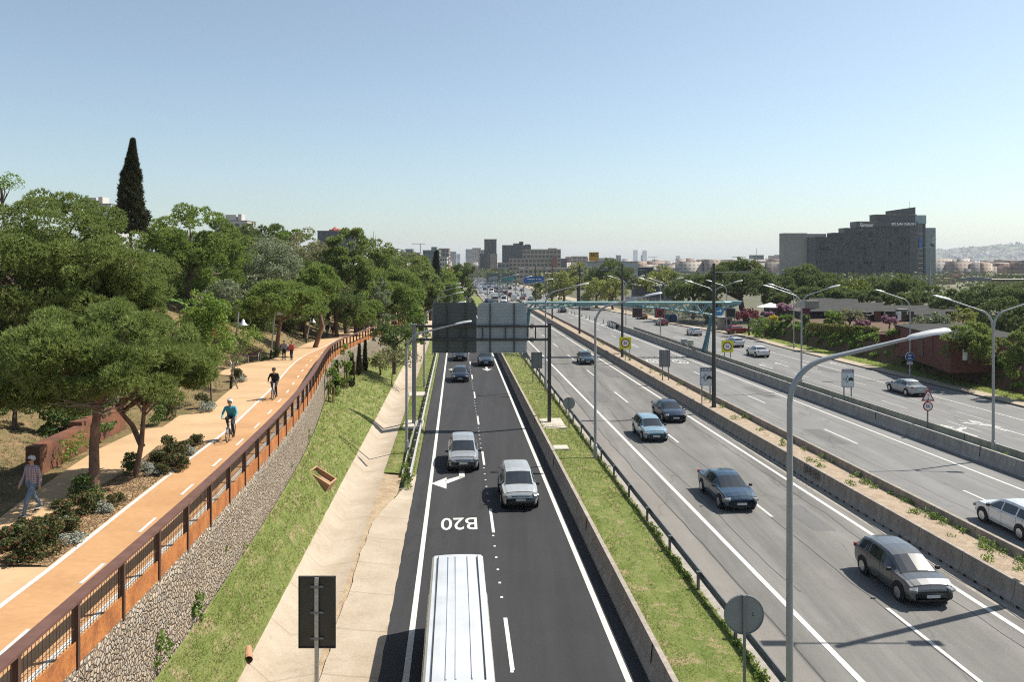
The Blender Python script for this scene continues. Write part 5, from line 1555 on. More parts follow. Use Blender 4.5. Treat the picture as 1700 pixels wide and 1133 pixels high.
def unit(n):
    v = rng.normal(size=(n, 3)); return v / np.linalg.norm(v, axis=1, keepdims=True)
def nrm(v): return v / np.maximum(1e-9, np.linalg.norm(v, axis=1, keepdims=True))
def blades(pos, d, B, L, W, spread):
    """needle tufts: B thin blades fanning out of every position"""
    N = len(pos)
    p = np.repeat(pos, B, 0); dd = nrm(np.repeat(d, B, 0) + spread * rng.normal(size=(N*B, 3)))
    side = nrm(np.cross(dd, rng.normal(size=(N*B, 3)))) * (W * .5)
    ln = L * (.6 + .7*rng.random((N*B, 1)))
    base = p + dd*ln*.05
    V = np.stack([base - side, base + side, p + dd*ln], 1).reshape(-1, 3)
    return V, np.arange(N*B*3).reshape(-1, 3)
def leaves(pos, d, S, flat=.6):
    """small leaf quads"""
    N = len(pos)
    nn = nrm(d*flat + rng.normal(size=(N, 3)))
    a = nrm(np.cross(nn, rng.normal(size=(N, 3)))); b = np.cross(nn, a)
    s = S * (.6 + .8*rng.random((N, 1)))
    V = np.stack([pos - a*s, pos + b*s*.55, pos + a*s, pos - b*s*.55], 1).reshape(-1, 3)
    return V, np.arange(N*4).reshape(-1, 4)
def on_blobs(bl, n, up=.25, shell=.30):
    bl = np.asarray(bl, float)
    w = bl[:, 3]**2; idx = rng.choice(len(bl), n, p=w/w.sum())
    u = unit(n); u[:, 2] += up*rng.random(n); u = nrm(u)
    rr = bl[idx, 3:4] * (1 - shell*rng.random((n, 1))**1.6)
    sc3 = bl[idx, 4:5] if bl.shape[1] > 4 else 1.0
    off = u*rr; off[:, 2:3] *= sc3
    return bl[idx, :3] + off, u
def dome_blobs(rx, ry, rz, k, br, flat=-.25, squash=.75, inner=.35):
    """clumps of uneven size over a lobed dome, with gaps between them"""
    out = []
    ph = rng.random(4)*6.28
    for i in range(k):
        th = rng.random()*2*math.pi
        lobe = 1 + .07*math.sin(2*th + ph[0]) + .06*math.sin(3*th + ph[1]) + .06*math.sin(5*th + ph[2])
        if rng.random() < inner:
            q = math.sqrt(rng.random())*.75; z = (rng.random()-.35)*.7
        else:
            z = flat + (1-flat)*rng.random(); q = math.sqrt(max(0, 1 - max(z, 0)**2)) * (.84 + .26*rng.random()) * (1 - .25*max(0, -z))
        s = br * (.5 + .9*rng.random()**1.5)
        z *= 1 + .10*math.sin(3*th + ph[3])
        out.append(((rx - s*.6)*q*lobe*math.cos(th), (ry - s*.6)*q*lobe*math.sin(th), (rz - s*.5)*z, s, squash*(.8 + .4*rng.random())))
    return np.array(out)
def limb_mb(mb, a, b, r0, r1, wig=.12, n=4):
    a, b = Vector(a), Vector(b); L = (b-a).length
    pts = [a]
    for i in range(1, n):
        s = i/n
        pts.append(a.lerp(b, s) + Vector((rng.normal(), rng.normal(), abs(rng.normal())*.6))*wig*L*.5*math.sin(math.pi*s))
    pts.append(b)
    mb.tube(pts, [r0 + (r1-r0)*i/n for i in range(n+1)], 6, cap=False)
ntris = 0
def make_tree(label, kind, base, crown_c, radii, n, D, br=.3, k=None, trunk_r=None, lean=None, group=None, name=None, cat="tree", trunks=None, sparse=1.0, barkm=None, size=1.0, squash=.75, flat=-.25, extra_blobs=None, limbs=8, mat=None):
    """base, crown centre in world metres; radii of the crown"""
    global ntris
    root = thing(name or {'pine':'pine_tree','cyp':'cypress_tree'}.get(kind, 'tree'), label, cat, base, 0, group)
    o = np.array(base, float); c = np.array(crown_c, float) - o
    rx, ry, rz = radii
    px = D/783.0                                     # metres per render pixel
    mats = {'pine': m_pine, 'pineY': m_pine_y, 'pineD': m_pine_d, 'olive': m_olive, 'fresh': m_fresh, 'plane': m_plane, 'bush': m_bush, 'cyp': m_cyp, 'brown': m_brown, 'purple': m_purple, 'pink': m_pinkf, 'yel': m_yel, 'ivy': m_ivy}
    mt = mat or mats[kind]
    if kind == 'cyp':
        n_ = n; kk = rng.random(6)*6
        z = rng.random(n_)**.85; th = rng.random(n_)*2*math.pi
        prof = np.where(z < .12, .72 + z/.12*.28, np.power(np.maximum(0, 1 - (z-.12)/.88), .90))
        lump = 1 + .15*np.sin(th*2 + z*13 + kk[0]) + .16*np.sin(th*4 - z*31 + kk[1]) + .12*np.sin(th*7 + z*57 + kk[2]) + .07*rng.normal(size=n_)
        r = prof*lump*(1 - .35*rng.random(n_)**2)
        pos = np.stack([rx*r*np.cos(th), ry*r*np.sin(th), (z*2-1)*rz], 1) + c; pos[:, 0] += .32*rx*np.maximum(0, z-.5)
        d = nrm(np.stack([np.cos(th)*.75, np.sin(th)*.75, np.full(n_, .75)], 1))
        V, Fc = blades(pos, d, 5, min(.8*rx, max(.20, 2.6*px)*size), min(.3*rx, max(.05, .9*px)*size), .45)
    else:
        k = int((k or 40)*(2.4 if kind.startswith('pine') else 2.0)); br = br*(.72 if kind.startswith('pine') else .8)
        bl = dome_blobs(rx, ry, rz, k, br*min(rx, rz*1.3), flat, squash)
        if extra_blobs is not None: bl = np.vstack([bl, extra_blobs])
        bl[:, :3] += c
        pos, d = on_blobs(bl, n, .25, .32)
        if kind.startswith('pine'):
            d = nrm(d*.8 + np.array([0, 0, .55]))
            V, Fc = blades(pos, d, 6, max(.19, 2.9*px)*size, max(.030, .95*px)*size, .45)
        else:
            V, Fc = leaves(pos, d, max(.055, 1.05*px)*size)
    ntris += len(Fc)
    link("crown", mesh_np("crown", V, Fc, [mt]), root)
    # trunk and limbs
    mb = MB()
    tr = trunk_r or max(.12, .045*(rx+rz))
    bm_ = barkm or m_bark
    if kind == 'cyp':
        mb.tube([(0,0,-.4),(c[0],c[1],c[2]+rz*.6)], [tr, tr*.2], 8)
    else:
        for (tb, tt) in (trunks or [((0,0,-.5), (c[0]*.8, c[1]*.8, c[2]-rz*.25))]):
            tb, tt = Vector(tb), Vector(tt)
            mid = tb.lerp(tt, .5) + Vector((rng.normal()*.06, rng.normal()*.06, 0))*(tt-tb).length
            mb.tube([tb, tb.lerp(mid, .5), mid, mid.lerp(tt, .5), tt], [tr*1.15, tr, tr*.9, tr*.75, tr*.6], 9, cap=False)
            for q in rng.choice(len(bl), min(limbs, len(bl)), replace=False):
                s = .55 + .45*rng.random()
                limb_mb(mb, mid.lerp(tt, s), bl[q, :3], tr*.42, tr*.08)
    mb.build("trunk", bm_, root, smooth=60)
    return root
def tree_px(label, kind, u, v, ru, rv, D, n=None, base_u=None, base_z=None, ground=None, depth=1.0, **kw):
    cx, cyy, cz = UD(u, v, D)
    rx, rz = ru*D/F, rv*D/F
    bx = X(base_u if base_u is not None else u, D)
    if base_z is None:
        if ground == 'right': base_z = G(D) + 3.0
        elif ground == 'flat': base_z = G(D)
        else: base_z = zt(bx, D)
    base_z = min(base_z, cz - rz*.3)
    area = math.pi*ru*rv*.363
    if n is None:
        n = int(min(30000, max(1200, area*(1.75 if kind.startswith('pine') else 3.4))))
    return make_tree(label, kind, (bx, D, base_z), (cx, cyy, cz), (rx, rx*depth, rz), n, D, **kw)

# --- promenade side, near to far -------------------------------------------------
b1 = UP(157, 824, .05); b2 = UP(222, 791, .05)
o1 = Vector(b1)
def rel(u, v, D): return Vector(UD(u, v, D)) - o1
fork = rel(225, 728, b2[1]); 
r = make_tree("near stone pine on a thick straight trunk in the mulch bed", 'pine', b1, UD(170, 602, 26.5), (3.0, 2.6, 1.95), 13500, 26.5, br=.24, k=46, trunk_r=.17, trunks=[((0,0,-.3), rel(166, 640, 26.2))], barkm=m_bark_r, limbs=16, flat=-.5)
# bare lower twigs of that pine
mb = MB()
for i in range(46):
    a = rel(165 + rng.normal()*10, 640 + rng.random()*60, 26.2); th = rng.random()*2*math.pi; L = .8 + 1.2*rng.random()
    limb_mb(mb, a, a + Vector((math.cos(th)*L, math.sin(th)*L, .1 + .5*rng.random())), .022, .006, .25, 5)
mb.build("dead_twig", m_twig, r)
r = make_tree("forked pine with two thin stems beside the near stone pine", 'pine', b2, UD(262, 615, 28.4), (2.05, 2.0, 1.75), 9500, 28.4, br=.27, k=30, trunk_r=.10, trunks=[((0,0,-.3), Vector(UD(240, 668, 28.3)) - Vector(b2)), (Vector(UD(236, 742, 28.3)) - Vector(b2), Vector(UD(192, 675, 28.4)) - Vector(b2))], barkm=m_bark_r, limbs=10, flat=-.5)
make_tree("low drooping pine bough at the left edge above the retaining wall", 'pine', (X(-70, 28), 28, zt(X(-70, 28), 28)), UD(35, 640, 27.5), (2.35, 2.2, 1.75), 11000, 27.5, br=.28, k=26, trunk_r=.14, barkm=m_bark, limbs=14, flat=-.6)
tree_px("huge broad stone pine filling the left side behind the near pines", 'pine', 36, 456, 216, 130, 42, n=46000, base_u=46, depth=.8, br=.20, k=95, trunk_r=.30, limbs=26, flat=-.45)
tree_px("lower spreading pine hanging from the slope right below the huge stone pine", 'pine', 184, 526, 92, 76, 43, n=20000, base_u=190, depth=.8, br=.26, k=36, trunk_r=.2, flat=-.7)
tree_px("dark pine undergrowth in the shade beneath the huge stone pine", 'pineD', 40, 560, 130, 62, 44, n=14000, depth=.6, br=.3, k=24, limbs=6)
tree_px("dark ivy covered shrub above the retaining wall", 'bush', 130, 700, 60, 30, 34, n=6000, depth=.8, br=.35, k=14, name="shrub", cat="shrub", flat=-.7)
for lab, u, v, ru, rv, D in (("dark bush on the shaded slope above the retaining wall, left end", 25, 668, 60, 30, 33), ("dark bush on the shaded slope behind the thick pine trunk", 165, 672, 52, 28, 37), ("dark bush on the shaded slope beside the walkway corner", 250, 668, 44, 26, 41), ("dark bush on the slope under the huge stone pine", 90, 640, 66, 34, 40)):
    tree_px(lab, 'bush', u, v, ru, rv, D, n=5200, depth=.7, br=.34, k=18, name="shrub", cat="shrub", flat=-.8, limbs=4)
tree_px("tall dark cypress spire standing above the pines", 'cyp', 217, 310, 23, 78, 62, n=14000)
tree_px("round headed pine right of the tall cypress", 'pineY', 318, 422, 94, 74, 74, base_u=330, br=.22, k=60, depth=.9, flat=-.95)
tree_px("bright leafy treetop at the far left edge above the huge pine", 'fresh', 2, 306, 34, 24, 50, n=900, br=.4, k=12, base_z=4, limbs=6)
tree_px("young bright green street tree with a thin stem beside the bed", 'fresh', 338, 548, 50, 66, 43, n=6500, base_u=352, base_z=zp(42)+.05, br=.32, k=30, trunk_r=.05, squash=.9, flat=-.8, size=1.3, sparse=.8)
tree_px("thin half bare sapling beside the first conical park lamp", 'fresh', 402, 570, 36, 42, 49, n=850, base_u=400, base_z=zp(48)+.05, br=.4, k=18, trunk_r=.045, limbs=18, flat=-.8, size=1.2, barkm=m_twig)
tree_px("grey green olive tree on the slope right of the round headed pine", 'olive', 430, 456, 74, 62, 82, br=.26, k=40, flat=-.7)
tree_px("small silvery olive bush at the top of the slope", 'olive', 372, 500, 40, 36, 70, br=.3, k=22, flat=-.8)
tree_px("leaning stone pine with a curved trunk beside the two women", 'pineY', 470, 512, 74, 44, 69, base_u=458, base_z=zp(66)+.05, br=.24, k=46, trunk_r=.20, barkm=m_bark_r)
tree_px("deep green round pine over the walkway behind the leaning pine", 'pineY', 527, 486, 42, 44, 79, base_u=520, br=.26, k=34, barkm=m_bark_r)
tree_px("dark pine crown on the skyline left of the red turrets", 'pineD', 432, 398, 51, 26, 130, br=.25, k=34, flat=-.95)
tree_px("grey brown budding tree below the red turrets", 'brown', 502, 428, 64, 48, 106, br=.24, k=40, flat=-.95)
tree_px("yellow green leafy tree on the skyline below the red turrets", 'fresh', 487, 397, 30, 15, 128, br=.3, k=16)
tree_px("pale yellow green tree on the slope among the pines", 'plane', 448, 412, 26, 18, 110, br=.3, k=14)
tree_px("shaggy dark pine in the middle of the slope", 'pine', 577, 444, 44, 61, 102, br=.24, k=40, flat=-.95)
tree_px("olive coloured pine low over the promenade bend", 'pineY', 588, 514, 42, 35, 99, base_u=590, br=.28, k=24, barkm=m_bark, flat=-.95)
tree_px("grey leaved tree between two pines at the promenade bend", 'olive', 618, 509, 31, 48, 108, br=.3, k=22, flat=-.95)
tree_px("pine with a ragged top on the ridge at the thin bare poplars", 'pine', 622, 432, 35, 35, 132, br=.28, k=26, flat=-.95)
tree_px("large flat topped stone pine left of the small cypress", 'pine', 676, 466, 51, 42, 158, br=.22, k=46, flat=-.95)
tree_px("olive green pine below the flat topped stone pine", 'pineY', 655, 496, 53, 50, 126, br=.24, k=40, flat=-.95)
tree_px("small dark cypress spire at the far promenade end", 'cyp', 723.5, 458, 8.5, 40, 165, n=1900)
tree_px("round dark pine crown at the end of the left treeline", 'pineD', 768, 462, 22, 26, 215, br=.3, k=20, base_z=G(215), flat=-.95)
tree_px("bushy green pine between the small cypress and the dark round crown", 'pineY', 746, 482, 29, 33, 190, br=.28, k=26, base_z=G(190), flat=-.95)
tree_px("pale leafy tree right behind the small cypress", 'plane', 737, 458, 16, 18, 205, br=.3, k=14, base_z=G(205))
tree_px("low green trees beside the avenue at the end of the treeline", 'bush', 777, 487, 13, 22, 232, br=.32, k=16, base_z=G(232), flat=-.8)
tree_px("dark green evergreen bush swallowing the end of the railing", 'bush', 655, 560, 37, 34, 80, base_z=zbase(80), br=.3, k=30, flat=-.85, name="shrub", cat="shrub")
tree_px("leafy bush above the railing right of the dark evergreen bush", 'ivy', 690, 545, 24, 34, 96, base_z=zbase(96), br=.3, k=22, flat=-.85, name="shrub", cat="shrub")
tree_px("half bare spreading tree with two thin stems on the grass bank", 'brown', 656, 594, 40, 28, UB(650, 641)[1], n=1500, base_u=650, base_z=UB(650, 641)[2], br=.34, k=26, trunk_r=.06, limbs=34, flat=-.5, squash=.8)
tree_px("low spreading bush under the half bare tree on the bank", 'plane', 630, 604, 22, 14, UB(628, 622)[1], n=700, base_z=UB(628, 622)[2], br=.4, k=10, flat=-.8, name="shrub", cat="shrub")
# background filling of the slope; some dark pines added to stand for shade
for lab, kd, u, v, ru, rv, D in (("dark pine behind the olive tree at the crest", 'pineD', 372, 440, 50, 45, 98), ("broad pine deep in the slope above the bench plaza", 'pine', 400, 500, 60, 46, 88), ("dark evergreen behind the leaning stone pine", 'pineD', 425, 548, 34, 26, 84), ("shadowed pine beneath the grey brown tree", 'pineD', 540, 450, 40, 36, 112), ("dark pine filling the gap over the promenade bend", 'pineD', 640, 470, 40, 40, 140), ("green pine on the crest left of the leafy skyline tree", 'pine', 455, 440, 46, 36, 120), ("distant pine on the crest above the round headed pine", 'pineD', 395, 393, 18, 12, 150), ("pine at the left treeline behind the bushy pine", 'pine', 715, 490, 26, 34, 150), ("dark filler pine added for the shade and small trees under the round headed pine", 'pineD', 296, 474, 48, 30, 80), ("dark filler pine added for the shade and small trees right of the lawn", 'pineD', 352, 462, 40, 36, 92), ("dense dark pine between olive tree and leaning pine", 'pineD', 500, 470, 44, 36, 94), ("dense evergreen above the seated plaza slope", 'pine', 400, 535, 40, 26, 78), ("dark filler pine added for the canopy shade left of the promenade bend", 'pineD', 560, 505, 42, 36, 96), ("dark filler evergreen added for the canopy shade behind the walking couple", 'pineD', 505, 528, 40, 26, 90), ("olive green pine filling the gap by the first far lamp", 'pineY', 610, 480, 40, 36, 116), ("round pine on the upper slope behind the olive bush", 'pineY', 395, 440, 44, 34, 104), ("dark pine under the flat topped stone pine", 'pineD', 690, 505, 30, 24, 150)):
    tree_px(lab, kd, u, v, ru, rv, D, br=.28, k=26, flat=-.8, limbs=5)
# thin bare poplars on the ridge
for lab, us in (("cluster of thin leafless poplar stems on the ridge skyline", (611, 616, 620, 624, 628)),):
    D = 150; x, y, z = UD(619, 440, D)
    r = thing("bare_tree", lab, "tree", (x, D, z - 4))
    mb = MB()
    for u in us: 
        h = Z(384 + abs(u-620)*1.6, D) - (z-4); mb.tube([((X(u, D)-x)*.6, 0, 0), (X(u, D)-x, 0, h)], [.16, .03], 5)
    mb.build("stem", m_twig, r)
# young cypresses and saplings with stakes along the gabion wall
m_stake = M("wood_stake", (.24,.13,.065), .85, (.17,.085,.04), 6)
def staked(label, kind, u, vt, vb, ru, group, stakes=((-8, 12), (-3, 0))):
    x, y, z = UB(u, vb)
    h = Z(vt, y) - z
    r = make_tree(label, kind, (x, y, z), (x, y, z + h*.5), (ru*y/F, ru*y/F, h*.5), {'cyp': 1100}.get(kind, 700), y, br=.5, k=12, trunk_r=.035, group=None, size=1.15, flat=-.9, squash=1.0, name={'cyp': 'young_cypress'}.get(kind, 'sapling'))
    for du, dv in stakes:
        MB().tube([(du*y/F, -.3 + dv*.0, -.3), (du*y/F, -.3, 1.35)], .05, 6).build("stake", m_stake, r)
    MB().tube([(stakes[0][0]*y/F, -.3, 1.1), (0, 0, 1.1), (stakes[-1][0]*y/F, -.3, 1.1)], .02, 4).build("tie", m_rubber, r)
staked("first slim young cypress with two brown stakes below the gabion wall", 'cyp', 558, 600, 656, 4.5, None, ((-14, 12), (-8, 0)))
staked("staked leafy sapling climbing in front of the first young cypress", 'fresh', 552, 585, 668, 13, None, ((-5, 0), (4, 0)))
staked("second slim young cypress below the gabion wall", 'cyp', 584, 588, 643, 4, None, ((-8, 12), (-7, 0)))
staked("small staked sapling between the first two young cypresses", 'fresh', 575, 572, 645, 12, None, ((-2, 0), (3, 0)))
staked("third slim young cypress below the gabion wall", 'cyp', 596, 572, 623, 3.6, None, ((-6, 0), (-4, 0)))
staked("last slim young cypress below the gabion wall", 'cyp', 606, 566, 616, 3.4, None, ((-5, 0), (-3, 0)))

# --- shrubs of the mulch beds ----------------------------------------------------
def shrub_proto(mt, n, r, h, S):
    bl = dome_blobs(r, r, h, 12, .42*r, -.3, .85, .4); bl[:, 2] += h*.45
    pos, d = on_blobs(bl, n, .4, .5)
    return mesh_np("leaves", *leaves(pos, d, S), [mt])
sh_red = shrub_proto(m_photinia, 1500, .55, .5, .045); sh_grn = shrub_proto(m_bush, 1500, .5, .55, .042); sh_sil = shrub_proto(m_silver, 900, .38, .28, .032); sh_ivy = shrub_proto(m_ivy, 1100, .5, .5, .05)
def shrub(label, me, u, v, s, group):
    x, y, z = UP(u, v, .05)
    r = thing("shrub", label, "shrub", (x, y, z), rng.random()*6.28, group)
    o = link("leaves", me, r); k = s*(.9 + .2*rng.random()); o.scale = (k, k, k*(.85 + .3*rng.random()))
    return r
for u, v, s in ((20,915,1.1),(48,905,1.1),(75,893,1.1),(60,925,1.15),(90,915,1.1),(105,868,1.1),(112,893,1.0),(135,855,1.0),(150,848,.9),(30,930,1.05),(185,842,.55),(196,834,.5)):
    shrub("low red tipped shrub in the near end of the mulch bed", sh_red, u, v, s*.82, "red tipped shrubs at the near end of the mulch bed")
for u, v, s in ((262,775,.9),(285,765,.9),(300,772,.95),(277,750,.85),(308,752,.8),(292,781,.9),(268,790,.7)):
    shrub("low red flowering shrub at the far tip of the mulch bed", sh_red, u, v, s*.9, "red flowering shrubs at the far tip of the mulch bed")
shrub("dark round evergreen shrub at the foot of the thick pine trunk", sh_grn, 136, 838, 1.05, None)
shrub("dark evergreen shrub at the foot of the forked pine", sh_grn, 219, 787, .8, None)
shrub("single dark shrub at the very tip of the mulch bed", sh_red, 326, 742, .7, None)
for u, v in ((100,880),(118,905),(88,880),(170,852),(40,895),(240,783),(255,790),(312,755)):
    shrub("small silvery leaved plant between the red shrubs of the mulch bed", sh_sil, u, v, .9, "silvery plants in the mulch bed")
for lab, me, u, v, s in (("glossy shrub at the inner corner of the walkway bed", sh_grn, 262, 703, 1.1), ("second glossy shrub at the corner of the walkway bed", sh_red, 285, 693, 1.0), ("reddish shrub at the edge of the walkway before the bench plaza", sh_red, 334, 676, 1.0), ("grey leaved shrub beside the reddish one at the walkway edge", sh_sil, 343, 684, 1.2), ("red tipped shrub by the black foot of the first park lamp", sh_red, 392, 632, 1.1), ("green shrub left of the first park lamp foot", sh_sil, 400, 634, 1.0), ("dark shrub at the foot of the leaning stone pine", sh_grn, 458, 593, 1.0), ("low green plant at the plaza edge left of the second park lamp", sh_ivy, 440, 598, .6)):
    shrub(lab, me, u, v, s, None)
for u, v in ((300,500),(318,505),(352,512),(390,540),(330,498)):
    D = 62; x = X(u, D); 
    r = thing("shrub", "dry tan shrub on the open slope above the young street tree", "shrub", (x, D, zt(x, D)), 0, "dry shrubs on the open slope"); o = link("leaves", shrub_proto(m_brown, 700, .9, .7, .07), r)
x = X(360, 66); r = thing("shrub", "coppery red bush at the top of the open slope", "shrub", (x, 66, zt(x, 66))); link("leaves", shrub_proto(leaf("copper_leaves", (.25,.08,.04), (.36,.15,.09), .2), 1100, 1.3, 1.2, .07), r)
# creeper on the retaining wall
bl = []
for i in range(26):
    s = rng.random(); u, v = 100 + 40*s + rng.normal()*4, 745 - 20*s + rng.random()*28 - 8
    x, y, z = UD(u, v, 29.2 + 2*s); bl.append((x, y, z, .16, 1))
bl = np.array(bl); org = bl[0, :3].copy(); bl[:, :3] -= org
pos, d = on_blobs(bl, 420, 0, .6)
o = link("creeper", mesh_np("creeper", *leaves(pos, d, .05), [m_ivy]), None, org); tag(o, "leafy creeper hanging down the face of the corten retaining wall", "creeper")
# climbers along the gabion foot
for i, (u, v) in enumerate(((268,1120),(330,1035),(345,985),(372,960),(400,915),(478,790),(486,772),(500,745),(507,735))):
    x, y, z = UB(u, v)
    bl = dome_blobs(.28, .28, .5, 8, .14, -.8, 1, .3); bl[:, 2] += .45
    pos, d = on_blobs(bl, 320, .2, .5)
    o = link("climber", mesh_np("climber", *leaves(pos, d, .05), [m_ivy]), None, (x-.05, y, z)); tag(o, "small green climber at the foot of the gabion wall", "climber", "climbers at the foot of the gabion wall")

# --- right-hand side -------------------------------------------------------------
def fl(D): return G(D)
tree_px("great umbrella pine behind the guard booth", 'pineD', 1226, 478, 62, 42, 172, base_u=1240, base_z=G(172)+1, br=.24, k=50, trunk_r=.7, flat=-.2)
tree_px("rounded dark pine left of the great umbrella pine", 'pineD', 1150, 484, 42, 24, 178, base_z=G(178)+1, br=.28, k=30, flat=-.7)
tree_px("big dark pine before the white building with the orange sign", 'pineD', 1013, 464, 42, 30, 262, base_z=G(262), br=.24, k=40, flat=-.6)
for lab, u, v, ru, rv, D in (("pale green lime tree beside the blue road sign", 934, 474, 26, 26, 250), ("pale green lime tree in front of the big dark pine, left", 960, 462, 24, 26, 275), ("pale green lime tree low before the big dark pine", 990, 485, 28, 22, 235), ("pale green lime tree right of the low one", 1018, 484, 24, 22, 225), ("bright lime tree behind the rounded dark pine", 1100, 462, 30, 20, 240), ("bright lime tree left of the rounded dark pine", 1072, 472, 18, 16, 232)):
    tree_px(lab, 'plane', u, v, ru, rv, D, base_z=G(D), br=.28, k=26, flat=-.7)
tree_px("brownish leafless tree group left of the lime trees", 'brown', 915, 486, 28, 14, 262, base_z=G(262), br=.3, k=16, flat=-.7)
tree_px("bright green leafy tree beside the avenue at the far graffiti board", 'fresh', 893, 492, 12, 20, 300, base_z=G(300), br=.35, k=12, flat=-.8)
tree_px("dark pine in the hotel grounds, left of the row", 'pineD', 1335, 472, 42, 30, 186, ground='right', br=.26, k=36, flat=-.7)
tree_px("dark pine in front of the grey hotel wall", 'pineD', 1300, 480, 22, 20, 180, ground='right', br=.3, k=20, flat=-.7)
tree_px("yellow green broad tree before the hotel facade", 'fresh', 1418, 484, 28, 22, 172, ground='right', br=.3, k=26, flat=-.8, mat=leaf("laurel_leaves", (.085,.11,.012), (.17,.20,.025), .25))
for lab, u, v, ru, rv, D in (("dark pine below the hotel name, left", 1376, 478, 30, 22, 190), ("dark pine below the hotel name, middle", 1456, 482, 28, 22, 184), ("dark pine below the hotel name, right", 1500, 480, 34, 22, 176), ("dark pine behind the floodlight mast", 1545, 497, 40, 20, 160), ("dark pine behind the red brick building", 1590, 505, 44, 22, 150), ("dark pine at the right before the far brick flats", 1640, 500, 40, 26, 146), ("dark pine at the right edge of the photo", 1695, 505, 36, 34, 138)):
    tree_px(lab, 'pineD', u, v, ru, rv, D, ground='right', br=.27, k=30, flat=-.75)
for lab, u, v, ru, rv, D in (("dark evergreen behind the dark house, left gable", 1345, 492, 30, 14, 166), ("dark evergreen behind the dark house, at the chimney", 1395, 490, 30, 12, 164), ("dark evergreen behind the dark house, middle roof", 1440, 496, 30, 12, 162), ("dark evergreen behind the dark house, right roof", 1492, 502, 32, 13, 160), ("dark evergreen over the far gate terrace", 1290, 500, 24, 12, 170), ("dark evergreen at the court beyond the bins", 1180, 505, 24, 10, 190)):
    tree_px(lab, 'pineD', u, v, ru, rv, D, base_z=G(D)+1, br=.3, k=22, flat=-.9)
tree_px("large dark evergreen behind the nearest double lamp", 'pineD', 1660, 545, 48, 46, 112, ground='right', br=.26, k=36, flat=-.8)
tree_px("shaggy grey green pine above the red earth of the bank", 'pine', 1610, 572, 40, 34, 80, ground='right', br=.3, k=30, flat=-.85)
tree_px("pine branch reaching in at the right edge over the bank", 'pine', 1698, 590, 28, 46, 74, ground='right', br=.32, k=24, flat=-.85)
tree_px("dark red leaved tree beside the guard booth", 'purple', 1240, 525, 23, 13, 140, base_u=1244, base_z=G(140)+.5, br=.34, k=18)
for lab, u, v, ru, rv, D in (("pink blossoming tree left of the dark house", 1300, 512, 15, 10, 150), ("pink blossoming tree by the hotel gate parasol", 1274, 524, 11, 7, 148), ("pink blossoming tree in front of the house wall", 1478, 532, 13, 9, 112), ("faded pink blossoming shrub below the house roof", 1430, 538, 14, 8, 116)):
    tree_px(lab, 'pink', u, v, ru, rv, D, base_z=G(D)+2.6, br=.34, k=16, flat=-.7)
tree_px("light green small tree before the dark house", 'fresh', 1385, 530, 17, 18, 118, ground='right', br=.34, k=18, flat=-.8)
tree_px("bare brown spreading tree before the dark house", 'brown', 1412, 528, 28, 16, 118, n=700, ground='right', br=.3, k=18, limbs=24)
tree_px("bright green large bush at the start of the ivy bank", 'ivy', 1272, 544, 26, 18, 136, base_z=G(136)+.3, br=.3, k=24, flat=-.9, name="shrub", cat="shrub")
tree_px("clipped dark ball shrub before the dark house", 'bush', 1337, 531, 8, 9.5, 122, ground='right', n=900, br=.5, k=14, flat=-1, name="shrub", cat="shrub")
tree_px("bright yellow flowering shrub on the terrace", 'yel', 1285, 528, 8, 4.5, 130, ground='right', n=300, br=.5, k=8, flat=-.8, name="shrub", cat="shrub")
for lab, u, v, ru, rv, D, kd in (("green shrub on the terrace behind the yellow one", 1305, 528, 13, 6, 134, 'ivy'), ("big leafy bush below the house roof right", 1545, 534, 32, 16, 100, 'olive'), ("yellowish small tree right of the house roof", 1598, 524, 24, 12, 108, 'plane'), ("green shrub behind the brick building", 1520, 545, 24, 9, 104, 'bush')):
    tree_px(lab, kd, u, v, ru, rv, D, ground='right', br=.36, k=16, flat=-.8, name="shrub", cat="shrub")
tree_px("palm like spiky plant by the low terrace wall", 'fresh', 1485, 553, 12, 7, 96, ground='right', n=260, br=.4, k=8, name="shrub", cat="shrub", size=2.2)
# hedge on the terrace
for lab, a, b, D0, D1, h in (("long clipped hedge on the terrace before the dark house", 1345, 1455, 116, 108, 1.1),):
    bl = []
    for i in range(60):
        s = i/59; u = a + (b-a)*s; D = D0 + (D1-D0)*s; bl.append((X(u, D), D, G(D) + 3.0 + h*.5, .62, 1))
    bl = np.array(bl); org = bl[0, :3].copy(); bl[:, :3] -= org
    pos, d = on_blobs(bl, 5200, .2, .4)
    tag(link("hedge", mesh_np("hedge", *leaves(pos, d, .15), [leaf("hedge_leaves", (.13,.14,.03), (.22,.22,.06), .2)]), None, org), lab, "hedge")
# ivy along the bank top, in five clumps that read as separate plants
iv = 0
for lab, y0, y1 in (("ivy curtain on the bank below the round blue sign, nearest", 60, 74), ("thick ivy curtain over the bank left of the red earth", 74, 88), ("ivy mound on the bank before the brick building", 88, 101), ("ivy mound on the bank under the bare tree", 101, 114), ("ivy mound on the bank behind the pavement lamp", 114, 126), ("ivy mound on the bank at the bright green bush", 126, 138)):
    bl = []
    for i in range(70):
        y = y0 + (y1-y0)*rng.random(); s = rng.random()**.7
        hh = .35 + 2.7*s + .25*rng.normal()
        if rng.random() < .35 and s < .6: continue
        x, yy, z = P(bankfoot(y) + .3 + 1.9*s, y, hh); bl.append((x, yy, z, .35 + .35*rng.random(), .8))
    bl = np.array(bl); org = np.array(P(bankfoot(y0), y0, .3)); bl[:, :3] -= org
    pos, d = on_blobs(bl, 5200, .3, .5)
    tag(link("ivy", mesh_np("ivy", *leaves(pos, d, .12 + .0006*y0), [m_ivy]), None, org), lab, "ivy")

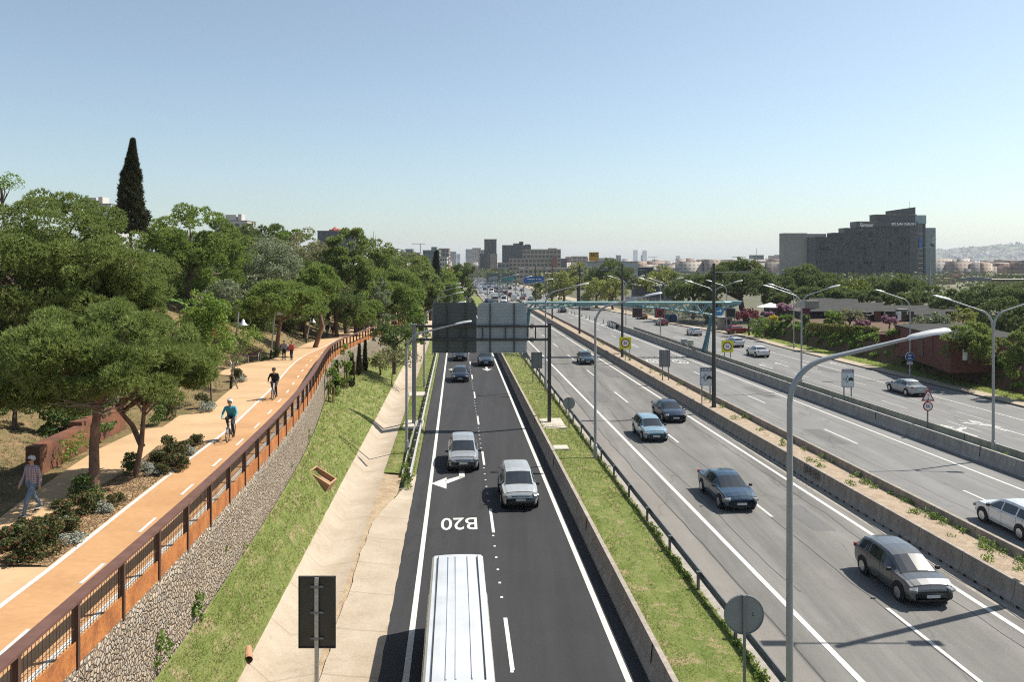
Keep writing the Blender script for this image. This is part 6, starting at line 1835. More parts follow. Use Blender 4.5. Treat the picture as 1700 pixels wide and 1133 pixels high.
# --- grass blades and weeds ------------------------------------------------------
m_blade = leaf("grass_blades", (.14,.175,.035), (.25,.27,.09), .3, c3=(.38,.32,.18), p3=.72, scale=.8)
def grass(name, fn, n, L, W):
    pos = np.array([fn() for _ in range(n)])
    k = np.clip(pos[:, 1:2]/28, .8, 2.4)
    d = nrm(np.array([0, 0, 1.0]) + .55*rng.normal(size=(n, 3)))
    V, Fc = blades(pos, d, 3, 1.0, 1.0, .5)
    V = V.reshape(-1, 3, 3); ctr = np.repeat(pos, 3, 0)[:, None, :]
    kk = np.repeat(k, 3, 0)[:, None, :]
    dd = nrm(np.repeat(d, 3, 0) + .5*rng.normal(size=(n*3, 3))); side = nrm(np.cross(dd, rng.normal(size=(n*3, 3))))
    ln = L*(.5 + rng.random((n*3, 1)))*kk[:, 0]; w = W*kk[:, 0]
    p = np.repeat(pos, 3, 0)
    V = np.stack([p - side*w*.5, p + side*w*.5, p + dd*ln], 1).reshape(-1, 3)
    return struct(link(name, mesh_np(name, V, Fc, [m_blade])), 'stuff')
def ry(a, b):                                        # density falls with distance squared
    s = rng.random(); return 1/(1/a + (1/b - 1/a)*s)
def f_verge():
    y = ry(18, 110); t = 6.5 + 2.85*rng.random(); return P(t, y, .38 - .28*(t-6.15)/3.2 + .02)
def f_bank():
    y = ry(15, 100); xa = xr(y) + .15; xb = P(-6.26, y)[0]; x = xa + (xb-xa)*rng.random(); return (x, y, zbank(x, y) - .01)
def f_strip():
    y = ry(47, 130); t = -4.25 + 1.75*rng.random(); return P(t, y, .24 - .2*(t+4.28)/1.9)
def f_right():
    y = ry(60, 148); t = kerb(y) + 1.75 + (bankfoot(y) - kerb(y) - 1.75)*rng.random(); return P(t, y, .2)
grass("grass", f_verge, 16000, .085, .016); grass("grass", f_bank, 22000, .085, .016); grass("grass", f_strip, 4000, .07, .013); grass("grass", f_right, 5000, .06, .014)
m_dryb = leaf("dry_grass_blades", (.20,.15,.08), (.34,.27,.16), .25, c3=(.12,.15,.04), p3=.8)
_mb = m_blade; m_blade = m_dryb
def f_slope():
    y = ry(20, 110); x = xls(y) - .7 - (10 if y > 36 else 7)*rng.random(); return (x, y, zt(x, y) - .03)
def f_litter():
    y = ry(BEDY[0], BEDY[-1]); a, c = xbed(y), xc(y) - .11; return (a + (c-a)*rng.random(), y, zp(y) + .06)
grass("dry_grass", f_slope, 14000, .11, .02); grass("dry_grass", f_litter, 2500, .04, .02)
m_blade = _mb
# weeds: guardrail foot, median strip, barrier foot, apron seam
def weeds(name, spots, S, n, mt):
    bl = []
    for (x, y, z, r) in spots:
        for _ in range(3): bl.append((x + rng.normal()*r*.6, y + rng.normal()*r*.9, z + r*.55, r, 1.1))
    pos, d = on_blobs(bl, n, .6, .7)
    return struct(link(name, mesh_np(name, *leaves(pos, d, S, .3), [mt])), 'stuff')
sp = []
for i in range(120):
    y = ry(22, 130); t = 22.75 + .22*rng.normal() if rng.random() < .8 else 21.6 + .5*rng.random()
    x, yy, z = P(t, y, .42); sp.append((x, yy, z, .10 + .13*rng.random()))
weeds("weeds", sp, .05, 7000, m_ivy)
sp = []
for i in range(150):
    y = ry(20, 90); x, yy, z = P(9.15 + .09*rng.normal(), y, .1); sp.append((x, yy, z, .07 + .08*rng.random()))
weeds("weeds", sp, .04, 6500, m_fresh)
sp = [(*P(-2.9, 45, .1), .3), (*P(-2.75, 43.6, .05), .22), (*P(-3.1, 47, .2), .3), (*P(-3.0, 50, .2), .2)]
for i in range(60):
    y = ry(40, 100); x, yy, z = P(bar3(y) + .5 + .2*rng.random(), y, .45); sp.append((x, yy, z, .12 + .12*rng.random()))
weeds("weeds", sp, .06, 4000, m_ivy)
# dry litter on the slopes of the park
print("foliage faces", ntris)
# ------------------------------------------------------------------ park furniture
def park_lamp(label, ub, vb, ut, vt):
    x, y, z = UP(ub, vb, .02)
    hx, hz = X(ut, y) - x, Z(vt, y) - z
    r = thing("park_lamp", label, "park lamp", (x, y, z), 0, "tilted park lamps along the promenade")
    e = Vector((hx, 0, hz))
    MB().tube([(0,0,0), e*.16], .085, 10).build("sleeve", m_rubber, r)
    MB().tube([e*.15, e], [.065, .05], 10).build("column", m_galv, r, smooth=40)
    p = e*.86
    MB().tube([p, p + Vector((.25, 0, .0))], .03, 6).build("bracket", m_galv, r)
    mb = MB(); mb.lathe([(.03,.26),(.07,.22),(.12,.05),(.27,-.10),(.27,-.12),(.02,-.09)], 16, p + Vector((.36, 0, -.02))); mb.build("shade", m_white, r, smooth=50)
for lab, a in zip(("first tilted park lamp with white conical shade by the bench plaza", "second tilted park lamp with white conical shade beside the leaning pine", "third park lamp column below the deep green pine", "fourth park lamp column behind the walking couple", "fifth park lamp column near the jogger", "sixth park lamp column at the promenade bend"), ((383,646,396,519),(449,596,458,508),(508,569.5,516,528),(558,551,566,512),(594,539,600,503),(625,526.5,630,493))):
    park_lamp(lab, *a)
x, y, z = UP(160, 742, .02)
r = thing("park_lamp", "near park lamp column with black foot half hidden by the retaining wall pines", "park lamp", (x, y, z)); MB().tube([(0,0,0),(.06,0,.75)], .085, 10).build("sleeve", m_rubber, r); MB().tube([(.06,0,.7),(.35,0,4.4)], [.065,.05], 10).build("column", m_galv, r)
m_slat = M("bench_slat", (.17,.075,.055), .6, (.13,.055,.042), 5)
def bench(label, u, v, rz, L=1.0):
    x, y, z = UP(u, v, .03)
    r = thing("bench", label, "bench", (x, y, z), rz, "benches of the small plaza")
    mb = MB()
    for k in range(4): mb.box((0, -.22 + .13*k, .44), (L, .10, .035))
    mb.build("seat", m_slat, r)
    mb = MB()
    for k in range(4): mb.box((0, .27 + .035*k, .56 + .12*k), (L, .03, .10), rx=-.25)
    mb.build("backrest", m_slat, r)
    for s in (-1, 1):
        MB().tube([(s*L*.5,-.32,0),(s*L*.5,-.33,.42),(s*L*.5,-.2,.64),(s*L*.5,.1,.68),(s*L*.5,.33,.52),(s*L*.5,.42,0)], .025, 6).build("frame", m_galv, r)
bench("brown slatted bench with pale metal arms at the back of the plaza", 417, 600, .1, 1.3)
bench("brown slatted seat with metal arms left of the larger bench", 403, 603, .6, .7)
bench("brown slatted seat behind the first park lamp, turned sideways", 384, 612, 1.2, .7)
# wooden stakes at the young street tree
x, y, z = UP(343, 648, .02)
r = thing("tree_stakes", "pair of wooden stakes with a rope tie at the young street tree", "stakes", (x, y, z))
for s in (-.12, .1): MB().tube([(s,0,-.1),(s,0,1.35)], .035, 6).build("stake", m_stake, r)
MB().tube([(-.12,0,1.15),(.1,.02,1.12),(.32,.1,1.0)], .015, 4).build("rope", m_white, r)
# posts of the lawn fence at the top of the slope
for i, (u, vt, vb) in enumerate(((319,481,494),(324,478,495),(339,482,494))):
    D = 68; x = X(u, D); MBp = MB(); MBp.box((0,0,.35), (.07,.07,1.1)); tag(MBp.build("fence_post", m_twig, None, (x, D, zt(x, D))), "thin wooden post at the top of the open slope by the lawn", "post", "wooden posts by the lawn")
xg, yg = X(322, 74), 74
me = bpy.data.meshes.new("lawn"); me.from_pydata([(xg-4, 69, zt(xg-4, 69)+.05), (xg+3.5, 69, zt(xg+3.5, 69)+.12), (xg+2, 80, zt(xg+2, 80)+.3), (xg-5, 80, zt(xg-5, 80)+.3)], [], [(0,1,2,3)]); me.materials.append(M("lawn_green", (.09,.17,.035), .9, (.07,.13,.025), .4)); struct(link("lawn", me))
# open box of clay planks and clay pipe on the bank
x, y, z = UB(532, 797)
r = thing("drain_box", "open topped terracotta drain box set in the grass bank", "drain box", (x, y, z + .02), -.12); r.rotation_euler = (0, .52, -.12)
m_terra = M("terracotta", (.42,.235,.14), .9, (.30,.16,.095), 4, .2, fine=.3)
mb = MB()
for c, d in (((0,-.52,.0),(1.3,.08,.5)),((0,.52,.0),(1.3,.08,.5)),((-.61,0,.0),(.08,.96,.5)),((.61,0,.0),(.08,.96,.5))): mb.box(c, d)
mb.build("box_wall", m_terra, r); MB().box((0,0,-.02), (1.13,.95,.04)).build("floor_slab", m_soil, r)
x, y, z = UB(412, 1092)
mb = MB(); mb.tube([(-.1,.25,.12),(.08,-.22,.02)], .13, 14, cap=False); tag(mb.build("clay_pipe", m_terra, None, (x, y, z), 0), "short piece of terracotta pipe sticking out of the bank into the channel", "pipe")

# ------------------------------------------------------------------ right-hand buildings
m_roof = M("roof_felt", (.062,.062,.059), .9, (.045,.045,.043), .6, fine=.2, spec=.06)
m_brick = M("red_brick", (.135,.048,.034), .9, (.10,.036,.027), 3, .1, fine=.35)
m_house = M("dark_render", (.07,.055,.05), .9, (.05,.04,.038), 2)
def house():
    D = 136; z0 = G(D) + 3.0
    r = thing("house", "long low dark house with grey felt roofs behind the terrace hedge", "house", (X(1420, D), D, z0))
    o = Vector(r.location)
    def L(u, d, z): return (X(u, D+d) - o.x, d, z)
    def zz(v, d): return Z(v, D+d) - z0
    secs = [(1312, 1352, 514, 498, 16, 8), (1330, 1428, 517, 495, 4, 22), (1400, 1470, 519, 502.5, 0, 18), (1445, 1545, 523, 509, -4, 16), (1530, 1592, 527, 514, -2, 16)]
    wall = MB()
    for i, (u0, u1, ve, vr, d0, dep) in enumerate(secs):
        ze = zz(ve, d0); zr = max(ze + .7, zz(vr, d0 + dep))
        a, b = L(u0, d0, ze), L(u1, d0, ze); c, d = L(u1 - 4, d0+dep, zr), L(u0 + 14, d0+dep, zr)
        mb = MB(); mb.add([a, b, c, d, (a[0],a[1],a[2]-.18), (b[0],b[1],b[2]-.18), (c[0],c[1],c[2]-.18), (d[0],d[1],d[2]-.18)], [(0,1,2,3),(4,5,1,0),(5,6,2,1),(6,7,3,2),(7,4,0,3),(7,6,5,4)])
        mb.build("roof", m_roof, r)
        wall.box(((a[0]+b[0])/2, d0 + dep*.5 + .6, (ze-.2)/2 - .5), (b[0]-a[0]-.8, dep - 1.2, ze + .8))
    wall.build("wall", m_house, r)
    for u0, u1, z1, z2, mt in ((1330, 1345, .2, 2.0, M("maroon_panel", (.12,.02,.04), .7)), (1452, 1468, .3, 2.0, m_brick), (1462, 1466, .2, 1.9, m_white), (1490, 1496, .4, 1.9, m_white)):
        dd = .0 if u0 < 1440 else -5
        a, b = L(u0, dd + 3.9 if u0 < 1440 else -4.2, z1), L(u1, dd + 3.9 if u0 < 1440 else -4.2, z2)
        MB().box(((a[0]+b[0])/2, a[1], (z1+z2)/2), (b[0]-a[0], .12, z2-z1)).build("panel", mt, r)
    for u in (1455, 1474, 1482, 1500, 1512, 1574, 1580):
        a = L(u, -3.6, 1.1); f = MB(); f.box((a[0], -3.72, 1.15), (.95, .08, 1.5)); f.build("window", m_glass, r)
    for u, d, s in ((1346, 8, 1.7), (1352, 9, 1.2), (1497, 2, 1.5)):
        a = L(u, d, 0); MB().box((a[0], d, zz(507 if u < 1400 else 521, d)), (s, 1.4, 1.5)).box((a[0], d, zz(507 if u < 1400 else 521, d)+.8), (s+.2, 1.6, .1)).build("chimney", m_conc_grey, r)
    mb = MB(); a, b = L(1470, 12.2, zz(508.6, 12)), L(1592, 14.4, zz(514, 14)); mb.tube([a, b], .12, 5); mb.build("ridge_trim", M("red_trim", (.35,.07,.06), .7), r)
house()
def brickhouse():
    y0, y1 = 79, 97; z = G(84) + 2.6
    r = thing("brick_building", "low red brick building with a flat grey roof above the ivy bank", "building", (X(1580, 80), 80, z))
    o = Vector(r.location)
    A = Vector((X(1485, 97), 97, z)) - o; B = Vector((X(1578, 80), 80, z)) - o; C = B + Vector((9, 1.5, 0)); Dd = A + Vector((9, 2, 0))
    H = Z(563.5, 80) - z
    mb = MB(); mb.slab([(p.x, p.y) for p in (A, B, C, Dd)], -1.0, H); mb.build("wall", m_brick, r)
    mb = MB(); c = (A+B+C+Dd)/4
    mb.slab([(c.x + (p.x-c.x)*1.02, c.y + (p.y-c.y)*1.02) for p in (A, B, C, Dd)], H+.003, H+.12); mb.build("roof", m_roof, r)
    d = (B-A)
    for s in (.35, .72): 
        p = A + d*s; MB().box((p.x - .06, p.y - .06, H/2), (.09, .09, H)).build("downpipe", m_bark_r, r)
    p = A + d*.52; MB().box((p.x-.03, p.y-.03, .7), (.08, 1.7, 1.8), rz=math.atan2(d.y, d.x) - math.pi/2).build("door", M("brown_door", (.10,.045,.035), .7), r)
    q = B + (C-B)*.2; MB().box((q.x, q.y - .06, .9), (.9, .1, 1.2)).build("window", m_white, r)
brickhouse()
x, y, z = UD(1655, 572, 92)
r = thing("brick_building", "second low red brick building with pale flat roof at the right edge", "building", (x, 92, G(92)+2.8)); h = Z(563, 92) - G(92) - 2.8
MB().box((2, 3, h/2-.5), (9.5, 6, h+1)).build("wall", m_brick, r); MB().box((2, 3, h+.07), (9.9, 6.4, .14)).build("roof", m_roof, r); MB().box((-1.2, -.04, .6), (1.6, .1, 1.4)).build("door", m_glass, r)
# garden wall and terrace bits
x, y, z = UD(1492, 556, 98); mb = MB(); mb.box((0,0,.4), (4.5,.3,1.2)); tag(mb.build("garden_wall", m_brick, None, (x, 98, G(98)+3.0), -.2), "short red brick garden wall by the spiky plant on the terrace", "wall")
# guard booth, parasol, bins, fence
x, y, z = U(1206, 549); D = y
r = thing("guard_booth", "small grey guard booth with a flat roof beside the parked red car", "booth", (x, D, z+.12))
MB().box((0,1.2,1.15), (2.3,2.4,2.3)).build("wall", m_conc_grey, r); MB().box((.3,1.0,2.42), (3.6,3.3,.18)).build("roof", m_galv, r); MB().box((.2,-.02,1.5), (.9,.06,.8)).build("window", m_glass, r)
MB().box((1.9,1.0,1.15), (.12,.12,2.3)).build("roof_post", m_galv, r)
r = thing("parasol", "white parasol roof over the hotel gate terrace", "parasol", UD(1279, 520, 152))
mb = MB(); mb.lathe([(2.7,1.2),(.1,2.0)], 8); mb.build("canopy", m_white, r); MB().tube([(0,0,-1),(0,0,1.9)], .05, 6).build("pole", m_galv, r)
for lab, u, c in (("green recycling bin at the kerb, left of the pair", 1107, (.03,.12,.10)), ("blue recycling bin at the kerb, right of the pair", 1117, (.015,.05,.14))):
    x, y, z = U(u, 535, .1)
    r = thing("recycling_bin", lab, "recycling bin", (x, y, z))
    mb = MB(); mb.prism([(-.75,.15),(.75,.15),(.85,1.2),(.6,1.6),(-.6,1.6),(-.85,1.2)], -.6, .6); mb.build("body", M("bin_plastic", c, .45), r, bevel=.06)
    MB().prism([(-.62,1.61),(.62,1.61),(.45,1.75),(-.45,1.75)], -.5, .5).build("lid", M("bin_lid", L_(c, 1.5), .4), r)
def wire_fence(label, pts, h):
    r = thing("wire_fence", label, "fence", pts[0]); o = Vector(pts[0])
    for (a, b) in zip(pts[:-1], pts[1:]):
        a, b = Vector(a)-o, Vector(b)-o; n = max(1, int((b-a).length/2.5)); mb = MB()
        for i in range(n):
            p = a.lerp(b, i/n); MB().tube([p, p + Vector((0,0,h))], .05, 5).build("post", m_galv, r)
        for k in range(9): mb.tube([a + Vector((0,0,h*k/8)), b + Vector((0,0,h*k/8))], .012, 3, cap=False)
        nn = int((b-a).length/.5)
        for i in range(nn): p = a.lerp(b, i/nn); mb.tube([p, p + Vector((0,0,h))], .012, 3, cap=False)
        mb.build("wire_panel", m_galv, r)
wire_fence("tall wire fence of the sports court behind the pavement", [P(kerb(y)+5, y, .3) for y in (164, 186, 206, 226)], 4.2)
bl = []
for i in range(80):
    y = 164 + 66*rng.random(); x, yy, z = P(kerb(y) + 7.5 + rng.random()*2, y, .8 + 2.4*rng.random()); bl.append((x, yy, z, .9, 1))
bl = np.array(bl); org = np.array(P(kerb(164)+6, 164, .3)); bl[:, :3] -= org
pos, d = on_blobs(bl, 5000, .2, .5)
tag(link("hedge", mesh_np("hedge", *leaves(pos, d, .22), [m_olive]), None, org), "tall grey green hedge growing behind the sports court fence", "hedge")
# banners and green information board on the far pavement
for lab, u, c in (("violet tinted banner on the far pavement, first of three", 1042, (.36,.30,.42)), ("pale blue banner on the far pavement, second of three", 1049, (.34,.42,.50)), ("white banner on the far pavement, third of three", 1055, (.6,.6,.62))):
    D = 205; x, y, z = UD(u, 490, D); r = thing("banner", lab, "banner", (x, D, G(D)))
    MB().box((0, 0, 3.0), (.95, .04, 2.9)).build("cloth", M("banner_cloth", c, .8, L_(c, .8), .8), r); MB().tube([(-.5,0,0),(-.5,0,4.6)], .05, 6).build("pole", m_galv, r)
D = 238; x, y, z = UD(969.5, 497, D); r = thing("road_sign", "white and green direction board behind the truss", "road sign", (x, D, G(D)))
w, h = 13*D/F, 9*D/F; cz = z - G(D)
MB().box((0,0,cz), (w,.06,h)).build("sign_plate", m_sw, r); MB().box((0,-.036,cz + h*.25), (w*.9,.02,h*.3)).build("green_band", M("sign_green", (.02,.25,.15), .4), r); MB().box((0,-.036,cz - h*.42), (w*.9,.02,h*.14)).build("green_band", M("sign_green", (.02,.25,.15), .4), r); MB().box((0,-.036,cz - h*.1), (w*.5,.02,h*.1)).build("text_line", m_greyp, r)
for s in (-.4, .4): MB().box((s*w,.06,cz/2), (.1,.08,cz)).build("post", m_galv, r)
D = 225; x, y, z = UD(982.5, 518.5, D); r = thing("road_sign", "round green sign at the tip of the grassy traffic island", "road sign", (x, D, G(D))); mb = MB(); disc(mb, 0, z-G(D), .6, -.02, .02); mb.build("sign_plate", M("sign_green", (.02,.25,.15), .4), r); MB().box((0,.05,(z-G(D))/2), (.08,.06,z-G(D))).build("post", m_galv, r)
rough_sheet("traffic_island", m_grass, lambda y: 34.2 + (y-228)*.004, lambda y: 34.2 + min(3.4, (y-226)*.09), .2, .2, frange(228, 300, 4), 3, .05)
# far overhead blue sign and graffiti boards
D = 300; a, b = UD(869.5, 459.5, D), UD(903, 469.5, D)
r = thing("overhead_sign", "blue overhead motorway sign beside the lime trees", "road sign", ((a[0]+b[0])/2, D, G(D))); w, h, cz = b[0]-a[0], a[2]-b[2], (a[2]+b[2])/2 - G(D)
MB().box((0,0,cz), (w,.15,h)).build("sign_plate", m_sb, r)
MB().box((-w*.08,-.09,cz+.2), (w*.5,.02,.28)).box((w*.3,-.09,cz+.2), (w*.15,.02,.28)).build("text_line", m_sw, r); MB().box((-w*.1,-.09,cz-.55), (w*.3,.02,.25)).build("green_line", M("sign_green", (.05,.35,.10), .4), r)
for s in (-.5, .5): MB().box((s*w,.3,cz*.55), (.3,.3,cz*1.1)).build("leg", m_galv, r)
D = 330
for lab, u0, u1, txt, tc in (("grey overhead board back with white graffiti above the traffic", 808, 830, "OMEY", (.5,.52,.52)), ("grey overhead board back with turquoise graffiti above the traffic", 832.5, 857, "ZONE", (.03,.35,.38))):
    a, b = UD(u0, 453.5, D), UD(u1, 468.5, D)
    r = thing("overhead_sign", lab, "road sign", ((a[0]+b[0])/2, D, G(D))); w, h, cz = b[0]-a[0], a[2]-b[2], (a[2]+b[2])/2 - G(D)
    MB().box((0,0,cz), (w,.2,h)).build("sign_plate", M("board_back_far", (.13,.145,.15), .6), r)
    text_child(txt, M("graffiti", tc, .6), r, 0, cz - h*.12, -.11, w=w*.72, h=h*.4, bold=.03)
    for s in (-.45, .45): MB().box((s*w,.35,cz*.5), (.35,.35,cz)).build("leg", m_galv, r)
    MB().box((0,.3,cz-h*.62), (w*1.05,.5,.5)).build("truss_beam", m_teal, r)
# graffiti scrawl on a median barrier
x, y, z = U(1348, 796); t = 20.62
gy0 = 12.5  # placed along the barrier face
u_, v_ = 1348, 785
Dg = (20.62)/((u_-850)/F + TK)
o = link("graffiti", text_mesh("BAR EN", "graffiti", m_sk, w=1.9, h=.46, bold=.004))
o.location = P(20.555, Dg, .56); o.rotation_euler = (R(84), 0, RZ + math.pi*1.5); tag(o, "black hand sprayed letters BAR EN on a median barrier behind the nearest lamp", "graffiti")

# floodlight mast beside the hotel
D = 300; x, y, z = UD(1543, 487, D); zb = G(D); h = Z(411, D) - zb
r = thing("floodlight_mast", "tall grey floodlight mast in front of the blue glass hotel wing", "floodlight mast", (x, D, zb))
MB().tube([(0,0,0),(0,0,h)], [.55,.28], 12).build("column", m_greyp, r); MB().box((-.6,0,h), (2.8,1.0,.15)).build("platform", m_galv, r)
for k in range(3): MB().box((.9 + .4*k, -.2, h + .9 + 1.2*k), (1.2,.6,.7), ry=.5).build("floodlight", m_galv if k else m_dark, r)
MB().tube([(.3,0,h),(1.9,0,h+4.0)], .12, 6).build("light_rack", m_galv, r)

# ------------------------------------------------------------------ hotel
def hotel():
    D = 505; z0 = G(D) - 1
    r = thing("hotel", "dark glass stepped hotel with white lettering along its top", "hotel", (X(1430, D), D, z0))
    o = Vector(r.location)
    def x_(u): return X(u, D) - o.x
    def z_(v): return Z(v, D) - z0
    st = MB()
    m_cl = M("dark_cladding", (.075,.083,.09), .6, (.065,.072,.078), .05, spec=.2)
    m_cw, nt, bs, new, lk = mat_base("curtain_wall")
    bs.inputs["Roughness"].default_value = .3; bs.inputs["Specular IOR Level"].default_value = .22
    v = coords(nt)
    br = new("ShaderNodeTexBrick"); br.offset = 0.0; br.inputs["Scale"].default_value = 1.0
    br.inputs["Brick Width"].default_value = 4.2; br.inputs["Row Height"].default_value = 3.08; br.inputs["Mortar Size"].default_value = .16
    br.inputs["Color1"].default_value = (.016,.024,.029,1); br.inputs["Color2"].default_value = (.034,.045,.051,1); br.inputs["Mortar"].default_value = (.07,.08,.083,1)
    sx = new("ShaderNodeSeparateXYZ"); cx = new("ShaderNodeCombineXYZ"); lk(v, sx.inputs[0]); lk(sx.outputs[0], cx.inputs[0]); lk(sx.outputs[2], cx.inputs[1]); lk(cx.outputs[0], br.inputs[0])
    col = mix(nt, .5, br.outputs[0], ramp(nt, noise(nt, v, .05, 5, .7), .35, .7, (.3,.3,.3), (.7,.7,.7)), 'OVERLAY')
    lk(col, bs.inputs["Base Color"])
    def blk(nm, u0, u1, vt, d0, d1, mt, vb=492):
        zt_, zb_ = z_(vt), max(0, z_(vb)); return MB().box((x_((u0+u1)/2), (d0+d1)/2, (zt_+zb_)/2), (x_(u1)-x_(u0), d1-d0, zt_-zb_)).build(nm, mt, r)
    for u0, u1, vt in ((1353, 1382, 394.5), (1382, 1401.5, 386.5), (1401.5, 1422.5, 378.5), (1422.5, 1509.5, 377)):
        blk("curtain_wall", u0, u1, vt, 0, 9, m_cw)
    blk("side_pier", 1342, 1353, 394, -.4, 9, m_cl)
    blk("side_pier", 1509.5, 1522, 377, -.4, 9, m_cl)
    blk("concrete_wing", 1302.5, 1342, 387, 2, 10, M("wing_concrete", (.27,.255,.24), .85, (.235,.22,.21), .08))
    blk("concrete_wing", 1342, 1381, 387.5, 9.2, 14, M("wing_parapet", (.42,.37,.31), .85))
    blk("name_band", 1421, 1523, 369, -.8, 9, M("name_band", (.045,.052,.058), .4), 377)
    blk("penthouse", 1454, 1521, 357, 1, 9, m_cl, 369.5)
    mb = MB(); mb.prism([(x_(1481), z_(357)), (x_(1522.5), z_(357)), (x_(1522.5), z_(343.5)), (x_(1481), z_(349.5))], 2, 9); mb.build("roof_block", m_cl, r)
    blk("roof_slab", 1421, 1456, 367.8, -1.4, 9.3, m_conc_grey, 369); blk("roof_slab", 1453, 1523, 356, 0.4, 9.3, m_conc_grey, 357)
    blk("lift_shaft", 1523, 1537, 372, 1.0, 9, M("lift_glass", (.022,.028,.036), .15, spec=.8))
    for k in range(13): MB().box((x_(1529), .8, z_(388 + 8.2*k)), (3.2, .5, .35)).build("shaft_floor", m_galv, r)
    blk("shaft_fin", 1534, 1537, 372, .4, 26, M("fin_navy", (.018,.03,.05), .4))
    m_bg = M("blue_glass", (.13,.21,.25), .12, (.10,.17,.21), .08, spec=.8)
    blk("glass_wing", 1537, 1559, 378, 4, 18, m_bg); blk("glass_lantern", 1521.5, 1540.5, 357, 2, 20, M("lantern_glass", (.34,.42,.45), .15, (.25,.33,.36), .3), 371); blk("lantern_base", 1522, 1540, 371, 2.4, 20, m_cl, 378)
    for u in np.arange(1540, 1559, 3.2): MB().box((x_(u), 3.93, z_(435)), (.12, .1, z_(378)-z_(492))).build("mullion", m_galv, r)
    for k in range(14): MB().box((x_(1548), 3.94, z_(381 + 8*k)), (x_(1559)-x_(1537), .1, .14)).build("transom", m_galv, r)
    for k in range(15):
        zz_ = z_(397 + 7.9*(k-2)); ua = 1353 if k > 1 else (1401.5 if k == 1 else 1422)
        MB().box(((x_(ua)+x_(1509.5))/2, -.02, zz_ + 1.35), (x_(1509.5)-x_(ua), .12, .42)).build("spandrel", M("spandrel", (.055,.068,.075), .5, spec=.2), r)
    for k in range(28):
        u = 1353 + 5.6*k; vt = 394.5 if u < 1382 else (386.5 if u < 1401.5 else (378.5 if u < 1422.5 else 377)); MB().box((x_(u), -.06, (z_(vt)+z_(492))/2), (.3, .22, z_(vt)-z_(492))).build("mullion", M("mullion", (.06,.072,.079), .5, spec=.2), r)
    for k in range(46):                               # opened windows, as black panes
        u = 1356 + 150*rng.random(); row = int(rng.integers(0, 11)); vv = 397 + 7.9*row
        if u < 1380 and vv < 400: continue
        if k % 2: vv -= 15.8 if u > 1425 else 0
        MB().box((x_(u), -.05, z_(vv)), (1.5 + 1.2*rng.random(), .16, 2.0)).build("window", m_black, r)
    for row in range(2):
        for k in range(13): MB().box((x_(1368 + 11*k), -.06, z_(453.5 + 8*row)), (3.4, .18, 1.9)).build("window", M("cafe_glass", (.028,.026,.024), .2), r)
    m_ltr = M("sign_letters", (.9,.9,.9), .4, (.88,.88,.88))
    text_child("REY JUAN CARLOS I", m_ltr, r, x_(1499), z_(372.6), -.86, w=x_(1519)-x_(1479.5), h=2.0, bold=.03)
    text_child("Fairmont", m_ltr, r, x_(1437.5), z_(373.6), -.86, w=x_(1449)-x_(1426), h=2.6, shear=.35, bold=.02)
    MB().box((x_(1529), .3, z_(403)), (2.0, .12, 7.0)).build("blue_banner", m_sb, r)
    MB().tube([(x_(1523),10,z_(344)),(x_(1523),10,z_(333))], .1, 5).build("antenna", m_galv, r)
hotel()

# ------------------------------------------------------------------ city buildings
m_flat = M("flat_roof", (.26,.23,.20), .9, (.2,.18,.16), .05)
MW = {k: M("wall_" + k, c, .85, L_(c, .88), .05) for k, c in dict(white=(.50,.48,.45), beige=(.36,.31,.255), grey=(.24,.245,.25), dark=(.045,.052,.062), slate=(.085,.10,.118), glass=(.12,.175,.19), brick=(.30,.115,.085), tan=(.30,.235,.18), pale=(.42,.44,.46), pink=(.40,.27,.23)).items()}
m_win = M("window_band", (.035,.042,.05), .2, spec=.7); m_winl = M("window_pale", (.14,.16,.18), .2)
def building(label, u0, u1, vt, D, wall, floors=6, dep=18, rz=0.0, vb=None, bands=True, roofbox=None, name="building", win=None, piers=0):
    """walls, flat roof, and one strip of panes per storey on the faces in view"""
    zb = (G(D) - 1) if vb is None else Z(vb, D)
    x0, x1 = X(u0, D), X(u1, D); w = x1 - x0; H = Z(vt, D) - zb
    r = thing(name, label, "building", ((x0+x1)/2, D, zb), rz)
    MB().box((0, dep/2, H/2), (w, dep, H)).build("wall", MW[wall], r)
    MB().box((0, dep/2, H+.15), (w+.5, dep+.5, .3)).build("roof", m_flat, r)
    if bands:
        top = H; fh = min(3.4, H/(floors+.5))
        npane = max(3, int(w/ (3.0 if D < 900 else 4.5)))
        for k in range(floors):
            z = top - fh*(k + .62); mb = MB()
            if z < 1: break
            for j in range(npane):
                px = -w/2 + w*(j+.5)/npane; mb.box((px, -.02, z), (w/npane*.66, .14, fh*.48))
            for sx in (-1, 1):
                m = max(2, int(dep/3.5))
                for j in range(m): mb.box((sx*(w/2+.0), dep*(j+.5)/m, z), (.14, dep/m*.6, fh*.48))
            mb.build("window_band", win or m_win, r)
    if piers:
        for j in range(piers+1): MB().box((-w/2 + w*j/piers, -.25, H/2), (.5, .5, H)).build("pier", MW[wall], r)
    for rb in (roofbox or []):
        a, b, v2 = rb; MB().box((X((a+b)/2, D) - (x0+x1)/2, dep*.45, (H + Z(v2, D) - zb)/2), (X(b, D)-X(a, D), dep*.4, Z(v2, D) - zb - H)).build("roof_block", MW[wall], r)
    return r
B_ = building
B_("slim black office tower with a projecting top, left of the avenue end", 804, 824, 398.5, 900, 'dark', 10, 14, roofbox=[(803.5, 824.5, 397)])
B_("low black wing at the foot of the slim black tower", 797, 810, 421, 880, 'dark', 5, 16)
B_("short round pale tower beside the black tower", 814, 825, 422, 860, 'beige', 5, 10, bands=False, piers=6)
B_("dark slab block with rooftop machinery behind the beige university", 834, 881, 407.5, 800, 'slate', 9, 20, roofbox=[(852, 868, 404), (862, 869, 401), (872, 880, 405.5)], piers=12)
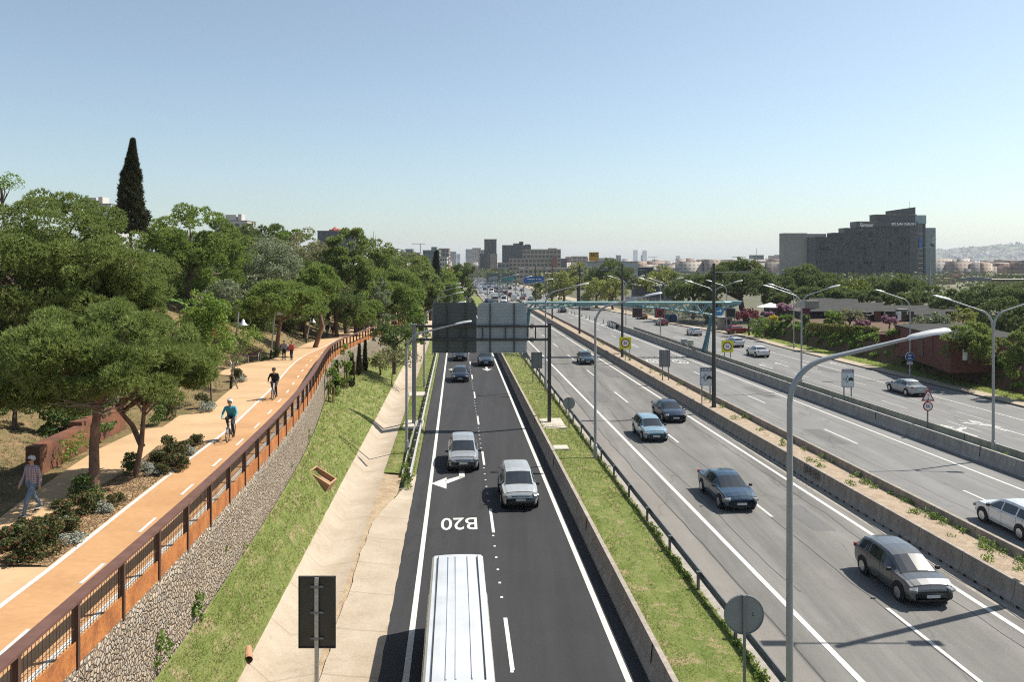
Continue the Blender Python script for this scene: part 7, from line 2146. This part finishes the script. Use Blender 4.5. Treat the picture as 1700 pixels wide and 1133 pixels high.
B_("long beige university block in the centre of the skyline", 868, 931, 414.5, 640, 'beige', 7, 20, roofbox=[(911, 925, 412)])
B_("lower beige university wing with rows of windows", 845, 923, 429.5, 600, 'beige', 6, 16)
B_("narrow orange red stair tower on the university wing", 918.5, 925, 427, 596, 'brick', 1, 8, bands=False)
B_("low grey block left of the university wing", 826, 846, 437, 590, 'grey', 4, 14)
B_("dark block right of the university", 930, 941, 430, 760, 'slate', 3, 16)
B_("long low concrete gallery behind the lime trees", 862, 985, 446, 520, 'beige', 2, 14)
B_("low pavilion with pale roof behind the lime trees", 905, 975, 455, 430, 'tan', 1, 12, bands=False)
r = B_("white box building carrying the orange sign", 975.5, 1059, 435.5, 400, 'pale', 1, 26, bands=False, roofbox=[(994, 1023, 428.5)])
D = 397; x, y, z = UD(986.5, 426, D)
r = thing("roof_sign", "orange cube roof sign with dark RACC lettering", "roof sign", (x, D, Z(433, D)))
w = 15*D/F; MB().box((0, 2, 2.2), (w, w*.9, 4.2)).build("sign_box", M("sign_orange", (.62,.30,.015), .5), r); MB().box((0, 2, -.1), (w*.9, 3, .5)).build("base", m_galv, r)
text_child("RACC", m_sk, r, .2, 3.1, -.32, w=w*.84, h=1.9, bold=.005)
B_("dark green glass block right of the white box building", 1059, 1085, 444.5, 400, 'dark', 3, 20, win=M("green_glass", (.02,.05,.045), .2))
B_("grey low building behind the dark green glass block", 1085, 1118, 449, 420, 'grey', 2, 14)
B_("dark low roofed hall above the pavement banners", 1062, 1118, 476, 260, 'slate', 1, 18, bands=False)
B_("glass office block left of the avenue end", 702, 729, 416, 640, 'glass', 7, 18, roofbox=[(715, 724, 410)])
B_("brown office block behind the glass office block", 728, 745, 413, 700, 'tan', 7, 18)
B_("white narrow house at the foot of the glass office block", 730, 742, 427, 600, 'white', 5, 12)
B_("brown red low house left of the glass office block", 695, 703, 424, 640, 'brick', 3, 12)
B_("white apartment row above the flat topped stone pine", 632, 661, 413.5, 620, 'white', 5, 14)
B_("small pale block behind the white apartment row", 662, 670, 415, 800, 'pale', 4, 12)
B_("small blue grey block on the left skyline", 673, 685, 414, 800, 'glass', 5, 12)
B_("pink grey houses along the left skyline", 670, 697, 420, 700, 'pink', 3, 12)
B_("grey block in the haze left of the avenue end", 746, 757, 418, 2200, 'grey', 6, 18)
B_("pale block in the haze at the avenue end, left", 756, 764, 422, 3200, 'pale', 5, 18)
B_("hazy tower block right of the avenue end", 773, 786, 414, 2300, 'grey', 8, 20)
B_("hazy stepped block behind the slim black tower", 784, 798, 412, 1900, 'beige', 8, 20)
B_("white block left of the slim black tower", 794, 806, 415.5, 950, 'white', 5, 16)
B_("grey house row on the skyline right of the university", 940, 976, 427, 1000, 'pink', 4, 16)
B_("grey apartment block behind the orange sign", 950, 974, 426, 950, 'beige', 4, 16)
B_("single grey tower right of the orange sign", 1023.5, 1031, 424, 2600, 'slate', 7, 18)
B_("slim white chimney tower before the twin towers", 1064, 1067, 424, 2600, 'white', 1, 4, bands=False)
B_("flat topped twin tower on the horizon", 1051.5, 1058.5, 415.5, 6200, 'pale', 9, 20)
r = B_("round topped twin tower on the horizon", 1066.5, 1074, 419, 6200, 'pale', 9, 20)
mb = MB(); wd = 7.5*6200/F; mb.prism([(wd/2*math.cos(a), 17*math.sin(a)) for a in np.linspace(0, math.pi, 12)], 0, 20); mb.build("rounded_top", MW['pale'], r, (0, 0, Z(419, 6200) - G(6200) + 1.3))
B_("far slab in the city haze right of the twin towers", 1123, 1129, 425, 5200, 'pale', 5, 20)
B_("paired grey city blocks left of the lamp mast top", 1167, 1186, 431, 2300, 'grey', 3, 16)
B_("white city block right of the lamp mast top", 1189, 1200, 431.5, 2400, 'white', 3, 16)
B_("reddish city blocks on the right skyline", 1203, 1218, 431.5, 2300, 'pink', 3, 16)
B_("reddish long city block with cranes on the right skyline", 1216, 1240, 433, 2200, 'pink', 3, 16)
r = B_("broad glassy tower with an antenna left of the hotel", 1250, 1268, 424, 1100, 'glass', 7, 18); MB().tube([(0, 8, Z(424, 1100)-G(1100)), (0, 8, Z(411, 1100)-G(1100))], .35, 5).build("antenna", m_galv, r)
B_("pale tower block beside the hotel wing, left", 1281, 1290, 425, 1200, 'white', 7, 16)
B_("pale tower block beside the hotel wing, right", 1291, 1301, 423.5, 1230, 'pale', 7, 16)
# stadium
D = 820; x, y, z = UD(1262, 455, D); r = thing("stadium", "grey stadium grandstand with slanting ribs left of the hotel", "stadium", (x, D, G(D)-1)); w = 110*D/F; h = Z(442, D) - G(D) + 1
MB().box((0, 20, h/2), (w, 40, h)).build("stand", MW['grey'], r)
for k in range(16): MB().box((-w/2 + w*(k+.5)/16, -.6, h*.62), (.7, .7, h*.62), ry=.22).build("rib", m_white, r)
MB().box((0, -6, h*.18), (w, 14, h*.36)).build("lower_stand", MW['white'], r); MB().box((0, -1, h+.5), (w, 44, 1)).build("roof_rim", m_white, r)
for k in range(3): MB().box((-w*.42 + k*w*.26, -1.2, h*.55), (5, 2.4, h*1.05)).build("stair_tower", MW['slate'], r)
# brick and banded flats right of the hotel
B_("red brick flats right of the hotel wing, low corner block", 1562, 1587, 463.5, 560, 'pink', 6, 16, roofbox=[(1562, 1587, 462)])
B_("tall red brick flats behind the corner block", 1584, 1616, 459, 640, 'brick', 6, 18, roofbox=[(1588, 1600, 456), (1604, 1612, 456)])
B_("long banded white flats with red penthouses", 1617, 1676, 463.5, 650, 'white', 6, 18, roofbox=[(1620, 1672, 459)])
B_("brick block in front of the banded flats", 1655, 1676, 471, 560, 'pink', 4, 14)
B_("dark slate flats at the right edge below the lamp arm", 1676, 1712, 457, 520, 'slate', 9, 16)
# left skyline above the trees
B_("white balcony apartment block between huge pine and cypress", 140, 184, 339, 330, 'white', 6, 14, vb=420, roofbox=[(132, 152, 327), (156, 163, 326)])
B_("white and dark apartment block right of the round headed pine", 356, 410, 367, 400, 'white', 5, 14, vb=430, roofbox=[(370, 388, 356), (391, 397, 355)])
r = B_("dark brick building on the ridge with red turrets", 527, 587, 384, 440, 'slate', 3, 16, vb=430, roofbox=[(527, 533, 386), (536, 545, 383.5), (575, 587, 382)])
zb = Z(430, 440)
for u, v, w in ((554, 376, 2.6), (549, 380, 2.0), (559.5, 379, 2.0)):
    h = Z(384.5, 440) - zb; mb = MB(); mb.lathe([(w,0),(w*.8,1.2),(0.05, Z(v, 440) - Z(384.5, 440))], 8); mb.build("turret", M("red_tiles", (.36,.085,.06), .8), r, (X(u, 440) - X(557, 440), 3, h))
# tower cranes on the skyline
for lab, u, v, D in (("tiny tower crane on the left skyline", 698, 405, 1500), ("tiny tower crane on the right skyline", 1230, 427, 1500), ("tiny tower crane right of the twin towers", 1086, 427, 2200)):
    x, y, z = UD(u, v, D); r = thing("tower_crane", lab, "crane", (x, D, G(D))); h = z - G(D)
    MB().box((0,0,h/2), (1.6,1.6,h)).build("tower", m_galv, r); MB().box((-4,0,h), (26,1.2,1.2)).build("jib", m_galv, r)

# ------------------------------------------------------------------ the far city, its trees and the hill
def boxes_np(c, s, rz):
    n = len(c)
    q = np.array([(-1,-1,0),(1,-1,0),(1,1,0),(-1,1,0),(-1,-1,1),(1,-1,1),(1,1,1),(-1,1,1)], float)
    v = q[None]*np.concatenate([s[:, :2]/2, s[:, 2:3]], 1)[:, None, :]
    cs, sn = np.cos(rz)[:, None], np.sin(rz)[:, None]
    v = np.stack([v[..., 0]*cs - v[..., 1]*sn, v[..., 0]*sn + v[..., 1]*cs, v[..., 2]], -1) + c[:, None, :]
    f = np.array([(0,1,5,4),(1,2,6,5),(2,3,7,6),(3,0,4,7),(4,5,6,7)])
    return v.reshape(-1, 3), (f[None] + 8*np.arange(n)[:, None, None]).reshape(-1, 4), np.tile([0,0,0,0,1], n)
m_cw, nt, bs, new, lk = mat_base("city_walls")
bs.inputs["Roughness"].default_value = .9
g = new("ShaderNodeNewGeometry"); rp = new("ShaderNodeValToRGB"); lk(g.outputs["Random Per Island"], rp.inputs[0])
for i, c in enumerate(((.20,.17,.145),(.42,.38,.33),(.30,.19,.14),(.48,.46,.43),(.26,.245,.235),(.36,.26,.20))):
    if i > 1: rp.color_ramp.elements.new(.5)
for i, (e, c) in enumerate(zip(rp.color_ramp.elements, ((.20,.17,.145),(.42,.38,.33),(.30,.19,.14),(.48,.46,.43),(.26,.245,.235),(.36,.26,.20)))): e.position = i/5; e.color = rgb(c)
v = coords(nt); br = new("ShaderNodeTexBrick"); br.offset = 0
for k, val in (("Scale", 1.0), ("Brick Width", 4.0), ("Row Height", 3.2), ("Mortar Size", .9)): br.inputs[k].default_value = val
br.inputs["Color1"].default_value = br.inputs["Color2"].default_value = (.35,.37,.4,1); br.inputs["Mortar"].default_value = (1,1,1,1)
sx = new("ShaderNodeSeparateXYZ"); cx = new("ShaderNodeCombineXYZ"); lk(v, sx.inputs[0]); lk(sx.outputs[0], cx.inputs[0]); lk(sx.outputs[2], cx.inputs[1]); lk(cx.outputs[0], br.inputs[0])
lk(mix(nt, .8, rp.outputs[0], br.outputs[0], 'MULTIPLY'), bs.inputs["Base Color"])
m_cr = M("city_roofs", (.33,.20,.14), .9, (.36,.32,.27), .01, island=.5)
n = 11000
y = 700 + 6300*rng.random(n)**1.25
u = 560 + 1180*rng.random(n)
keep = ~((np.abs(u - (762 - (y-700)*.001)) < 14 + 9000/y) ) & ~((y < 900) & (u > 700) & (u < 1110))
y, u = y[keep], u[keep]; n = len(y)
c = np.stack([(u-CU)*y/F, y, -SL*np.minimum(y, 6000) - 1.0], 1)
hh = 11 + 11*rng.random(n) + np.where(rng.random(n) < .04, 14*rng.random(n), 0)
hh = np.minimum(hh, np.where(y < 1500, 15 + 6*rng.random(n), 99))
s = np.stack([9 + 15*rng.random(n), 9 + 9*rng.random(n), hh], 1)
V, Fc, mi = boxes_np(c, s, rng.normal(size=n)*.12 + .1)
struct(link("distant_city", mesh_np("distant_city", V, Fc, [m_cw, m_cr], mi)), 'stuff')
# woods between the motorway edge and the city
bl = []
for i in range(900):
    D = 330 + 900*rng.random()**1.5
    u = 640 + 1060*rng.random()
    if abs(u - 762) < 14 + 9000/D and u > 740: continue
    if 790 < u < 880 and D < 700: continue
    if u > 1290 and D < 560 and D > 470: continue
    bl.append((X(u, D), D, G(D) + 2.5 + 3*rng.random(), 3.2 + 3*rng.random(), .85))
for i in range(240):                                  # trees lining the avenue
    D = 420 + 900*rng.random(); s_ = -1 if rng.random() < .5 else 1
    bl.append((X(762, D) + s_*(15 + 10*rng.random()) + 6, D, G(D) + 4.5 + 2*rng.random(), 3.5 + 2*rng.random(), .95))
pos, d = on_blobs(bl, 42000, .3, .4)
V, Fc = leaves(pos, d, .75)
struct(link("distant_woods", mesh_np("distant_woods", V, Fc, [leaf("far_leaves", (.05,.07,.025), (.13,.15,.05), .2, scale=.03)])), 'stuff')
# the hill
V, Fc = [], []
HP = [(1180, 436), (1380, 432), (1480, 425), (1560, 414), (1575, 414.5), (1600, 411.5), (1650, 407.5), (1680, 405.5), (1720, 404), (1800, 402), (1900, 402), (2100, 408), (2400, 425)]
us = np.arange(1180, 2400, 8.0); rows = 14
for k in range(rows+1):
    s_ = k/rows
    for q in us:
        D = 5200 + 1000*s_
        top = Z(np.interp(q, [p[0] for p in HP], [p[1] for p in HP]), 6200)
        zz_ = -46 + (top + 46)*(s_**.8) + (3.5*rng.normal()*s_*(1 - .5*s_))
        V.append((X(q, D), D, zz_))
n = len(us)
for k in range(rows):
    for i in range(n-1): a = k*n+i; Fc.append((a, a+1, a+n+1, a+n))
m_far, nt, bs, new, lk = mat_base("hill_woods")
bs.inputs["Roughness"].default_value = .95; v = coords(nt)
col = mix(nt, ramp(nt, noise(nt, v, .012, 6, .7), .4, .6), (.055,.075,.03), (.10,.11,.045)); col = mix(nt, ramp(nt, noise(nt, v, .03, 4, .6), .62, .72), col, (.26,.22,.17))
lk(col, bs.inputs["Base Color"])
struct(link("hill", mesh_np("hill", V, Fc, [m_far], smooth=True)))
bl = []
for i in range(1500):
    q = 1190 + 900*rng.random(); s_ = rng.random(); D = 5200 + 1000*s_; top = Z(np.interp(q, [p[0] for p in HP], [p[1] for p in HP]), 6200)
    bl.append((X(q, D), D, -46 + (top+46)*s_**.8, 12 + 12*rng.random(), .6))
pos, d = on_blobs(bl, 22000, .4, .4)
struct(link("hill_trees", mesh_np("hill_trees", *leaves(pos, d, 5.6), [leaf("hill_leaves", (.04,.058,.022), (.10,.115,.045), .1, scale=.004)])), 'stuff')
n = 420
s_ = rng.random(n)**2.2*.5; q = 1200 + 800*rng.random(n); D = 5000 + 1000*s_
top = Z(np.interp(q, [p[0] for p in HP], [p[1] for p in HP]), 6200)
c = np.stack([(q-CU)*D/F, D, -48 + (top+46)*s_**.8], 1); s3 = np.stack([16 + 30*rng.random(n), 12 + 10*rng.random(n), 12 + 12*rng.random(n)], 1)
V, Fc, mi = boxes_np(c, s3, rng.normal(size=n)*.4)
struct(link("hillside_houses", mesh_np("hillside_houses", V, Fc, [m_cw, m_cr], mi)), 'stuff')
x, y, z = UD(1688, 405, 6180); tag(MB().box((0,0,8), (14,14,22)).box((0,0,20), (8,8,6)).build("castle_tower", MW['tan'], None, (x, y, z-6)), "small square tower on top of the far hill", "tower")

# ------------------------------------------------------------------ air
hz = MB(); hz.box((0, 0, 0), (2, 2, 2))
m_haze = bpy.data.materials.new("haze_air"); m_haze.use_nodes = True
nt = m_haze.node_tree; nt.nodes.remove(nt.nodes["Principled BSDF"])
pv = nt.nodes.new("ShaderNodeVolumePrincipled"); pv.inputs["Color"].default_value = (.84,.90,1,1); pv.inputs["Density"].default_value = .00009; pv.inputs["Anisotropy"].default_value = .1
nt.links.new(pv.outputs[0], nt.nodes["Material Output"].inputs["Volume"])
V = [(-5000,-40,-60),(8000,-40,-60),(8000,9500,-60),(-5000,9500,-60),(-5000,-40,175),(8000,-40,175),(8000,9500,175),(-5000,9500,175)]
me = bpy.data.meshes.new("haze"); me.from_pydata(V, [], [(0,3,2,1),(4,5,6,7),(0,1,5,4),(1,2,6,5),(2,3,7,6),(3,0,4,7)]); me.materials.append(m_haze)
struct(link("haze", me), 'stuff')
